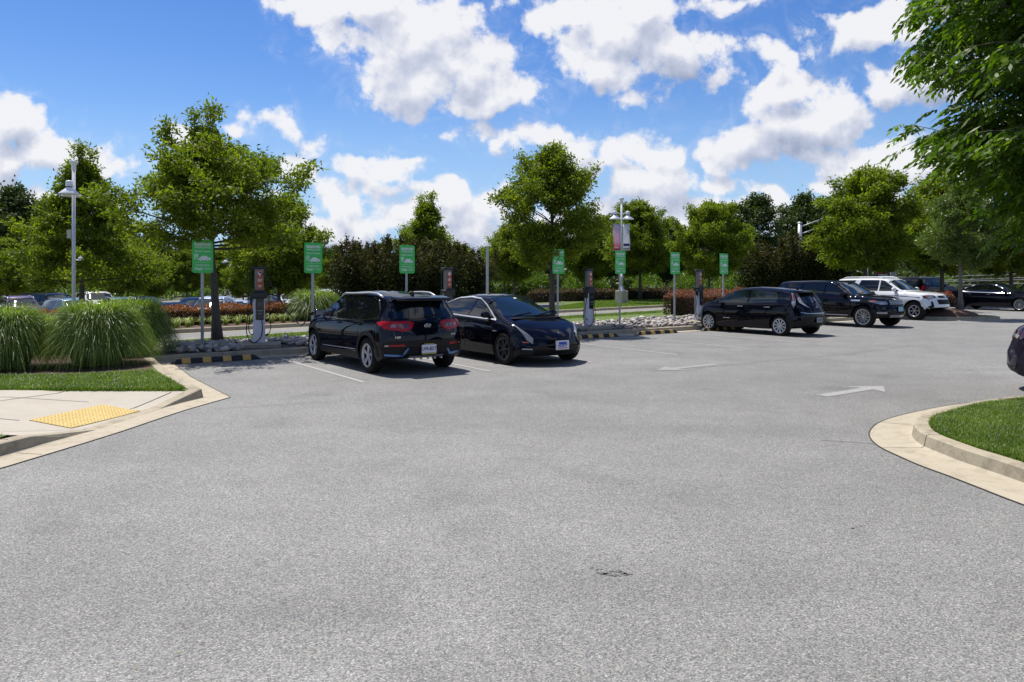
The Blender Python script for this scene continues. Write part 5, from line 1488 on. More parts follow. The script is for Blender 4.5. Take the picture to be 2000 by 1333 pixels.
def interp_s(xs, pts, sm=.05):
    px = np.array([p[0] for p in pts]); pz = np.array([p[1] for p in pts])
    k = np.linspace(-1, 1, 9); acc = 0; wsum = 0
    lo, hi = px[0], px[-1]
    out = np.zeros(len(xs))
    for d in k:
        w = 1-abs(d)*.8
        # shrink the smoothing towards both ends so that nose and tail keep their shape
        e = np.minimum(sm, np.minimum(xs-lo, hi-xs)*.6)
        out += w*np.interp(xs+d*e, px, pz); wsum += w
    return out/wsum
class Car:
    def __init__(s, name, label, loc, heading, sp, pm, cat='car', group=None, detail=True):
        s.sp = sp; s.root = empty(name, loc, math.atan2(heading[1], heading[0]), label, cat, group)
        s.pm = pm; s.build_body()
        s.build_wheels(detail)
    def build_body(s):
        sp = s.sp; top = sp['top']; x0, x1 = top[0][0], top[-1][0]
        wb = sp['wb']; Ra = sp['wr']+sp.get('gap', .045); zc = sp['wr']; sill = sp['sill']
        xs = set(np.round(np.linspace(x0, x1, 62), 4))
        for e, sg in ((x0, 1), (x1, -1)):
            for d in (.0,.006,.014,.025,.04,.06,.085,.115,.15,.19,.24,.3): xs.add(round(e+sg*d, 4))
        arches = [wb/2, -wb/2]; ph0 = math.asin(max(-1, (sill-zc)/Ra))
        for xw in arches:
            xs = {x for x in xs if abs(x-xw) > Ra*1.02 or False}
            for i in range(17):
                a = ph0 + (math.pi-2*ph0)*i/16; xs.add(round(xw+Ra*math.cos(a), 4))
            xs.add(round(xw+Ra*math.cos(ph0)+.004, 4)); xs.add(round(xw-Ra*math.cos(ph0)-.004, 4))
        for p in top:
            if 0.3 < abs(p[0]) : pass
        xs = np.array(sorted(x for x in xs if x0 <= x <= x1))
        zt = interp_s(xs, top, sp.get('sm', .05)); zs = np.minimum(interp_s(xs, sp['belt'], .15), zt-.012)
        zb = interp_s(xs, sp['bot'], .06); w = interp_s(xs, sp['width'], .12)
        zb = np.minimum(zb, zs-.02)
        nA, nB, nC = 9, 5, 8
        f = sp.get('side', [(0,.945),(.12,.975),(.32,.992),(.52,1.0),(.66,1.0),(.74,.993),(.86,.972),(.95,.945),(1,.918)])
        k_t = sp.get('tumble', .42); crown = sp.get('crown', .10); bf, bb = sp.get('bend', (.42,.26))
        cols = []
        for i, x in enumerate(xs):
            za = zb[i]
            inarch = False
            for xw in arches:
                if abs(x-xw) <= Ra*math.cos(ph0)+1e-4:
                    za = max(za, zc+math.sqrt(max(0, Ra*Ra-(x-xw)**2))); inarch = True
            zu = zb[i]+.02
            W = w[i]; rows = []
            rows.append((0, zu, 1)); rows.append((W-.30, zu, 1)); rows.append((W-.30, max(zu+.001, za), 1)); rows.append((W*f[0][1]-.012, za+.004, 1))
            for (ff, fy) in f:
                z = za + (zs[i]-za)*ff
                # section shape follows true height so that the arches do not pinch it
                fr = (z-zb[i])/max(.01, zs[i]-zb[i]); fy2 = np.interp(fr, [q[0] for q in f], [q[1] for q in f])
                rows.append((W*fy2, z, 0))
            ws = W*f[-1][1]; hh = zt[i]-zs[i]
            c = min(crown, hh*.85); ze = zt[i]-c
            we = max(.1, ws - .035*min(1, hh/.1) - k_t*(ze-zs[i]))
            for j in range(1, nB+1):
                r = j/nB; z = zs[i]+(ze-zs[i])*r; y = ws-.035*min(1,hh/.1)*min(1,r*3) - (ws-.035*min(1,hh/.1)-we)*r
                rows.append((y, z, 0))
            for j in range(1, nC+1):
                a = j/nC*math.pi/2
                rows.append((we*math.cos(a)**.82 if j < nC else 0.0, ze+c*math.sin(a)**.80, 0))
            col = []
            for (y, z, u_) in rows:
                xx = x
                q = (abs(y)/max(.3, W))
                sf = smooth(x, wb/2+.12, x1+.08); sb = smooth(-x, wb/2+.12, -x0+.08)
                xx -= bf*sf*q**2.4; xx += bb*sb*q**2.8
                # windscreen and rear window bow
                if z > zs[i] and not u_:
                    g = smooth(z, zs[i], zs[i]+.25)
                    if x > sp['cab'][0]: xx -= sp.get('bow', .16)*g*q**2
                    if x < sp['cab'][1]: xx += .10*g*q**2
                col.append((xx, y, z))
            cols.append(col)
        k = len(cols[0]); bm = bmesh.new(); VV = {}
        for i, col in enumerate(cols):
            for j, (x, y, z) in enumerate(col):
                VV[(i,j,1)] = bm.verts.new((x, y, z))
                VV[(i,j,-1)] = VV[(i,j,1)] if y == 0 else bm.verts.new((x, -y, z))
        fl = sp.get('cladding', 0)
        for i in range(len(cols)-1):
            for j in range(k-1):
                for sg in (1,-1):
                    q = [VV[(i,j,sg)], VV[(i+1,j,sg)], VV[(i+1,j+1,sg)], VV[(i,j+1,sg)]]
                    qq = []
                    for v in q:
                        if v not in qq: qq.append(v)
                    if len(qq) < 3: continue
                    try: fc = bm.faces.new(qq if sg > 0 else qq[::-1])
                    except ValueError: continue
                    zmax = max(cols[i][j][2], cols[i][j+1][2], cols[i+1][j+1][2])
                    fc.material_index = 1 if (j < 3 or (fl and zmax < fl)) else 0
        for i in (0, len(cols)-1):
            ring = [VV[(i,j,1)] for j in range(k)] + [VV[(i,j,-1)] for j in range(k-2, 0, -1)]
            r2 = []
            for v in ring:
                if v not in r2: r2.append(v)
            try: bm.faces.new(r2)
            except ValueError: pass
        bmesh.ops.remove_doubles(bm, verts=bm.verts[:], dist=.0008)
        fixn(bm)
        s.body = bobj('body', bm, [s.pm, M_TRIM], s.root, smooth=True, sharp=R(42))
        b2 = bmesh.new(); b2.from_mesh(s.body.data); s.bvh = BVHTree.FromBMesh(b2); b2.free()
        s.zt = (xs, zt)
    def roofz(s, x): return float(np.interp(x, *s.zt))
    def wheel(s, x, y, detail):
        sp = s.sp; r = sp['wr']; wd = sp.get('ww', .225); sg = 1 if y > 0 else -1
        rr_ = sp.get('rim', r*.69)
        bm = bmesh.new()
        yo = y; yi = y-sg*wd
        pr = [(rr_, yo-sg*.012), (rr_+.012, yo-sg*.004), (r*.86, yo), (r-.03, yo-sg*.008), (r-.006, yo-sg*.028), (r, yo-sg*.05), (r, yi+sg*.05), (r-.006, yi+sg*.02), (r-.05, yi), (rr_, yi)]
        add_lathe(bm, pr, 40, (x,0,r), 'Y', close=True); fixn(bm)
        hub = s.sp.get('hub_obj')
        b0 = bmesh.new(); add_lathe(b0, [(.0005, yo-sg*.11),(rr_*.62, yo-sg*.11),(rr_*.62, yo-sg*.15),(.0005, yo-sg*.15)], 20, (x,0,r), 'Y'); add_lathe(b0, [(rr_*.99, yo-sg*.02),(rr_*.97, yo-sg*.14),(.0005, yo-sg*.16)], 32, (x,0,r), 'Y'); fixn(b0)
        wh = bobj('wheel', b0, M_TRIM, s.root, smooth=True)
        bobj('tyre', bm, M_TYRE, wh, smooth=True)
        bm = bmesh.new(); al = sp.get('alloy', M_ALLOY)
        add_lathe(bm, [(rr_+.004, yo-sg*.012),(rr_-.004, yo-sg*.006),(rr_-.022, yo-sg*.012),(rr_-.03, yo-sg*.05)], 40, (x,0,r), 'Y')
        n, style = sp.get('spokes', (10, 'straight'))
        a0 = rnd.uniform(0, 1)
        for i in range(n):
            a = 2*math.pi*i/n + a0
            prs = []
            if style == 'wide': prs = [((.16,.0,.055),(.98,-.16,.085)), ((.16,.0,.055),(.98,.16,.05))] if False else [((.12,.0,.10),(.98,.02,.20))]
            elif style == 'split': prs = [((.14,.0,.07),(.97,-.11,.05)), ((.14,.0,.07),(.97,.11,.05))]
            elif style == 'vee': prs = [((.12,.02,.06),(.97,-.13,.045)), ((.12,-.02,.06),(.97,.13,.045))]
            else: prs = [((.14,.0,.09),(.97,.0,.13))]
            for (r0_, o0, w0), (r1_, o1, w1) in prs:
                er = Vector((math.cos(a), 0, math.sin(a))); et = Vector((-math.sin(a), 0, math.cos(a)))
                R0, R1 = r0_*rr_, r1_*rr_
                c0 = Vector((x,0,r))+er*R0+et*o0*rr_; c1 = Vector((x,0,r))+er*R1+et*o1*rr_
                y0_, y1_ = yo-sg*.03, yo-sg*.014
                vs = []
                for c, ww_, yy in ((c0, w0*rr_, y0_), (c1, w1*rr_, y1_)):
                    for q, dy in ((-1,-.022),(-.55,0),(.55,0),(1,-.022)):
                        p = c + et*q*ww_; vs.append(bm.verts.new((p.x, yy+sg*dy, p.z)))
                for q in range(3): bm.faces.new((vs[q], vs[q+1], vs[4+q+1], vs[4+q]))
        add_lathe(bm, [(.20*rr_, yo-sg*.05),(.19*rr_, yo-sg*.024),(.10*rr_, yo-sg*.020),(.0005, yo-sg*.018)], 20, (x,0,r), 'Y')
        fixn(bm)
        bobj('rim', bm, al, wh)
        return wh
    def build_wheels(s, detail):
        sp = s.sp; W = sp['W']/2-.012
        for x in (sp['wb']/2, -sp['wb']/2):
            for y in (W, -W): s.wheel(x, y, detail)
    # ---- surface pieces projected on the body
    def patch(s, name, mat, poly, phi=90, off=.004, mirror=None, parent=None, res=.07, skirt=.012, tilt=0, label=None):
        """poly in (s, z) seen from azimuth phi (0 front, 90 left side, 180 rear) or (x, y) from above (phi='top')"""
        if mirror is None: mirror = phi not in (0, 180, 'top')
        bm = bmesh.new(); vs = [bm.verts.new((p[0], p[1], 0)) for p in poly]; bm.faces.new(vs)
        for ax in (0, 1):
            lo = min(p[ax] for p in poly); hi = max(p[ax] for p in poly); n = int((hi-lo)/res)
            for i in range(1, n+1):
                c = lo + (hi-lo)*i/(n+1)
                bmesh.ops.bisect_plane(bm, geom=bm.verts[:]+bm.edges[:]+bm.faces[:], plane_co=((c,0,0) if ax == 0 else (0,c,0)), plane_no=((1,0,0) if ax == 0 else (0,1,0)))
        bmesh.ops.triangulate(bm, faces=[f for f in bm.faces if len(f.verts) > 4])
        if phi == 'top': d = Vector((0,0,-1))
        else:
            a = R(phi); d = Vector((-math.cos(a), -math.sin(a), 0)); e = Vector((-math.sin(a), math.cos(a), 0))
        bad = 0
        nrm = {}
        for v in bm.verts:
            if phi == 'top': o = Vector((v.co.x, v.co.y, 4))
            elif phi == 90: o = Vector((v.co.x, 5, v.co.y))
            elif phi in (0, 180): o = Vector((5 if phi == 0 else -5, v.co.x, v.co.y))
            else: o = e*v.co.x + Vector((0,0,v.co.y)) - d*6
            h, n, fi, dist = s.bvh.ray_cast(o, d)
            if h is None:
                q = o + d*5.5
                if phi == 90: q = Vector((o.x, s.sp['W']/2*.8, o.z))
                h, n, fi, dist = s.bvh.find_nearest(q)
            if n.dot(d) > 0: n = -n
            nrm[v] = n; v.co = h + n*off
        bnd = [e_ for e_ in bm.edges if len(e_.link_faces) == 1]
        new = {}
        for e_ in bnd:
            for v in e_.verts:
                if v not in new: new[v] = bm.verts.new(v.co - nrm[v]*skirt)
        for e_ in bnd:
            a_, b_ = e_.verts; bm.faces.new((a_, b_, new[b_], new[a_]))
        fixn(bm)
        # faces must look outward
        sm_ = sum((f.normal.dot(-d))*f.calc_area() for f in bm.faces)
        if sm_ < 0: bmesh.ops.reverse_faces(bm, faces=bm.faces[:])
        out = []
        m2 = bm.copy() if mirror else None
        o_ = bobj(name, bm, mat, parent or s.root, smooth=True, sharp=R(50)); out.append(o_)
        if label: o_['label'] = label
        if mirror:
            for v in m2.verts: v.co.y = -v.co.y
            bmesh.ops.reverse_faces(m2, faces=m2.faces[:])
            out.append(bobj(name, m2, mat, parent or s.root, smooth=True, sharp=R(50)))
        return out
    def stripe(s, name, mat, pts, wd, phi=90, off=.006, mirror=None, parent=None, **k):
        q = [(p.x, p.y) for p in offset_path(pts, wd/2)] + [(p.x, p.y) for p in offset_path(pts, -wd/2)][::-1]
        return s.patch(name, mat, q, phi, off, mirror, parent, **k)
    def side_at(s, x, z, y=5):
        h, n, fi, d = s.bvh.ray_cast(Vector((x, y, z)), Vector((0, -1, 0)))
        return h if h is not None else Vector((x, s.sp['W']/2*.8, z))
    def box(s, name, mat, c, sz, bevel=.01, parent=None, rz=0, mirror=False, rot=None, smooth_=True):
        for sg in ((1,-1) if mirror else (1,)):
            bm = bmesh.new(); add_box(bm, (0,0,0), sz, 0, bevel)
            M = Matrix.Translation((c[0], c[1]*sg, c[2])) @ Matrix.Rotation(rz*sg, 4, 'Z') @ (Matrix.Rotation(rot, 4, 'Y') if rot else Matrix.Identity(4))
            bmesh.ops.transform(bm, matrix=M, verts=bm.verts[:]); fixn(bm)
            bobj(name, bm, mat, parent or s.root, smooth=True, sharp=R(40))
    def mirrors(s, x, z, mat, sz=(.17,.22,.14)):
        h = s.side_at(x, z-.04)
        for sg in (1,-1):
            bm = bmesh.new(); r_ = bmesh.ops.create_uvsphere(bm, u_segments=14, v_segments=8, radius=.5)
            for v in bm.verts:
                v.co.x = math.copysign(abs(v.co.x*2)**.7/2, v.co.x); v.co.z = math.copysign(abs(v.co.z*2)**.7/2, v.co.z)
                if v.co.x < -.25: v.co.x = -.25
            bmesh.ops.transform(bm, matrix=Matrix.Translation((x, sg*(h.y+.13), z)) @ Matrix.Diagonal((*sz,1)), verts=bm.verts[:])
            m_ = bobj('door_mirror', bm, mat, s.root, smooth=True)
            bm = bmesh.new(); add_tube(bm, [(x+.02, sg*(h.y-.03), z-.07), (x+.01, sg*(h.y+.08), z-.03)], [.028,.022], 8); bobj('mirror_foot', bm, M_TRIM, m_)
            bm = bmesh.new(); add_box(bm, (x-.25*sz[0]-.003, sg*(h.y+.13), z), (.006, sz[1]*.74, sz[2]*.68), 0, .002); bobj('mirror_glass', bm, M_LCLR, m_)
    def handles(s, xs_, z, mat=None, ln=.17):
        for x in xs_:
            h = s.side_at(x, z)
            s.box('door_handle', mat or s.pm, (x, h.y+.018, z), (ln, .022, .028), .008, mirror=True)
    def seams(s, lines, w=.011):
        for l in lines: s.stripe('door_seam', M_TRIM, l, w, off=.0015, res=.10, skirt=.004)
    def arch_trim(s, mat=M_TRIM, w=.06, off=.007, z0=None, a0=-12):
        sp = s.sp; Ra = sp['wr']+sp.get('gap',.045)
        for xw in (sp['wb']/2, -sp['wb']/2):
            pts = []
            for i in range(19):
                a = R(a0 + (180-2*a0)*i/18); pts.append((xw+(Ra+w/2+.003)*math.cos(a), sp['wr']+(Ra+w/2+.003)*math.sin(a)))
            pts = [p for p in pts if p[1] > sp['sill']+.03]
            s.stripe('wheel_arch_trim', mat, pts, w, off=off, res=.12)
    def plate(s, phi, y, z, body, w=.31, h=.155, ink=M_PINK, base=M_PLATE, frame=None, label=None):
        d = Vector((-1,0,0)) if phi == 0 else Vector((1,0,0)); best = None
        for yy in (y-w/2, y, y+w/2):
            for zz in (z-h/2, z, z+h/2):
                hh, n, fi, di = s.bvh.ray_cast(Vector((5*(-d.x), yy, zz)), d)
                if hh is not None: best = hh.x if best is None else (max(best, hh.x) if phi == 0 else min(best, hh.x))
        sg = 1 if phi == 0 else -1; x = best + sg*.012
        bm = bmesh.new(); add_box(bm, (x, y, z), (.012, w+.03, h+.03), 0, .004); fr = bobj('licence_plate', bm, frame or M_TRIM, s.root)
        bm = bmesh.new(); add_box(bm, (x+sg*.006, y, z), (.006, w, h), 0, .002); bobj('plate_face', bm, base, fr)
        right = (0, sg, 0)
        M = frame_matrix((x+sg*.0096, y, z), right, (0,0,1))
        if body: text_obj('lettering', body, h*.56, ink, M, fr, .0028, sx=.80)
        return fr, x, M
    def rails(s, x0, x1, y, mat=M_SATIN, lift=.045, r=.016, drop=.03):
        for sg in (1,-1):
            pts = []
            n = 16
            for i in range(n+1):
                x = x0+(x1-x0)*i/n; h, nn, fi, d = s.bvh.ray_cast(Vector((x, sg*y, 3)), Vector((0,0,-1)))
                f = i/n; l = lift*min(1, min(f, 1-f)*8)
                pts.append(Vector((x, sg*y, h.z + l - .004)))
            bm = bmesh.new(); add_tube(bm, pts, r, 8); bobj('roof_rail', bm, mat, s.root, smooth=True)
    def fin(s, x, mat, sc=1.0):
        h = s.roofz(x); bm = bmesh.new()
        a = [(-.09,0),(.10,0),(-.055,.085),(-.085,.08)]
        for sg in (1,-1): pass
        vs = [(x+.10*sc,0,h-.01),(x-.10*sc,.032*sc,h-.02),(x-.10*sc,-.032*sc,h-.02),(x-.07*sc,.008,h+.075*sc),(x-.10*sc,-.0,h+.07*sc),(x-.03*sc,0,h+.055*sc)]
        v = [bm.verts.new(p) for p in vs]
        for f in ((0,1,5),(0,5,2),(1,3,5),(2,5,3),(1,4,3),(2,3,4),(1,2,4),(0,2,1)): bm.faces.new([v[i] for i in f])
        fixn(bm); bobj('antenna_fin', bm, mat, s.root)
    def wiper_rear(s, x=None, z=1.08, y0=.02, y1=-.38):
        pts = []
        for i in range(5):
            y = y0+(y1-y0)*i/4; h, n, fi, d = s.bvh.ray_cast(Vector((-5, y, z+.012*i)), Vector((1,0,0)))
            pts.append(h + Vector((-.02,0,0)))
        bm = bmesh.new(); add_tube(bm, pts, [.02,.012,.009,.008,.006], 6); bobj('rear_wiper', bm, M_TRIM, s.root)
    def wipers(s, z=.0):
        for y0, y1 in ((.05,.62),(-.52,.02)):
            pts = []
            for i in range(5):
                y = y0+(y1-y0)*i/4; h, n, fi, d = s.bvh.ray_cast(Vector((5, y, z+.015*i)), Vector((-1,0,0)))
                if h is not None: pts.append(h+Vector((.015,0,.01)))
            if len(pts) > 1:
                bm = bmesh.new(); add_tube(bm, pts, .008, 5); bobj('wiper', bm, M_TRIM, s.root)

def car_at(wheel_pt, heading, wb, front, width, side):
    """root location (wheelbase centre) from one wheel's outer contact point; side +1 = left of heading"""
    h = Vector((*heading, 0)).normalized(); l = Vector((-h.y, h.x, 0))
    return Vector(wheel_pt) - h*(wb/2 if front else -wb/2) - l*side*(width/2)

# ---- 1: compact crossover seen from behind
h1 = (-.588, .809)
sp1 = dict(W=1.80, wb=2.70, wr=.335, sill=.235, cladding=.0, ww=.22, spokes=(5,'wide'), rim=.222,
  top=[(-2.15,.52),(-2.145,.66),(-2.13,.80),(-2.10,.93),(-2.08,1.00),(-1.86,1.36),(-1.80,1.415),(-1.62,1.455),(-1.1,1.505),(-.5,1.53),(0,1.525),(.45,1.475),(.75,1.36),(1.30,1.04),(1.42,1.01),(1.8,.95),(2.05,.85),(2.16,.74),(2.20,.62),(2.205,.52)],
  belt=[(-2.15,.62),(-2.08,.97),(-1.8,1.0),(-1.2,.985),(0,.955),(1.2,.93),(1.6,.89),(2.0,.78),(2.205,.5)],
  bot=[(-2.15,.46),(-2.12,.32),(-1.95,.27),(-1.6,.24),(0,.235),(1.7,.24),(2.05,.25),(2.205,.40)],
  width=[(-2.15,.86),(-1.9,.885),(-1.2,.90),(1.3,.90),(1.9,.88),(2.205,.80)], cab=(.55,-1.55), bend=(.50,.26), tumble=.46, crown=.09)
c = Car('parked_car', 'midnight blue crossover seen from behind, plugged in to the first charging station', car_at(gp(714,729.5), h1, 2.70, False, 1.80, 1), h1, sp1, P_NAVY)
W1 = [[(1.10,1.00),(.50,1.35),(.24,1.42),(-.12,1.435),(-.12,.985)], [(-.19,.985),(-.19,1.435),(-.80,1.415),(-1.02,1.385),(-1.08,1.01)], [(-1.13,1.015),(-1.07,1.375),(-1.28,1.33),(-1.52,1.14),(-1.56,1.05)]]
for w_ in W1: c.patch('side_window', M_GLASS, w_, off=.003)
c.stripe('window_trim', M_CHROME, [(1.2,.968),(-.1,.955),(-1.1,.985),(-1.60,1.03)], .022, off=.007)
c.stripe('window_trim', M_CHROME, [(-1.10,1.415),(-1.33,1.36),(-1.55,1.18),(-1.64,1.03)], .026, off=.007)
c.patch('rear_window', M_GLASS, [(-.64,1.04),(.64,1.04),(.60,1.20),(.50,1.335),(-.50,1.335),(-.60,1.20)], 180, .004)
c.box('roof_spoiler', P_NAVY, (-1.87,0,1.402), (.30,1.14,.05), .02, rot=R(-9))
c.patch('windscreen', M_GLASS2, [(-.66,1.08),(.66,1.08),(.52,1.43),(-.52,1.43)], 0, .004)
tl = [(-.80,.985),(-.815,.86),(-.45,.80),(-.32,.86),(-.27,.965),(-.45,.995)]
for sg in (1,-1):
    pl = [(y*-sg*-1, z) for y, z in tl] if sg > 0 else [(-y, z) for y, z in tl]
    t_ = c.patch('tail_light', M_LRED, pl, 180, .012, res=.05)[0]
    s_ = -1 if sg > 0 else 1
    c.patch('reversing_lamp', pmat('lens_grey',(.14,.14,.16),.2,coat=.5), [(s_*.68,.935),(s_*.70,.885),(s_*.61,.875),(s_*.59,.915),(s_*.62,.94)], 180, .016, parent=t_)
    c.patch('lens_dark_panel', pmat('lens_maroon',(.10,.004,.008),.12,coat=1.0), [(s_*.565,.95),(s_*.58,.855),(s_*.40,.855),(s_*.33,.945)], 180, .015, parent=t_)
c.patch('tail_light_wrap', M_LRED, [(-2.12,.985),(-2.12,.87),(-1.83,.905),(-1.70,.965),(-1.85,.995)], 90, .010)
c.patch('lower_bumper', M_TRIM, [(-.86,.52),(.86,.52),(.86,.33),(.6,.30),(-.6,.30),(-.86,.33)], 180, .006)
for s_ in (1,-1):
    c.stripe('bumper_blue_trim', M_BLUET, [(s_*.80,.385),(s_*.50,.365),(s_*.40,.50)], .035, 180, .016)
    c.patch('reflector', M_LRED, [(s_*.74,.565),(s_*.74,.535),(s_*.46,.535),(s_*.48,.57)], 180, .010)
    c.patch('fog_reflector', M_LCLR, [(s_*.80,.56),(s_*.80,.535),(s_*.745,.535),(s_*.745,.562)], 180, .010)
c.stripe('skid_plate', M_SATIN, [(-.36,.335),(.36,.335)], .03, 180, .018)
for k in range(5): c.box('diffuser_fin', M_SATIN, (-2.12, -.28+.14*k, .295), (.05,.035,.03), .005)
fr, x_, M_ = c.plate(180, 0, .475, 'UVR-8217', base=M_PLATE)
bm = bmesh.new(); add_box(bm, (x_-.009,0,.475-.092), (.004,.30,.022)); add_box(bm, (x_-.009,0,.475+.090), (.004,.20,.016)); bobj('plate_border', bm, M_PYEL, fr)
h, n, _, _ = c.bvh.ray_cast(Vector((-5,0,.90)), Vector((1,0,0)))
bm = bmesh.new(); add_lathe(bm, [(.0005,-.006),(.072,-.005),(.075,0),(.072,.002)], 28, (0,0,0), 'X'); bmesh.ops.transform(bm, matrix=Matrix.Translation((h.x-.006,0,.90)) @ Matrix.Diagonal((1,1,.55,1)), verts=bm.verts[:]); fixn(bm)
eb = bobj('emblem', bm, M_CHROME, c.root)
bm = bmesh.new(); add_lathe(bm, [(.0005,-.002),(.063,-.002)], 28, (0,0,0), 'X'); bmesh.ops.transform(bm, matrix=Matrix.Translation((h.x-.0125,0,.90)) @ Matrix.Diagonal((1,1,.52,1)), verts=bm.verts[:]); fixn(bm); bobj('emblem_field', bm, M_TRIM, eb)
text_obj('lettering', 'KIA', .052, M_CHROME, frame_matrix((h.x-.0165,0,.90),(0,-1,0),(0,0,1)), eb, .002, sx=1.15)
def badge(c, txt, y, z, sz, phi=180, sx=1.1, mat=M_CHROME, bold=.0015):
    d = 1 if phi == 180 else -1
    h, n, _, _ = c.bvh.ray_cast(Vector((-5*d, y, z)), Vector((d,0,0)))
    text_obj('badge', txt, sz, mat, frame_matrix((h.x-.010*d, y, z), (0,-d,0), (0,0,1)), c.root, bold, sx=sx)
badge(c, 'NIRO', .56, .70, .055, sx=1.35); badge(c, 'hybrid', -.56, .72, .045)
c.stripe('bumper_crease', M_TRIM, [(-.84,.60),(.84,.60)], .012, 180, .003); c.stripe('tailgate_seam', M_TRIM, [(-.60,.99),(-.62,.63),(.62,.63),(.60,.99)], .010, 180, .002)
c.wiper_rear(z=1.07); c.arch_trim(w=.075); c.rails(-1.45,.55,.575, lift=.05, r=.021); c.fin(-1.45, P_BLK2)
c.mirrors(.98, 1.045, P_NAVY); c.handles([-.02,-1.0], .90)
c.seams([[(-.155,.97),(-.155,.33)], [(1.0,.95),(.96,.33)], [(-1.12,1.0),(-1.14,.75)]])
c.stripe('sill_trim', M_TRIM, [(.96,.30),(-.96,.30)], .12, off=.007); c.stripe('door_moulding', M_SATIN, [(.80,.385),(-.85,.42)], .012, off=.010)
# charging flap and cable
hf = c.side_at(1.72, .90)
c.box('charge_flap', P_NAVY, (1.80, hf.y+.05, .985), (.24,.16,.02), .006, rot=R(20)); 
c.patch('headlight', M_LCLR, [(-2.25+4.2,.80),(2.02,.74),(1.72,.86),(1.66,.90),(1.9,.86)], 90, .008)
port = c.root.matrix_world
bpy.context.view_layer.update()
pw = c.root.matrix_world @ Vector((1.86, .80, .86))
cb_ = row(1.295, -.05, 1.95)
dv = (pw-cb_)
cable = tube_obj('charging_cable', spline([cb_+Vector((-.12,0,0)), cb_+dv*.12+Vector((0,0,.02)), cb_+dv*.35+Vector((0,0,-.12)), cb_+dv*.6+Vector((0,0,-.30)), cb_+dv*.85+Vector((0,0,-.30)), pw+Vector((-.06,0,-.05)), pw]), .013, M_CABLE)
tag(cable, 'black charging cable hanging from the first charging station to the dark crossover', 'cable')

# ---- 2: electric saloon seen from the front
h2 = (.571, -.821)
sp2 = dict(W=1.85, wb=2.875, wr=.335, sill=.19, ww=.235, spokes=(7,'split'), rim=.232, alloy=M_ALLOYD,
  top=[(-2.40,.62),(-2.38,.85),(-2.34,1.0),(-2.30,1.08),(-1.95,1.13),(-1.55,1.22),(-1.0,1.355),(-.5,1.41),(0,1.415),(.35,1.37),(.75,1.22),(1.28,.975),(1.42,.945),(1.7,.865),(2.0,.745),(2.15,.645),(2.23,.555),(2.26,.47),(2.265,.41)],
  belt=[(-2.40,.60),(-2.3,1.0),(-1.8,.985),(-1,.955),(0,.925),(1.2,.87),(1.5,.82),(1.8,.735),(2.1,.60),(2.265,.39)],
  bot=[(-2.40,.45),(-2.35,.30),(-2.1,.24),(-1.6,.19),(0,.18),(1.7,.18),(2.05,.18),(2.20,.21),(2.265,.32)],
  width=[(-2.4,.86),(-2.0,.90),(-1.2,.925),(1.4,.925),(1.9,.915),(2.265,.85)], cab=(.55,-1.2), bend=(.46,.35), tumble=.62, crown=.11, bow=.22)
c = Car('parked_car', 'very dark blue electric saloon facing the camera, beside the rear-facing crossover', car_at(gp(980,713), h2, 2.875, True, 1.85, -1), h2, sp2, P_NAVY)
c.patch('windscreen', M_GLASS2, [(-.70,.985),(.70,.985),(.63,1.10),(.50,1.30),(.36,1.36),(-.36,1.36),(-.50,1.30),(-.63,1.10)], 0, .004)
c.patch('side_window', M_GLASS, [(.96,.93),(.42,1.17),(.12,1.285),(.0,1.31),(-.02,.955)], off=.003)
c.patch('side_window', M_GLASS, [(-.09,.955),(-.05,1.32),(-.50,1.315),(-.98,1.24),(-1.25,1.14),(-1.42,1.02),(-1.30,1.0)], off=.003)
c.stripe('window_trim', M_SATIN, [(1.06,.89),(.44,1.195),(.10,1.325),(-.30,1.352),(-.80,1.32),(-1.20,1.20),(-1.50,1.03),(-1.46,.985),(-1.0,.965),(0,.93),(1.0,.905)], .022, off=.008)
c.patch('glass_roof', M_GLASS, [(.15,.40),(.15,-.40),(-1.5,-.38),(-1.5,.38)], 'top', .003)
for s_ in (1,-1):
    q = [(2.06,.590),(1.96,.665),(1.78,.745),(1.60,.800),(1.61,.782),(1.78,.708),(1.94,.612),(2.03,.555)]
    c.patch('headlight', pmat('lens_grey2',(.16,.17,.19),.22,coat=.6), [(x, s_*y) for x, y in q], 'top', .012, res=.035, skirt=.03)
    c.patch('fog_lamp', M_LCLR, [(s_*.60,.36),(s_*.60,.335),(s_*.76,.345),(s_*.76,.365)], 0, .006)
c.patch('side_marker', M_LAMB, [(1.90,.50),(2.0,.49),(2.0,.47),(1.9,.48)], 90, .004)
c.patch('lower_grille', M_TRIM, [(-.55,.33),(.55,.33),(.62,.20),(-.62,.20)], 0, .004)
c.stripe('front_lip', M_TRIM, [(-.78,.185),(.78,.185)], .05, 0, .012)
c.stripe('bumper_crease', M_TRIM, [(-.70,.60),(-.3,.555),(.3,.555),(.70,.60)], .010, 0, .002)
fr, x_, M_ = c.plate(0, .0, .42, None, base=M_PLATE, frame=M_PLATE)
bm = bmesh.new(); add_box(bm, (x_+.010,0,.42+.045), (.004,.20,.045)); bobj('plate_band', bm, M_PBLUE, fr)
bm = bmesh.new(); add_box(bm, (x_+.010,0,.42-.058), (.004,.24,.012)); bobj('plate_line', bm, M_PRED, fr)
text_obj('lettering', 'HCPITY', .085, M_PBLUE, frame_matrix((x_+.011,0,.41),(0,1,0),(0,0,1)), fr, .003, sx=.80)
h, n, _, _ = c.bvh.ray_cast(Vector((2.14,0,3)), Vector((0,0,-1)))
bm = bmesh.new(); add_prism(bm, [(-.03,.028),(.03,.028),(.022,.018),(.008,.020),(.0,-.035),(-.008,.020),(-.022,.018)], 0, .004)
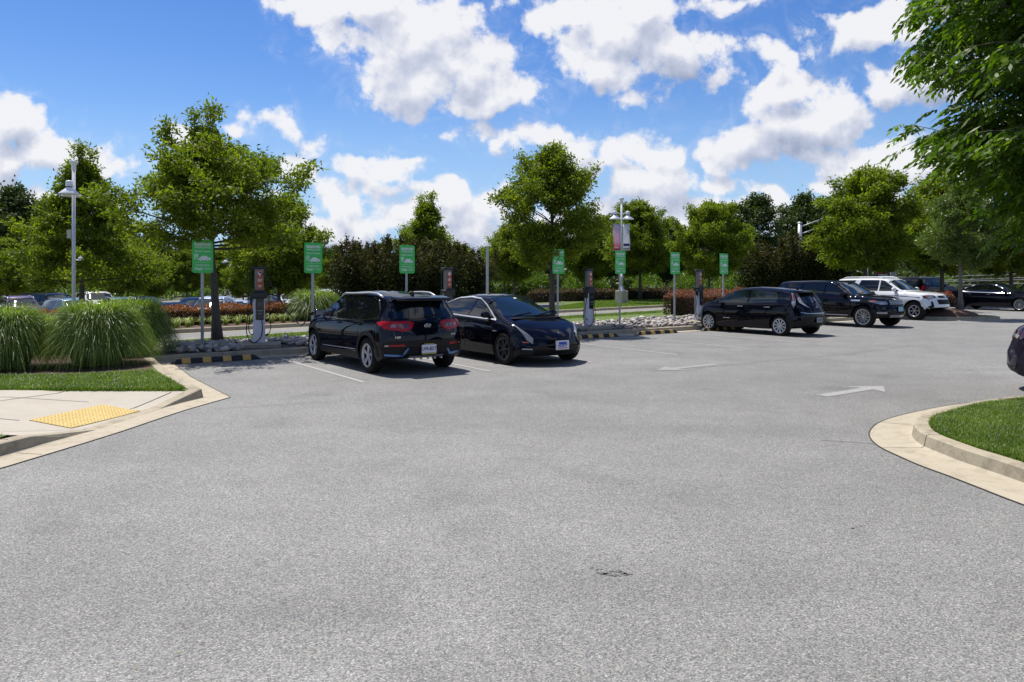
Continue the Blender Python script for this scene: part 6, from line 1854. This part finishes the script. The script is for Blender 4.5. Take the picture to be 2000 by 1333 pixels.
bmesh.ops.transform(bm, matrix=frame_matrix((h.x,0,h.z+.004), (0,1,0), tuple((Vector((-1,0,.0))-n*Vector((-1,0,0)).dot(n)))), verts=bm.verts[:]); bobj('emblem', bm, M_CHROME, c.root)
c.mirrors(.78, 1.0, P_NAVY); c.handles([-.0,-.98], .83, P_NAVY, .20)
c.seams([[(-.055,.93),(-.055,.27)], [(1.02,.88),(1.0,.27)], [(-1.15,.95),(-1.12,.66)]])
c.arch_trim(w=.018, off=.004, mat=P_NAVY); c.wipers(.975)
c.box('wheel_arch_badge', M_SATIN, (1.16, c.side_at(1.16,.68).y+.004, .68), (.14,.006,.014), .002, mirror=True)
c.patch('sticker', M_WHITE, [(.05,1.335),(.12,1.335),(.12,1.318),(.05,1.318)], 0, .007)
c.box('cowl_strip', M_TRIM, (1.36,0,.935), (.18,1.25,.02), .005)  # dark trim strip across the foot of the windscreen

# ---- 3: black hatchback seen from behind and the side
h3 = (-.585, .811)
sp3 = dict(W=1.77, wb=2.70, wr=.312, sill=.20, ww=.205, spokes=(10,'straight'), rim=.222, alloy=pmat('wheel_cover_silver',(.50,.51,.53),.35,metal=.4),
  top=[(-2.14,.52),(-2.135,.66),(-2.11,.78),(-2.06,.88),(-2.0,.98),(-1.72,1.33),(-1.66,1.37),(-1.3,1.425),(-.8,1.47),(-.3,1.49),(.2,1.46),(.6,1.36),(1.0,1.19),(1.45,1.0),(1.7,.93),(2.0,.83),(2.18,.70),(2.27,.56),(2.29,.44)],
  belt=[(-2.14,.60),(-2.0,.96),(-1.6,1.0),(-1,.975),(0,.94),(1.0,.90),(1.5,.86),(1.9,.76),(2.29,.42)],
  bot=[(-2.14,.44),(-2.10,.30),(-1.9,.25),(-1.6,.20),(0,.19),(1.8,.19),(2.1,.21),(2.29,.32)],
  width=[(-2.14,.80),(-1.7,.87),(-1.2,.885),(1.3,.885),(1.8,.865),(2.29,.74)], cab=(.55,-1.4), bend=(.60,.42), tumble=.44, crown=.11)
c = Car('parked_car', 'black five-door hatchback with silver wheel covers parked nose to the kerb', car_at(gp(1521,657), h3, 2.70, False, 1.77, 1), h3, sp3, P_BLACK)
for w_ in ([(1.28,.965),(.98,1.115),(.94,.965)], [(.88,.965),(.92,1.14),(.50,1.315),(.10,1.375),(-.08,1.385),(-.12,.975)], [(-.20,.98),(-.16,1.385),(-.60,1.37),(-1.10,1.32),(-1.22,1.20),(-1.18,1.03)]): c.patch('side_window', M_GLASS2, w_, off=.003)
c.patch('quarter_window', M_GLASS, [(-1.28,1.06),(-1.20,1.31),(-1.50,1.25),(-1.62,1.10)], off=.003)
c.patch('rear_window', M_GLASS, [(-.50,1.0),(.50,1.0),(.46,1.30),(-.46,1.30)], 180, .004)
c.patch('windscreen', M_GLASS2, [(-.66,1.05),(.66,1.05),(.50,1.38),(-.50,1.38)], 0, .004)
c.box('roof_spoiler', P_BLACK, (-1.74,0,1.357), (.26,1.10,.04), .015, rot=R(-10))
for s_ in (1,-1):
    c.patch('tail_light', M_LCLR, [(s_*.56,1.30),(s_*.61,1.30),(s_*.69,1.10),(s_*.76,.97),(s_*.75,.85),(s_*.69,.97),(s_*.62,1.10)], 180, .012, res=.05)
    t_ = c.patch('tail_light_red', M_LRED, [(s_*.575,1.27),(s_*.60,1.27),(s_*.67,1.09),(s_*.645,1.09)], 180, .018, res=.05)
c.patch('tail_light_wrap', M_LCLR, [(-1.62,1.335),(-1.67,1.325),(-1.88,1.03),(-2.03,.87),(-2.0,.885),(-1.83,1.03)], 90, .010)
c.patch('headlight', M_LCLR, [(1.45,.945),(1.65,.915),(2.05,.74),(2.12,.64),(1.95,.68),(1.6,.86)], 90, .012)
c.patch('headlight_amber', M_LAMB, [(1.60,.875),(1.70,.84),(1.78,.79),(1.66,.84)], 90, .016)
c.patch('headlight', M_LBLUE, [(1.50,.60),(1.80,.58),(2.12,.48),(2.16,.62),(1.85,.70),(1.5,.72)], 'top', .012)
c.plate(180, 0, .50, '4AE-217', w=.30, h=.15, base=pmat('plate_grey',(.22,.22,.24),.4))
c.stripe('bumper_chrome', M_CHROME, [(-.62,.735),(-.45,.70),(.45,.70),(.62,.735)], .016, 180, .010)
c.stripe('bumper_crease', M_TRIM, [(-.76,.60),(.76,.60)], .012, 180, .003)
c.arch_trim(w=.02, off=.004, mat=P_BLACK); c.fin(-1.38, P_BLK2, .7); c.wiper_rear(z=1.03)
c.mirrors(.86, 1.0, P_BLACK); c.handles([.08,-.92], .87, M_CHROME, .20)
c.seams([[(-.16,.95),(-.16,.30)], [(.95,.93),(.92,.30)], [(-1.20,.98),(-1.14,.62)]])
h, n, _, _ = c.bvh.ray_cast(Vector((-5,0,.87)), Vector((1,0,0)))
bm = bmesh.new(); add_lathe(bm, [(.05,-.004),(.062,-.006),(.062,0)], 24, (h.x-.002,0,.87), 'X'); add_box(bm, (h.x-.006,0,.87), (.006,.13,.018)); fixn(bm); bobj('emblem', bm, M_LBLUE, c.root)
c.stripe('door_badge', M_SATIN, [(.72,.48),(.46,.475)], .022, off=.005)
c.box('charge_port_lid', P_BLACK, (2.14,0,.80), (.10,.30,.02), .005, rot=R(40))
bpy.context.view_layer.update()
pw = c.root.matrix_world @ Vector((2.17, .08, .72)); cb_ = row(1.295+6*PITCH, .1, 1.30); dv = pw-cb_
cable = tube_obj('charging_cable', spline([cb_, cb_+dv*.3+Vector((0,0,-.35)), cb_+dv*.6+Vector((0,0,-.35)), cb_+dv*.85+Vector((0,0,-.1)), pw]), .014, M_CABLE)
tag(cable, 'black charging cable from the farthest charging station to the black hatchback nose', 'cable')

# ---- 4: large black off-road vehicle, front quarter
h4 = (.571, -.821)
sp4 = dict(W=1.98, wb=2.92, wr=.385, sill=.34, ww=.26, spokes=(10,'vee'), rim=.272, gap=.05, alloy=pmat('alloy_bright',(.50,.50,.51),.28,metal=.7),
  top=[(-2.50,.62),(-2.48,.95),(-2.42,1.12),(-2.25,1.52),(-2.15,1.60),(-1.8,1.635),(-.8,1.665),(0,1.665),(.25,1.62),(.55,1.48),(1.05,1.185),(1.2,1.14),(1.7,1.11),(2.05,1.05),(2.20,.98),(2.26,.82),(2.30,.66),(2.305,.56)],
  belt=[(-2.5,.60),(-2.4,1.06),(-1.8,1.12),(-1,1.11),(0,1.09),(1.1,1.06),(1.6,1.02),(2.0,.95),(2.2,.82),(2.305,.54)],
  bot=[(-2.5,.50),(-2.4,.42),(-2.0,.36),(0,.33),(1.8,.34),(2.1,.33),(2.25,.36),(2.305,.45)],
  width=[(-2.5,.90),(-2.0,.96),(-1,.985),(1.4,.985),(1.9,.965),(2.305,.88)], cab=(.35,-2.0), bend=(.42,.22), tumble=.34, crown=.10)
c = Car('parked_off_road_vehicle', 'large black off-road vehicle with a flat roof parked facing out, left of the white one', car_at(gp(1684,640.5), h4, 2.92, True, 1.98, -1), h4, sp4, P_BLACK, 'off-road vehicle')
c.patch('windscreen', M_LBLUE if False else M_GLASS2, [(-.78,1.18),(.78,1.18),(.68,1.40),(.58,1.57),(-.58,1.57),(-.68,1.40)], 0, .004)
c.patch('side_window', M_GLASS, [(.84,1.125),(.32,1.45),(.10,1.55),(-.05,1.555),(-.05,1.13)], off=.003)
c.patch('side_window', M_GLASS, [(-.13,1.13),(-.13,1.555),(-1.00,1.555),(-1.12,1.14)], off=.003)
c.patch('side_window', M_GLASS, [(-1.19,1.14),(-1.07,1.555),(-1.9,1.53),(-2.05,1.42),(-2.15,1.20)], off=.003)
c.stripe('pillar_trim', M_TRIM, [(.92,1.125),(.36,1.475),(.20,1.555)], .016, off=.008)
for s_ in (1,-1):
    c.patch('headlight', M_LCLR, [(s_*.52,.93),(s_*.50,.83),(s_*.70,.82),(s_*.93,.90),(s_*.93,.96),(s_*.8,.95)], 0, .008, res=.05)
    c.patch('fog_lamp', M_LCLR, [(s_*.58,.565),(s_*.58,.50),(s_*.86,.51),(s_*.86,.565)], 0, .008)
c.patch('headlight_wrap', M_LAMB, [(1.84,.975),(1.70,.965),(1.80,.935),(1.88,.93)], 90, .010)
c.patch('grille', M_TRIM, [(-.46,.97),(.46,.97),(.44,.80),(-.44,.80)], 0, .006)
for zz in (.945,.895,.845):
    for k in range(9): c.patch('grille_mesh', M_SATIN, [(-.42+.095*k,zz+.014),(-.35+.095*k,zz+.014),(-.35+.095*k,zz-.014),(-.42+.095*k,zz-.014)], 0, .010, res=.2)
c.patch('lower_grille', M_TRIM, [(-.50,.60),(.50,.60),(.56,.50),(-.56,.50)], 0, .006)
c.patch('skid_plate', M_SATIN, [(-.46,.45),(.46,.45),(.42,.375),(-.42,.375)], 0, .012)
c.plate(0, -.02, .665, None, base=pmat('plate_cyan',(.16,.38,.50),.4))
badge(c, 'RANGE ROVER', 0, 1.005, .052, 0, 1.5)
c.stripe('side_vent', M_CHROME, [(1.02,.955),(1.36,.955)], .05, off=.010)
c.stripe('sill_trim', M_SATIN, [(.90,.425),(-.92,.425)], .022, off=.012)
c.arch_trim(w=.03, off=.005, mat=P_BLACK); c.mirrors(.72, 1.17, P_BLACK, (.16,.27,.17)); c.handles([-.0,-1.0], 1.0, P_BLACK, .20)
c.seams([[(-.09,1.10),(-.09,.42)], [(1.02,1.04),(1.0,.42)], [(-1.15,1.12),(-1.12,.80)]]); c.wipers(1.18)
c.box('rear_view_mirror', M_TRIM, (.42,0,1.56), (.03,.22,.05), .01)

# ---- 5: white off-road vehicle
sp5 = dict(W=1.925, wb=2.79, wr=.39, sill=.42, ww=.25, spokes=(6,'split'), rim=.235, gap=.075,
  top=[(-2.50,.66),(-2.48,1.10),(-2.38,1.45),(-2.28,1.66),(-2.15,1.72),(-1.8,1.745),(-.6,1.765),(-.1,1.755),(.15,1.71),(.42,1.55),(.90,1.24),(1.05,1.20),(1.6,1.165),(2.0,1.10),(2.16,1.02),(2.22,.86),(2.26,.70),(2.27,.56)],
  belt=[(-2.5,.66),(-2.4,1.10),(-1.5,1.165),(0,1.14),(.9,1.11),(1.5,1.07),(2.0,.98),(2.27,.55)],
  bot=[(-2.5,.56),(-2.4,.48),(-2.0,.44),(0,.41),(1.8,.44),(2.1,.47),(2.27,.52)],
  width=[(-2.5,.88),(-2.0,.94),(-1,.955),(1.4,.955),(1.9,.95),(2.27,.86)], cab=(.3,-2.0), bend=(.42,.20), tumble=.30, crown=.10,
  side=[(0,.955),(.12,.98),(.32,.992),(.52,1.0),(.66,1.0),(.74,.99),(.86,.965),(.95,.945),(1,.925)])
c = Car('parked_off_road_vehicle', 'white off-road vehicle with roof rails and amber edged headlamps', car_at(gp(1784.5,626), h4, 2.79, True, 1.925, -1), h4, sp5, P_WHITE, 'off-road vehicle')
c.patch('windscreen', M_GLASS2, [(-.74,1.24),(.74,1.24),(.62,1.66),(-.62,1.66)], 0, .004)
c.patch('side_window', M_GLASS, [(.72,1.19),(.22,1.51),(.04,1.63),(-.12,1.65),(-.14,1.185)], off=.003)
c.patch('side_window', M_GLASS, [(-.20,1.185),(-.19,1.65),(-1.00,1.65),(-1.22,1.19)], off=.003)
c.patch('side_window', M_GLASS, [(-1.45,1.22),(-1.25,1.64),(-2.05,1.62),(-2.20,1.30),(-2.1,1.22)], off=.003)
for s_ in (1,-1):
    c.patch('headlight', M_LDRK, [(s_*.50,1.03),(s_*.46,.95),(s_*.70,.86),(s_*.93,.93),(s_*.93,1.02)], 0, .010, res=.05)
    c.patch('headlight_lens', M_LCLR, [(s_*.56,1.01),(s_*.54,.95),(s_*.68,.90),(s_*.80,.94),(s_*.78,1.0)], 0, .016, res=.05)
    c.patch('fog_surround', M_TRIM, [(s_*.62,.78),(s_*.66,.80),(s_*.72,.62),(s_*.88,.56),(s_*.84,.50),(s_*.64,.56)], 0, .008)
c.patch('headlight_wrap', M_LAMB, [(1.92,1.035),(1.74,1.03),(1.86,.935),(1.98,.93)], 90, .012)
c.patch('grille', M_TRIM, [(-.40,1.02),(.40,1.02),(.36,.93),(-.36,.93)], 0, .008); c.patch('lower_grille', M_TRIM, [(-.46,.86),(.46,.86),(.46,.67),(-.46,.67)], 0, .008)
c.patch('emblem', M_CHROME, [(-.08,1.0),(.08,1.0),(.10,.97),(.08,.94),(-.08,.94),(-.10,.97)], 0, .014, res=.2)
c.stripe('front_lip', M_TRIM, [(-.62,.50),(.62,.50)], .07, 0, .010)
c.arch_trim(w=.07, off=.03, mat=P_WHITE); c.mirrors(.56, 1.26, P_WHITE, (.16,.26,.18)); c.handles([-.05,-1.02], 1.03, P_WHITE, .20)
c.rails(-2.0,.0,.60, P_WHITE, .07, .02); c.wipers(1.24)
c.seams([[(-.17,1.16),(-.17,.48)], [(.90,1.09),(.88,.48)], [(-1.20,1.17),(-1.10,.85)]])
c.stripe('sill_trim', M_TRIM, [(.84,.445),(-.84,.445)], .05, off=.010)

# ---- 6: black saloon side on at the right
h6 = (.50, -.866)
sp6 = dict(W=1.90, wb=3.05, wr=.345, sill=.22, ww=.24, spokes=(10,'vee'), rim=.25, alloy=pmat('alloy_bright',(.50,.50,.51),.28,metal=.7),
  top=[(-2.58,.60),(-2.56,.90),(-2.50,1.02),(-2.42,1.07),(-1.95,1.09),(-1.65,1.13),(-1.05,1.35),(-.6,1.43),(-.1,1.45),(.25,1.42),(.65,1.28),(1.22,1.01),(1.4,.975),(1.9,.90),(2.2,.80),(2.32,.68),(2.36,.52),(2.365,.46)],
  belt=[(-2.58,.58),(-2.45,.98),(-1.8,.99),(-1,.97),(0,.94),(1.2,.90),(1.7,.84),(2.1,.72),(2.365,.44)],
  bot=[(-2.58,.44),(-2.5,.30),(-2.1,.25),(0,.20),(1.8,.21),(2.2,.22),(2.365,.36)],
  width=[(-2.58,.84),(-2.0,.92),(-1,.95),(1.4,.95),(2.0,.92),(2.365,.80)], cab=(.45,-1.0), bend=(.52,.35), tumble=.52, crown=.10)
loc6 = car_at(gp(1990,608.8), h6, 3.05, True, 1.90, -1)
c = Car('parked_car', 'long black saloon with a bright window surround seen side on at the right', loc6, h6, sp6, P_BLACK)
def saloon_parts(c, chrome=True, full=True):
    c.patch('windscreen', M_GLASS2, [(-.70,1.03),(.70,1.03),(.52,1.38),(-.52,1.38)], 0, .004)
    c.patch('side_window', M_GLASS, [(.94,.965),(.48,1.21),(.18,1.345),(.02,1.37),(-.02,.975)], off=.003)
    c.patch('side_window', M_GLASS, [(-.09,.975),(-.06,1.37),(-.55,1.35),(-.98,1.25),(-1.30,1.10),(-1.36,1.02),(-1.2,.99)], off=.003)
    c.patch('rear_window', M_GLASS, [(-.60,1.13),(.60,1.13),(.48,1.36),(-.48,1.36)], 180, .004)
    if chrome: c.stripe('window_trim', M_CHROME, [(1.04,.935),(.50,1.24),(.18,1.375),(-.20,1.402),(-.62,1.375),(-1.05,1.27),(-1.38,1.12),(-1.42,1.01),(-1.2,.97),(0,.945),(1.0,.93)], .026, off=.008)
    for s_ in (1,-1):
        c.patch('headlight', M_LCLR, [(s_*.50,.74),(s_*.50,.66),(s_*.88,.72),(s_*.88,.80)], 0, .008, res=.06)
        c.patch('tail_light', M_LRED, [(s_*.42,.96),(s_*.42,.84),(s_*.84,.82),(s_*.84,.96)], 180, .010, res=.06)
    c.patch('tail_light_wrap', M_LRED, [(-2.50,.99),(-2.50,.84),(-2.25,.88),(-2.15,.98)], 90, .010)
    c.mirrors(.82, 1.02, c.pm)
    if full:
        c.handles([-.0,-1.0], .86, M_CHROME, .20); c.seams([[(-.055,.94),(-.055,.30)], [(1.05,.90),(1.02,.30)], [(-1.25,.97),(-1.20,.70)]])
        c.arch_trim(w=.02, off=.004, mat=c.pm)
    c.patch('grille', M_TRIM, [(-.36,.74),(.36,.74),(.34,.52),(-.34,.52)], 0, .006)
saloon_parts(c)

# ---- 7: dark purple-grey saloon cut by the right edge
h7 = Vector((.571,-.821,0)); l7 = Vector((.821,.571,0))
sp7 = dict(sp6); sp7['W'] = 1.84; sp7['wb'] = 2.80; sp7['wr'] = .33
sp7['top'] = [(x*.93, z) for x, z in sp6['top']]; sp7['belt'] = [(x*.93, z) for x, z in sp6['belt']]; sp7['bot'] = [(x*.93, z) for x, z in sp6['bot']]; sp7['width'] = [(x*.93, z*.968) for x, z in sp6['width']]
sp7['top'] = [(-2.42,.40),(-2.415,.62),(-2.37,.70),(-2.33,.82),(-2.28,.96),(-2.20,1.03),(-1.85,1.07)] + sp7['top'][5:]
sp7['bot'] = [(-2.42,.36),(-2.36,.27),(-2.1,.22)] + sp7['bot'][3:]
rc = gp(1972, 768) ; p7 = Vector((7.79, 12.0, 0)) + h7*2.40 + l7*.80
c = Car('parked_car', 'dark purple grey saloon cut off by the right edge of the picture', p7, h7, sp7, P_PURP)
c.patch('rear_window', M_GLASS, [(-.60,1.13),(.60,1.13),(.48,1.36),(-.48,1.36)], 180, .004)
c.patch('side_window', M_GLASS, [(.95,.965),(.55,1.22),(.2,1.35),(0,1.37),(0,.975)], off=.003); c.patch('side_window', M_GLASS, [(-.07,.975),(-.06,1.37),(-.55,1.33),(-1.2,1.09),(-1.2,1.0)], off=.003)
c.patch('windscreen', M_GLASS2, [(-.66,1.05),(.66,1.05),(.50,1.36),(-.50,1.36)], 0, .004)
for s_ in (1,-1):
    t_ = c.patch('tail_light', pmat('lens_maroon2',(.05,.004,.012),.1,coat=1.0), [(s_*.40,.965),(s_*.40,.86),(s_*.80,.82),(s_*.86,.95)], 180, .010, res=.06)[0]
    c.patch('reversing_lamp', M_LCLR, [(s_*.60,.90),(s_*.60,.855),(s_*.76,.84),(s_*.78,.89)], 180, .016, parent=t_)
c.patch('tail_light_wrap', M_LDRK, [(-2.31,.965),(-2.34,.83),(-2.10,.86),(-2.0,.95)], 90, .010); c.patch('tail_light_marker', M_LAMB, [(-2.29,.86),(-2.31,.82),(-2.22,.82),(-2.20,.855)], 90, .014)
c.patch('rear_diffuser', M_TRIM, [(-.80,.40),(.80,.40),(.74,.27),(-.74,.27)], 180, .006)
c.stripe('bumper_crease', M_TRIM, [(-.84,.70),(.84,.70)], .012, 180, .003); c.handles([0,-.95], .86); c.mirrors(.78,1.02,P_PURP)
c.plate(180, 0, .56, None)

# ---- distant cars: a plain saloon, a tall wagon and a pick-up, each built once per paint
def far_car(kind_, label, loc, hd, pm, zdrop=None, hs=1.0, red=False):
    if kind_ == 'saloon':
        sp = dict(sp6); sp['wb'] = 2.80; sp['W'] = 1.84; sp['top'] = [(x*.93, z*hs) for x, z in sp6['top']]; sp['belt'] = [(x*.93, z*hs) for x, z in sp6['belt']]; sp['bot'] = [(x*.93, z) for x, z in sp6['bot']]; sp['width'] = [(x*.93, z*.968) for x, z in sp6['width']]; sp['wr'] = .33
    elif kind_ == 'wagon':
        sp = dict(sp1); sp['top'] = [(x, z*1.10*hs) for x, z in sp1['top']]; sp['belt'] = [(x, z*1.10*hs) for x, z in sp1['belt']]; sp['W'] = 1.86
    else:
        sp = dict(sp5)
    sp = dict(sp); sp['spokes'] = (5,'straight')
    loc = Vector(loc); loc.z = gh(loc.x, loc.y)+.012
    c = Car('parked_car', label, loc, hd, sp, pm, group=None)
    if kind_ == 'saloon': saloon_parts(c, False, False)
    elif kind_ == 'wagon':
        k = 1.10*hs
        for w_ in W1: c.patch('side_window', M_GLASS, [(x, z*k) for x, z in w_], off=.003)
        c.patch('rear_window', M_GLASS, [(-.64,1.06*k),(.64,1.06*k),(.50,1.345*k),(-.50,1.345*k)], 180, .004)
        c.patch('windscreen', M_GLASS2, [(-.68,1.07*k),(.68,1.07*k),(.52,1.43*k),(-.52,1.43*k)], 0, .004)
        for s_ in (1,-1):
            c.patch('tail_light', M_LRED, [(s_*.50,1.0*k),(s_*.50,.88*k),(s_*.80,.86*k),(s_*.78,1.0*k)], 180, .012, res=.08)
            c.patch('headlight', M_LCLR, [(s_*.50,.82*k),(s_*.50,.74*k),(s_*.82,.78*k),(s_*.82,.86*k)], 0, .008, res=.08)
        c.mirrors(.98, 1.045*k, pm); c.rails(-1.45,.5,.545, M_SATIN, .05)
    else:
        c.patch('windscreen', M_GLASS2, [(-.74,1.24),(.74,1.24),(.62,1.66),(-.62,1.66)], 0, .004)
        c.patch('rear_window', M_GLASS, [(-.66,1.22),(.66,1.22),(.58,1.60),(-.58,1.60)], 180, .004)
        c.patch('side_window', M_GLASS, [(.76,1.19),(.10,1.64),(-.12,1.65),(-.14,1.185)], off=.003)
        c.patch('side_window', M_GLASS, [(-.20,1.185),(-.19,1.65),(-1.00,1.65),(-1.22,1.19)], off=.003)
        c.patch('side_window', M_GLASS, [(-1.35,1.22),(-1.15,1.64),(-2.05,1.62),(-2.20,1.25)], off=.003)
        for s_ in (1,-1):
            c.patch('tail_light', M_LRED, [(s_*.72,1.15),(s_*.72,.80),(s_*.86,.80),(s_*.86,1.15)], 180, .012, res=.08)
            c.patch('headlight', M_LCLR, [(s_*.52,1.0),(s_*.52,.88),(s_*.9,.9),(s_*.9,1.0)], 0, .008, res=.08)
        c.mirrors(.56, 1.26, pm); c.rails(-2.0,0,.6, M_TRIM, .06)
    return c
def fl(px, D): return at(px, D)
toward = lambda px, D, a=0: (lambda v: (v.x*math.cos(R(a))-v.y*math.sin(R(a)), v.x*math.sin(R(a))+v.y*math.cos(R(a))))(-Vector((fl(px,D).x, fl(px,D).y)).normalized())
away = lambda px, D, a=0: tuple(-q for q in toward(px, D, a))
far_car('tall', 'dark off-road vehicle with a glowing orange tail lamp behind the reddish hedge', fl(1816,51), (.85,.53), P_BLK2)
FC = [('wagon','maroon vehicle facing the camera at the far left edge',(38,37.5),toward(38,37.5,8),P_MAROON,1.02),
 ('saloon','white saloon half hidden beside the maroon vehicle',(72,44),toward(72,44,40),P_WHITE,1.0),
 ('tall','black off-road vehicle left of the near lamp post in the far car park',(108,41),toward(108,41,35),P_BLK2,1.0),
 ('wagon','teal grey vehicle right behind the near lamp post',(140,36),toward(140,36,20),P_TEAL,.97),
 ('tall','cream coloured off-road vehicle between the lamp post and the dark vehicle',(190,46),toward(190,46,12),P_CREAM,.95),
 ('wagon','dark green grey vehicle behind the third fountain grass clump',(238,37),toward(238,37,10),P_TEAL,.99),
 ('saloon','small blue saloon beyond the grass clumps',(283,46),toward(283,46,25),P_DKBL,1.0),
 ('saloon','very dark blue saloon showing its tail lamps above the orange hedge',(336,36),away(336,36,8),P_NAVY,1.0),
 ('saloon','grey blue saloon between the dark saloon and the silver vehicle',(378,44),toward(378,44,-15),P_DKBL,1.0),
 ('wagon','silver vehicle facing the camera behind the first parking sign and oak trunk',(418,36.5),toward(418,36.5,-14),P_SILV,1.02),
 ('saloon','pale silver saloon just left of the first charging station',(463,39),toward(463,39,-10),P_SILV,1.0),
 ('saloon','dark saloon behind the first charging station',(520,50),toward(520,50,30),P_DKBL,1.0),
 ('saloon','white saloon roof near the blue pillar',(560,53),toward(560,53,20),P_WHITE,1.0),
 ('tall','white vehicle above the pale grass clump behind the second sign',(645,34),toward(645,34,-28),P_WHITE,1.0),
 ('tall','dark blue vehicle left of the second charging station',(860,38),away(860,38,-30),P_DKBL,.98)]
for k_, lb, (px, D), hd, pm, hs in FC: far_car(k_, lb, fl(px, D), hd, pm, hs=hs)
# white coach roof seen between the crape myrtles
p = fl(742, 60); t_ = empty('white_coach', (p.x, p.y, gh(p.x,p.y)), .15, 'white coach roof seen between the dark crape myrtles', 'coach')
bm = bmesh.new(); add_box(bm, (0,0,1.75), (6.2,2.4,2.5), 0, .25); bobj('body', bm, P_WHITE, t_, smooth=True, sharp=R(35))
for k in range(4): bm = bmesh.new(); add_box(bm, (-2.2+1.45*k,-1.205,2.1), (1.2,.02,.7), 0, .005); bobj('window', bm, M_GLASS, t_)
bm = bmesh.new(); add_box(bm, (.8,0,3.08), (1.6,1.4,.18), 0, .05); bobj('roof_unit', bm, P_WHITE, t_)
for x in (-1.9,1.9):
    for y in (-1.05,1.05): bm = bmesh.new(); add_lathe(bm, [(.0005,-.14),(.45,-.14),(.45,.14),(.0005,.14)], 20, (x,y,.45), 'Y'); fixn(bm); bobj('wheel', bm, M_TYRE, t_)
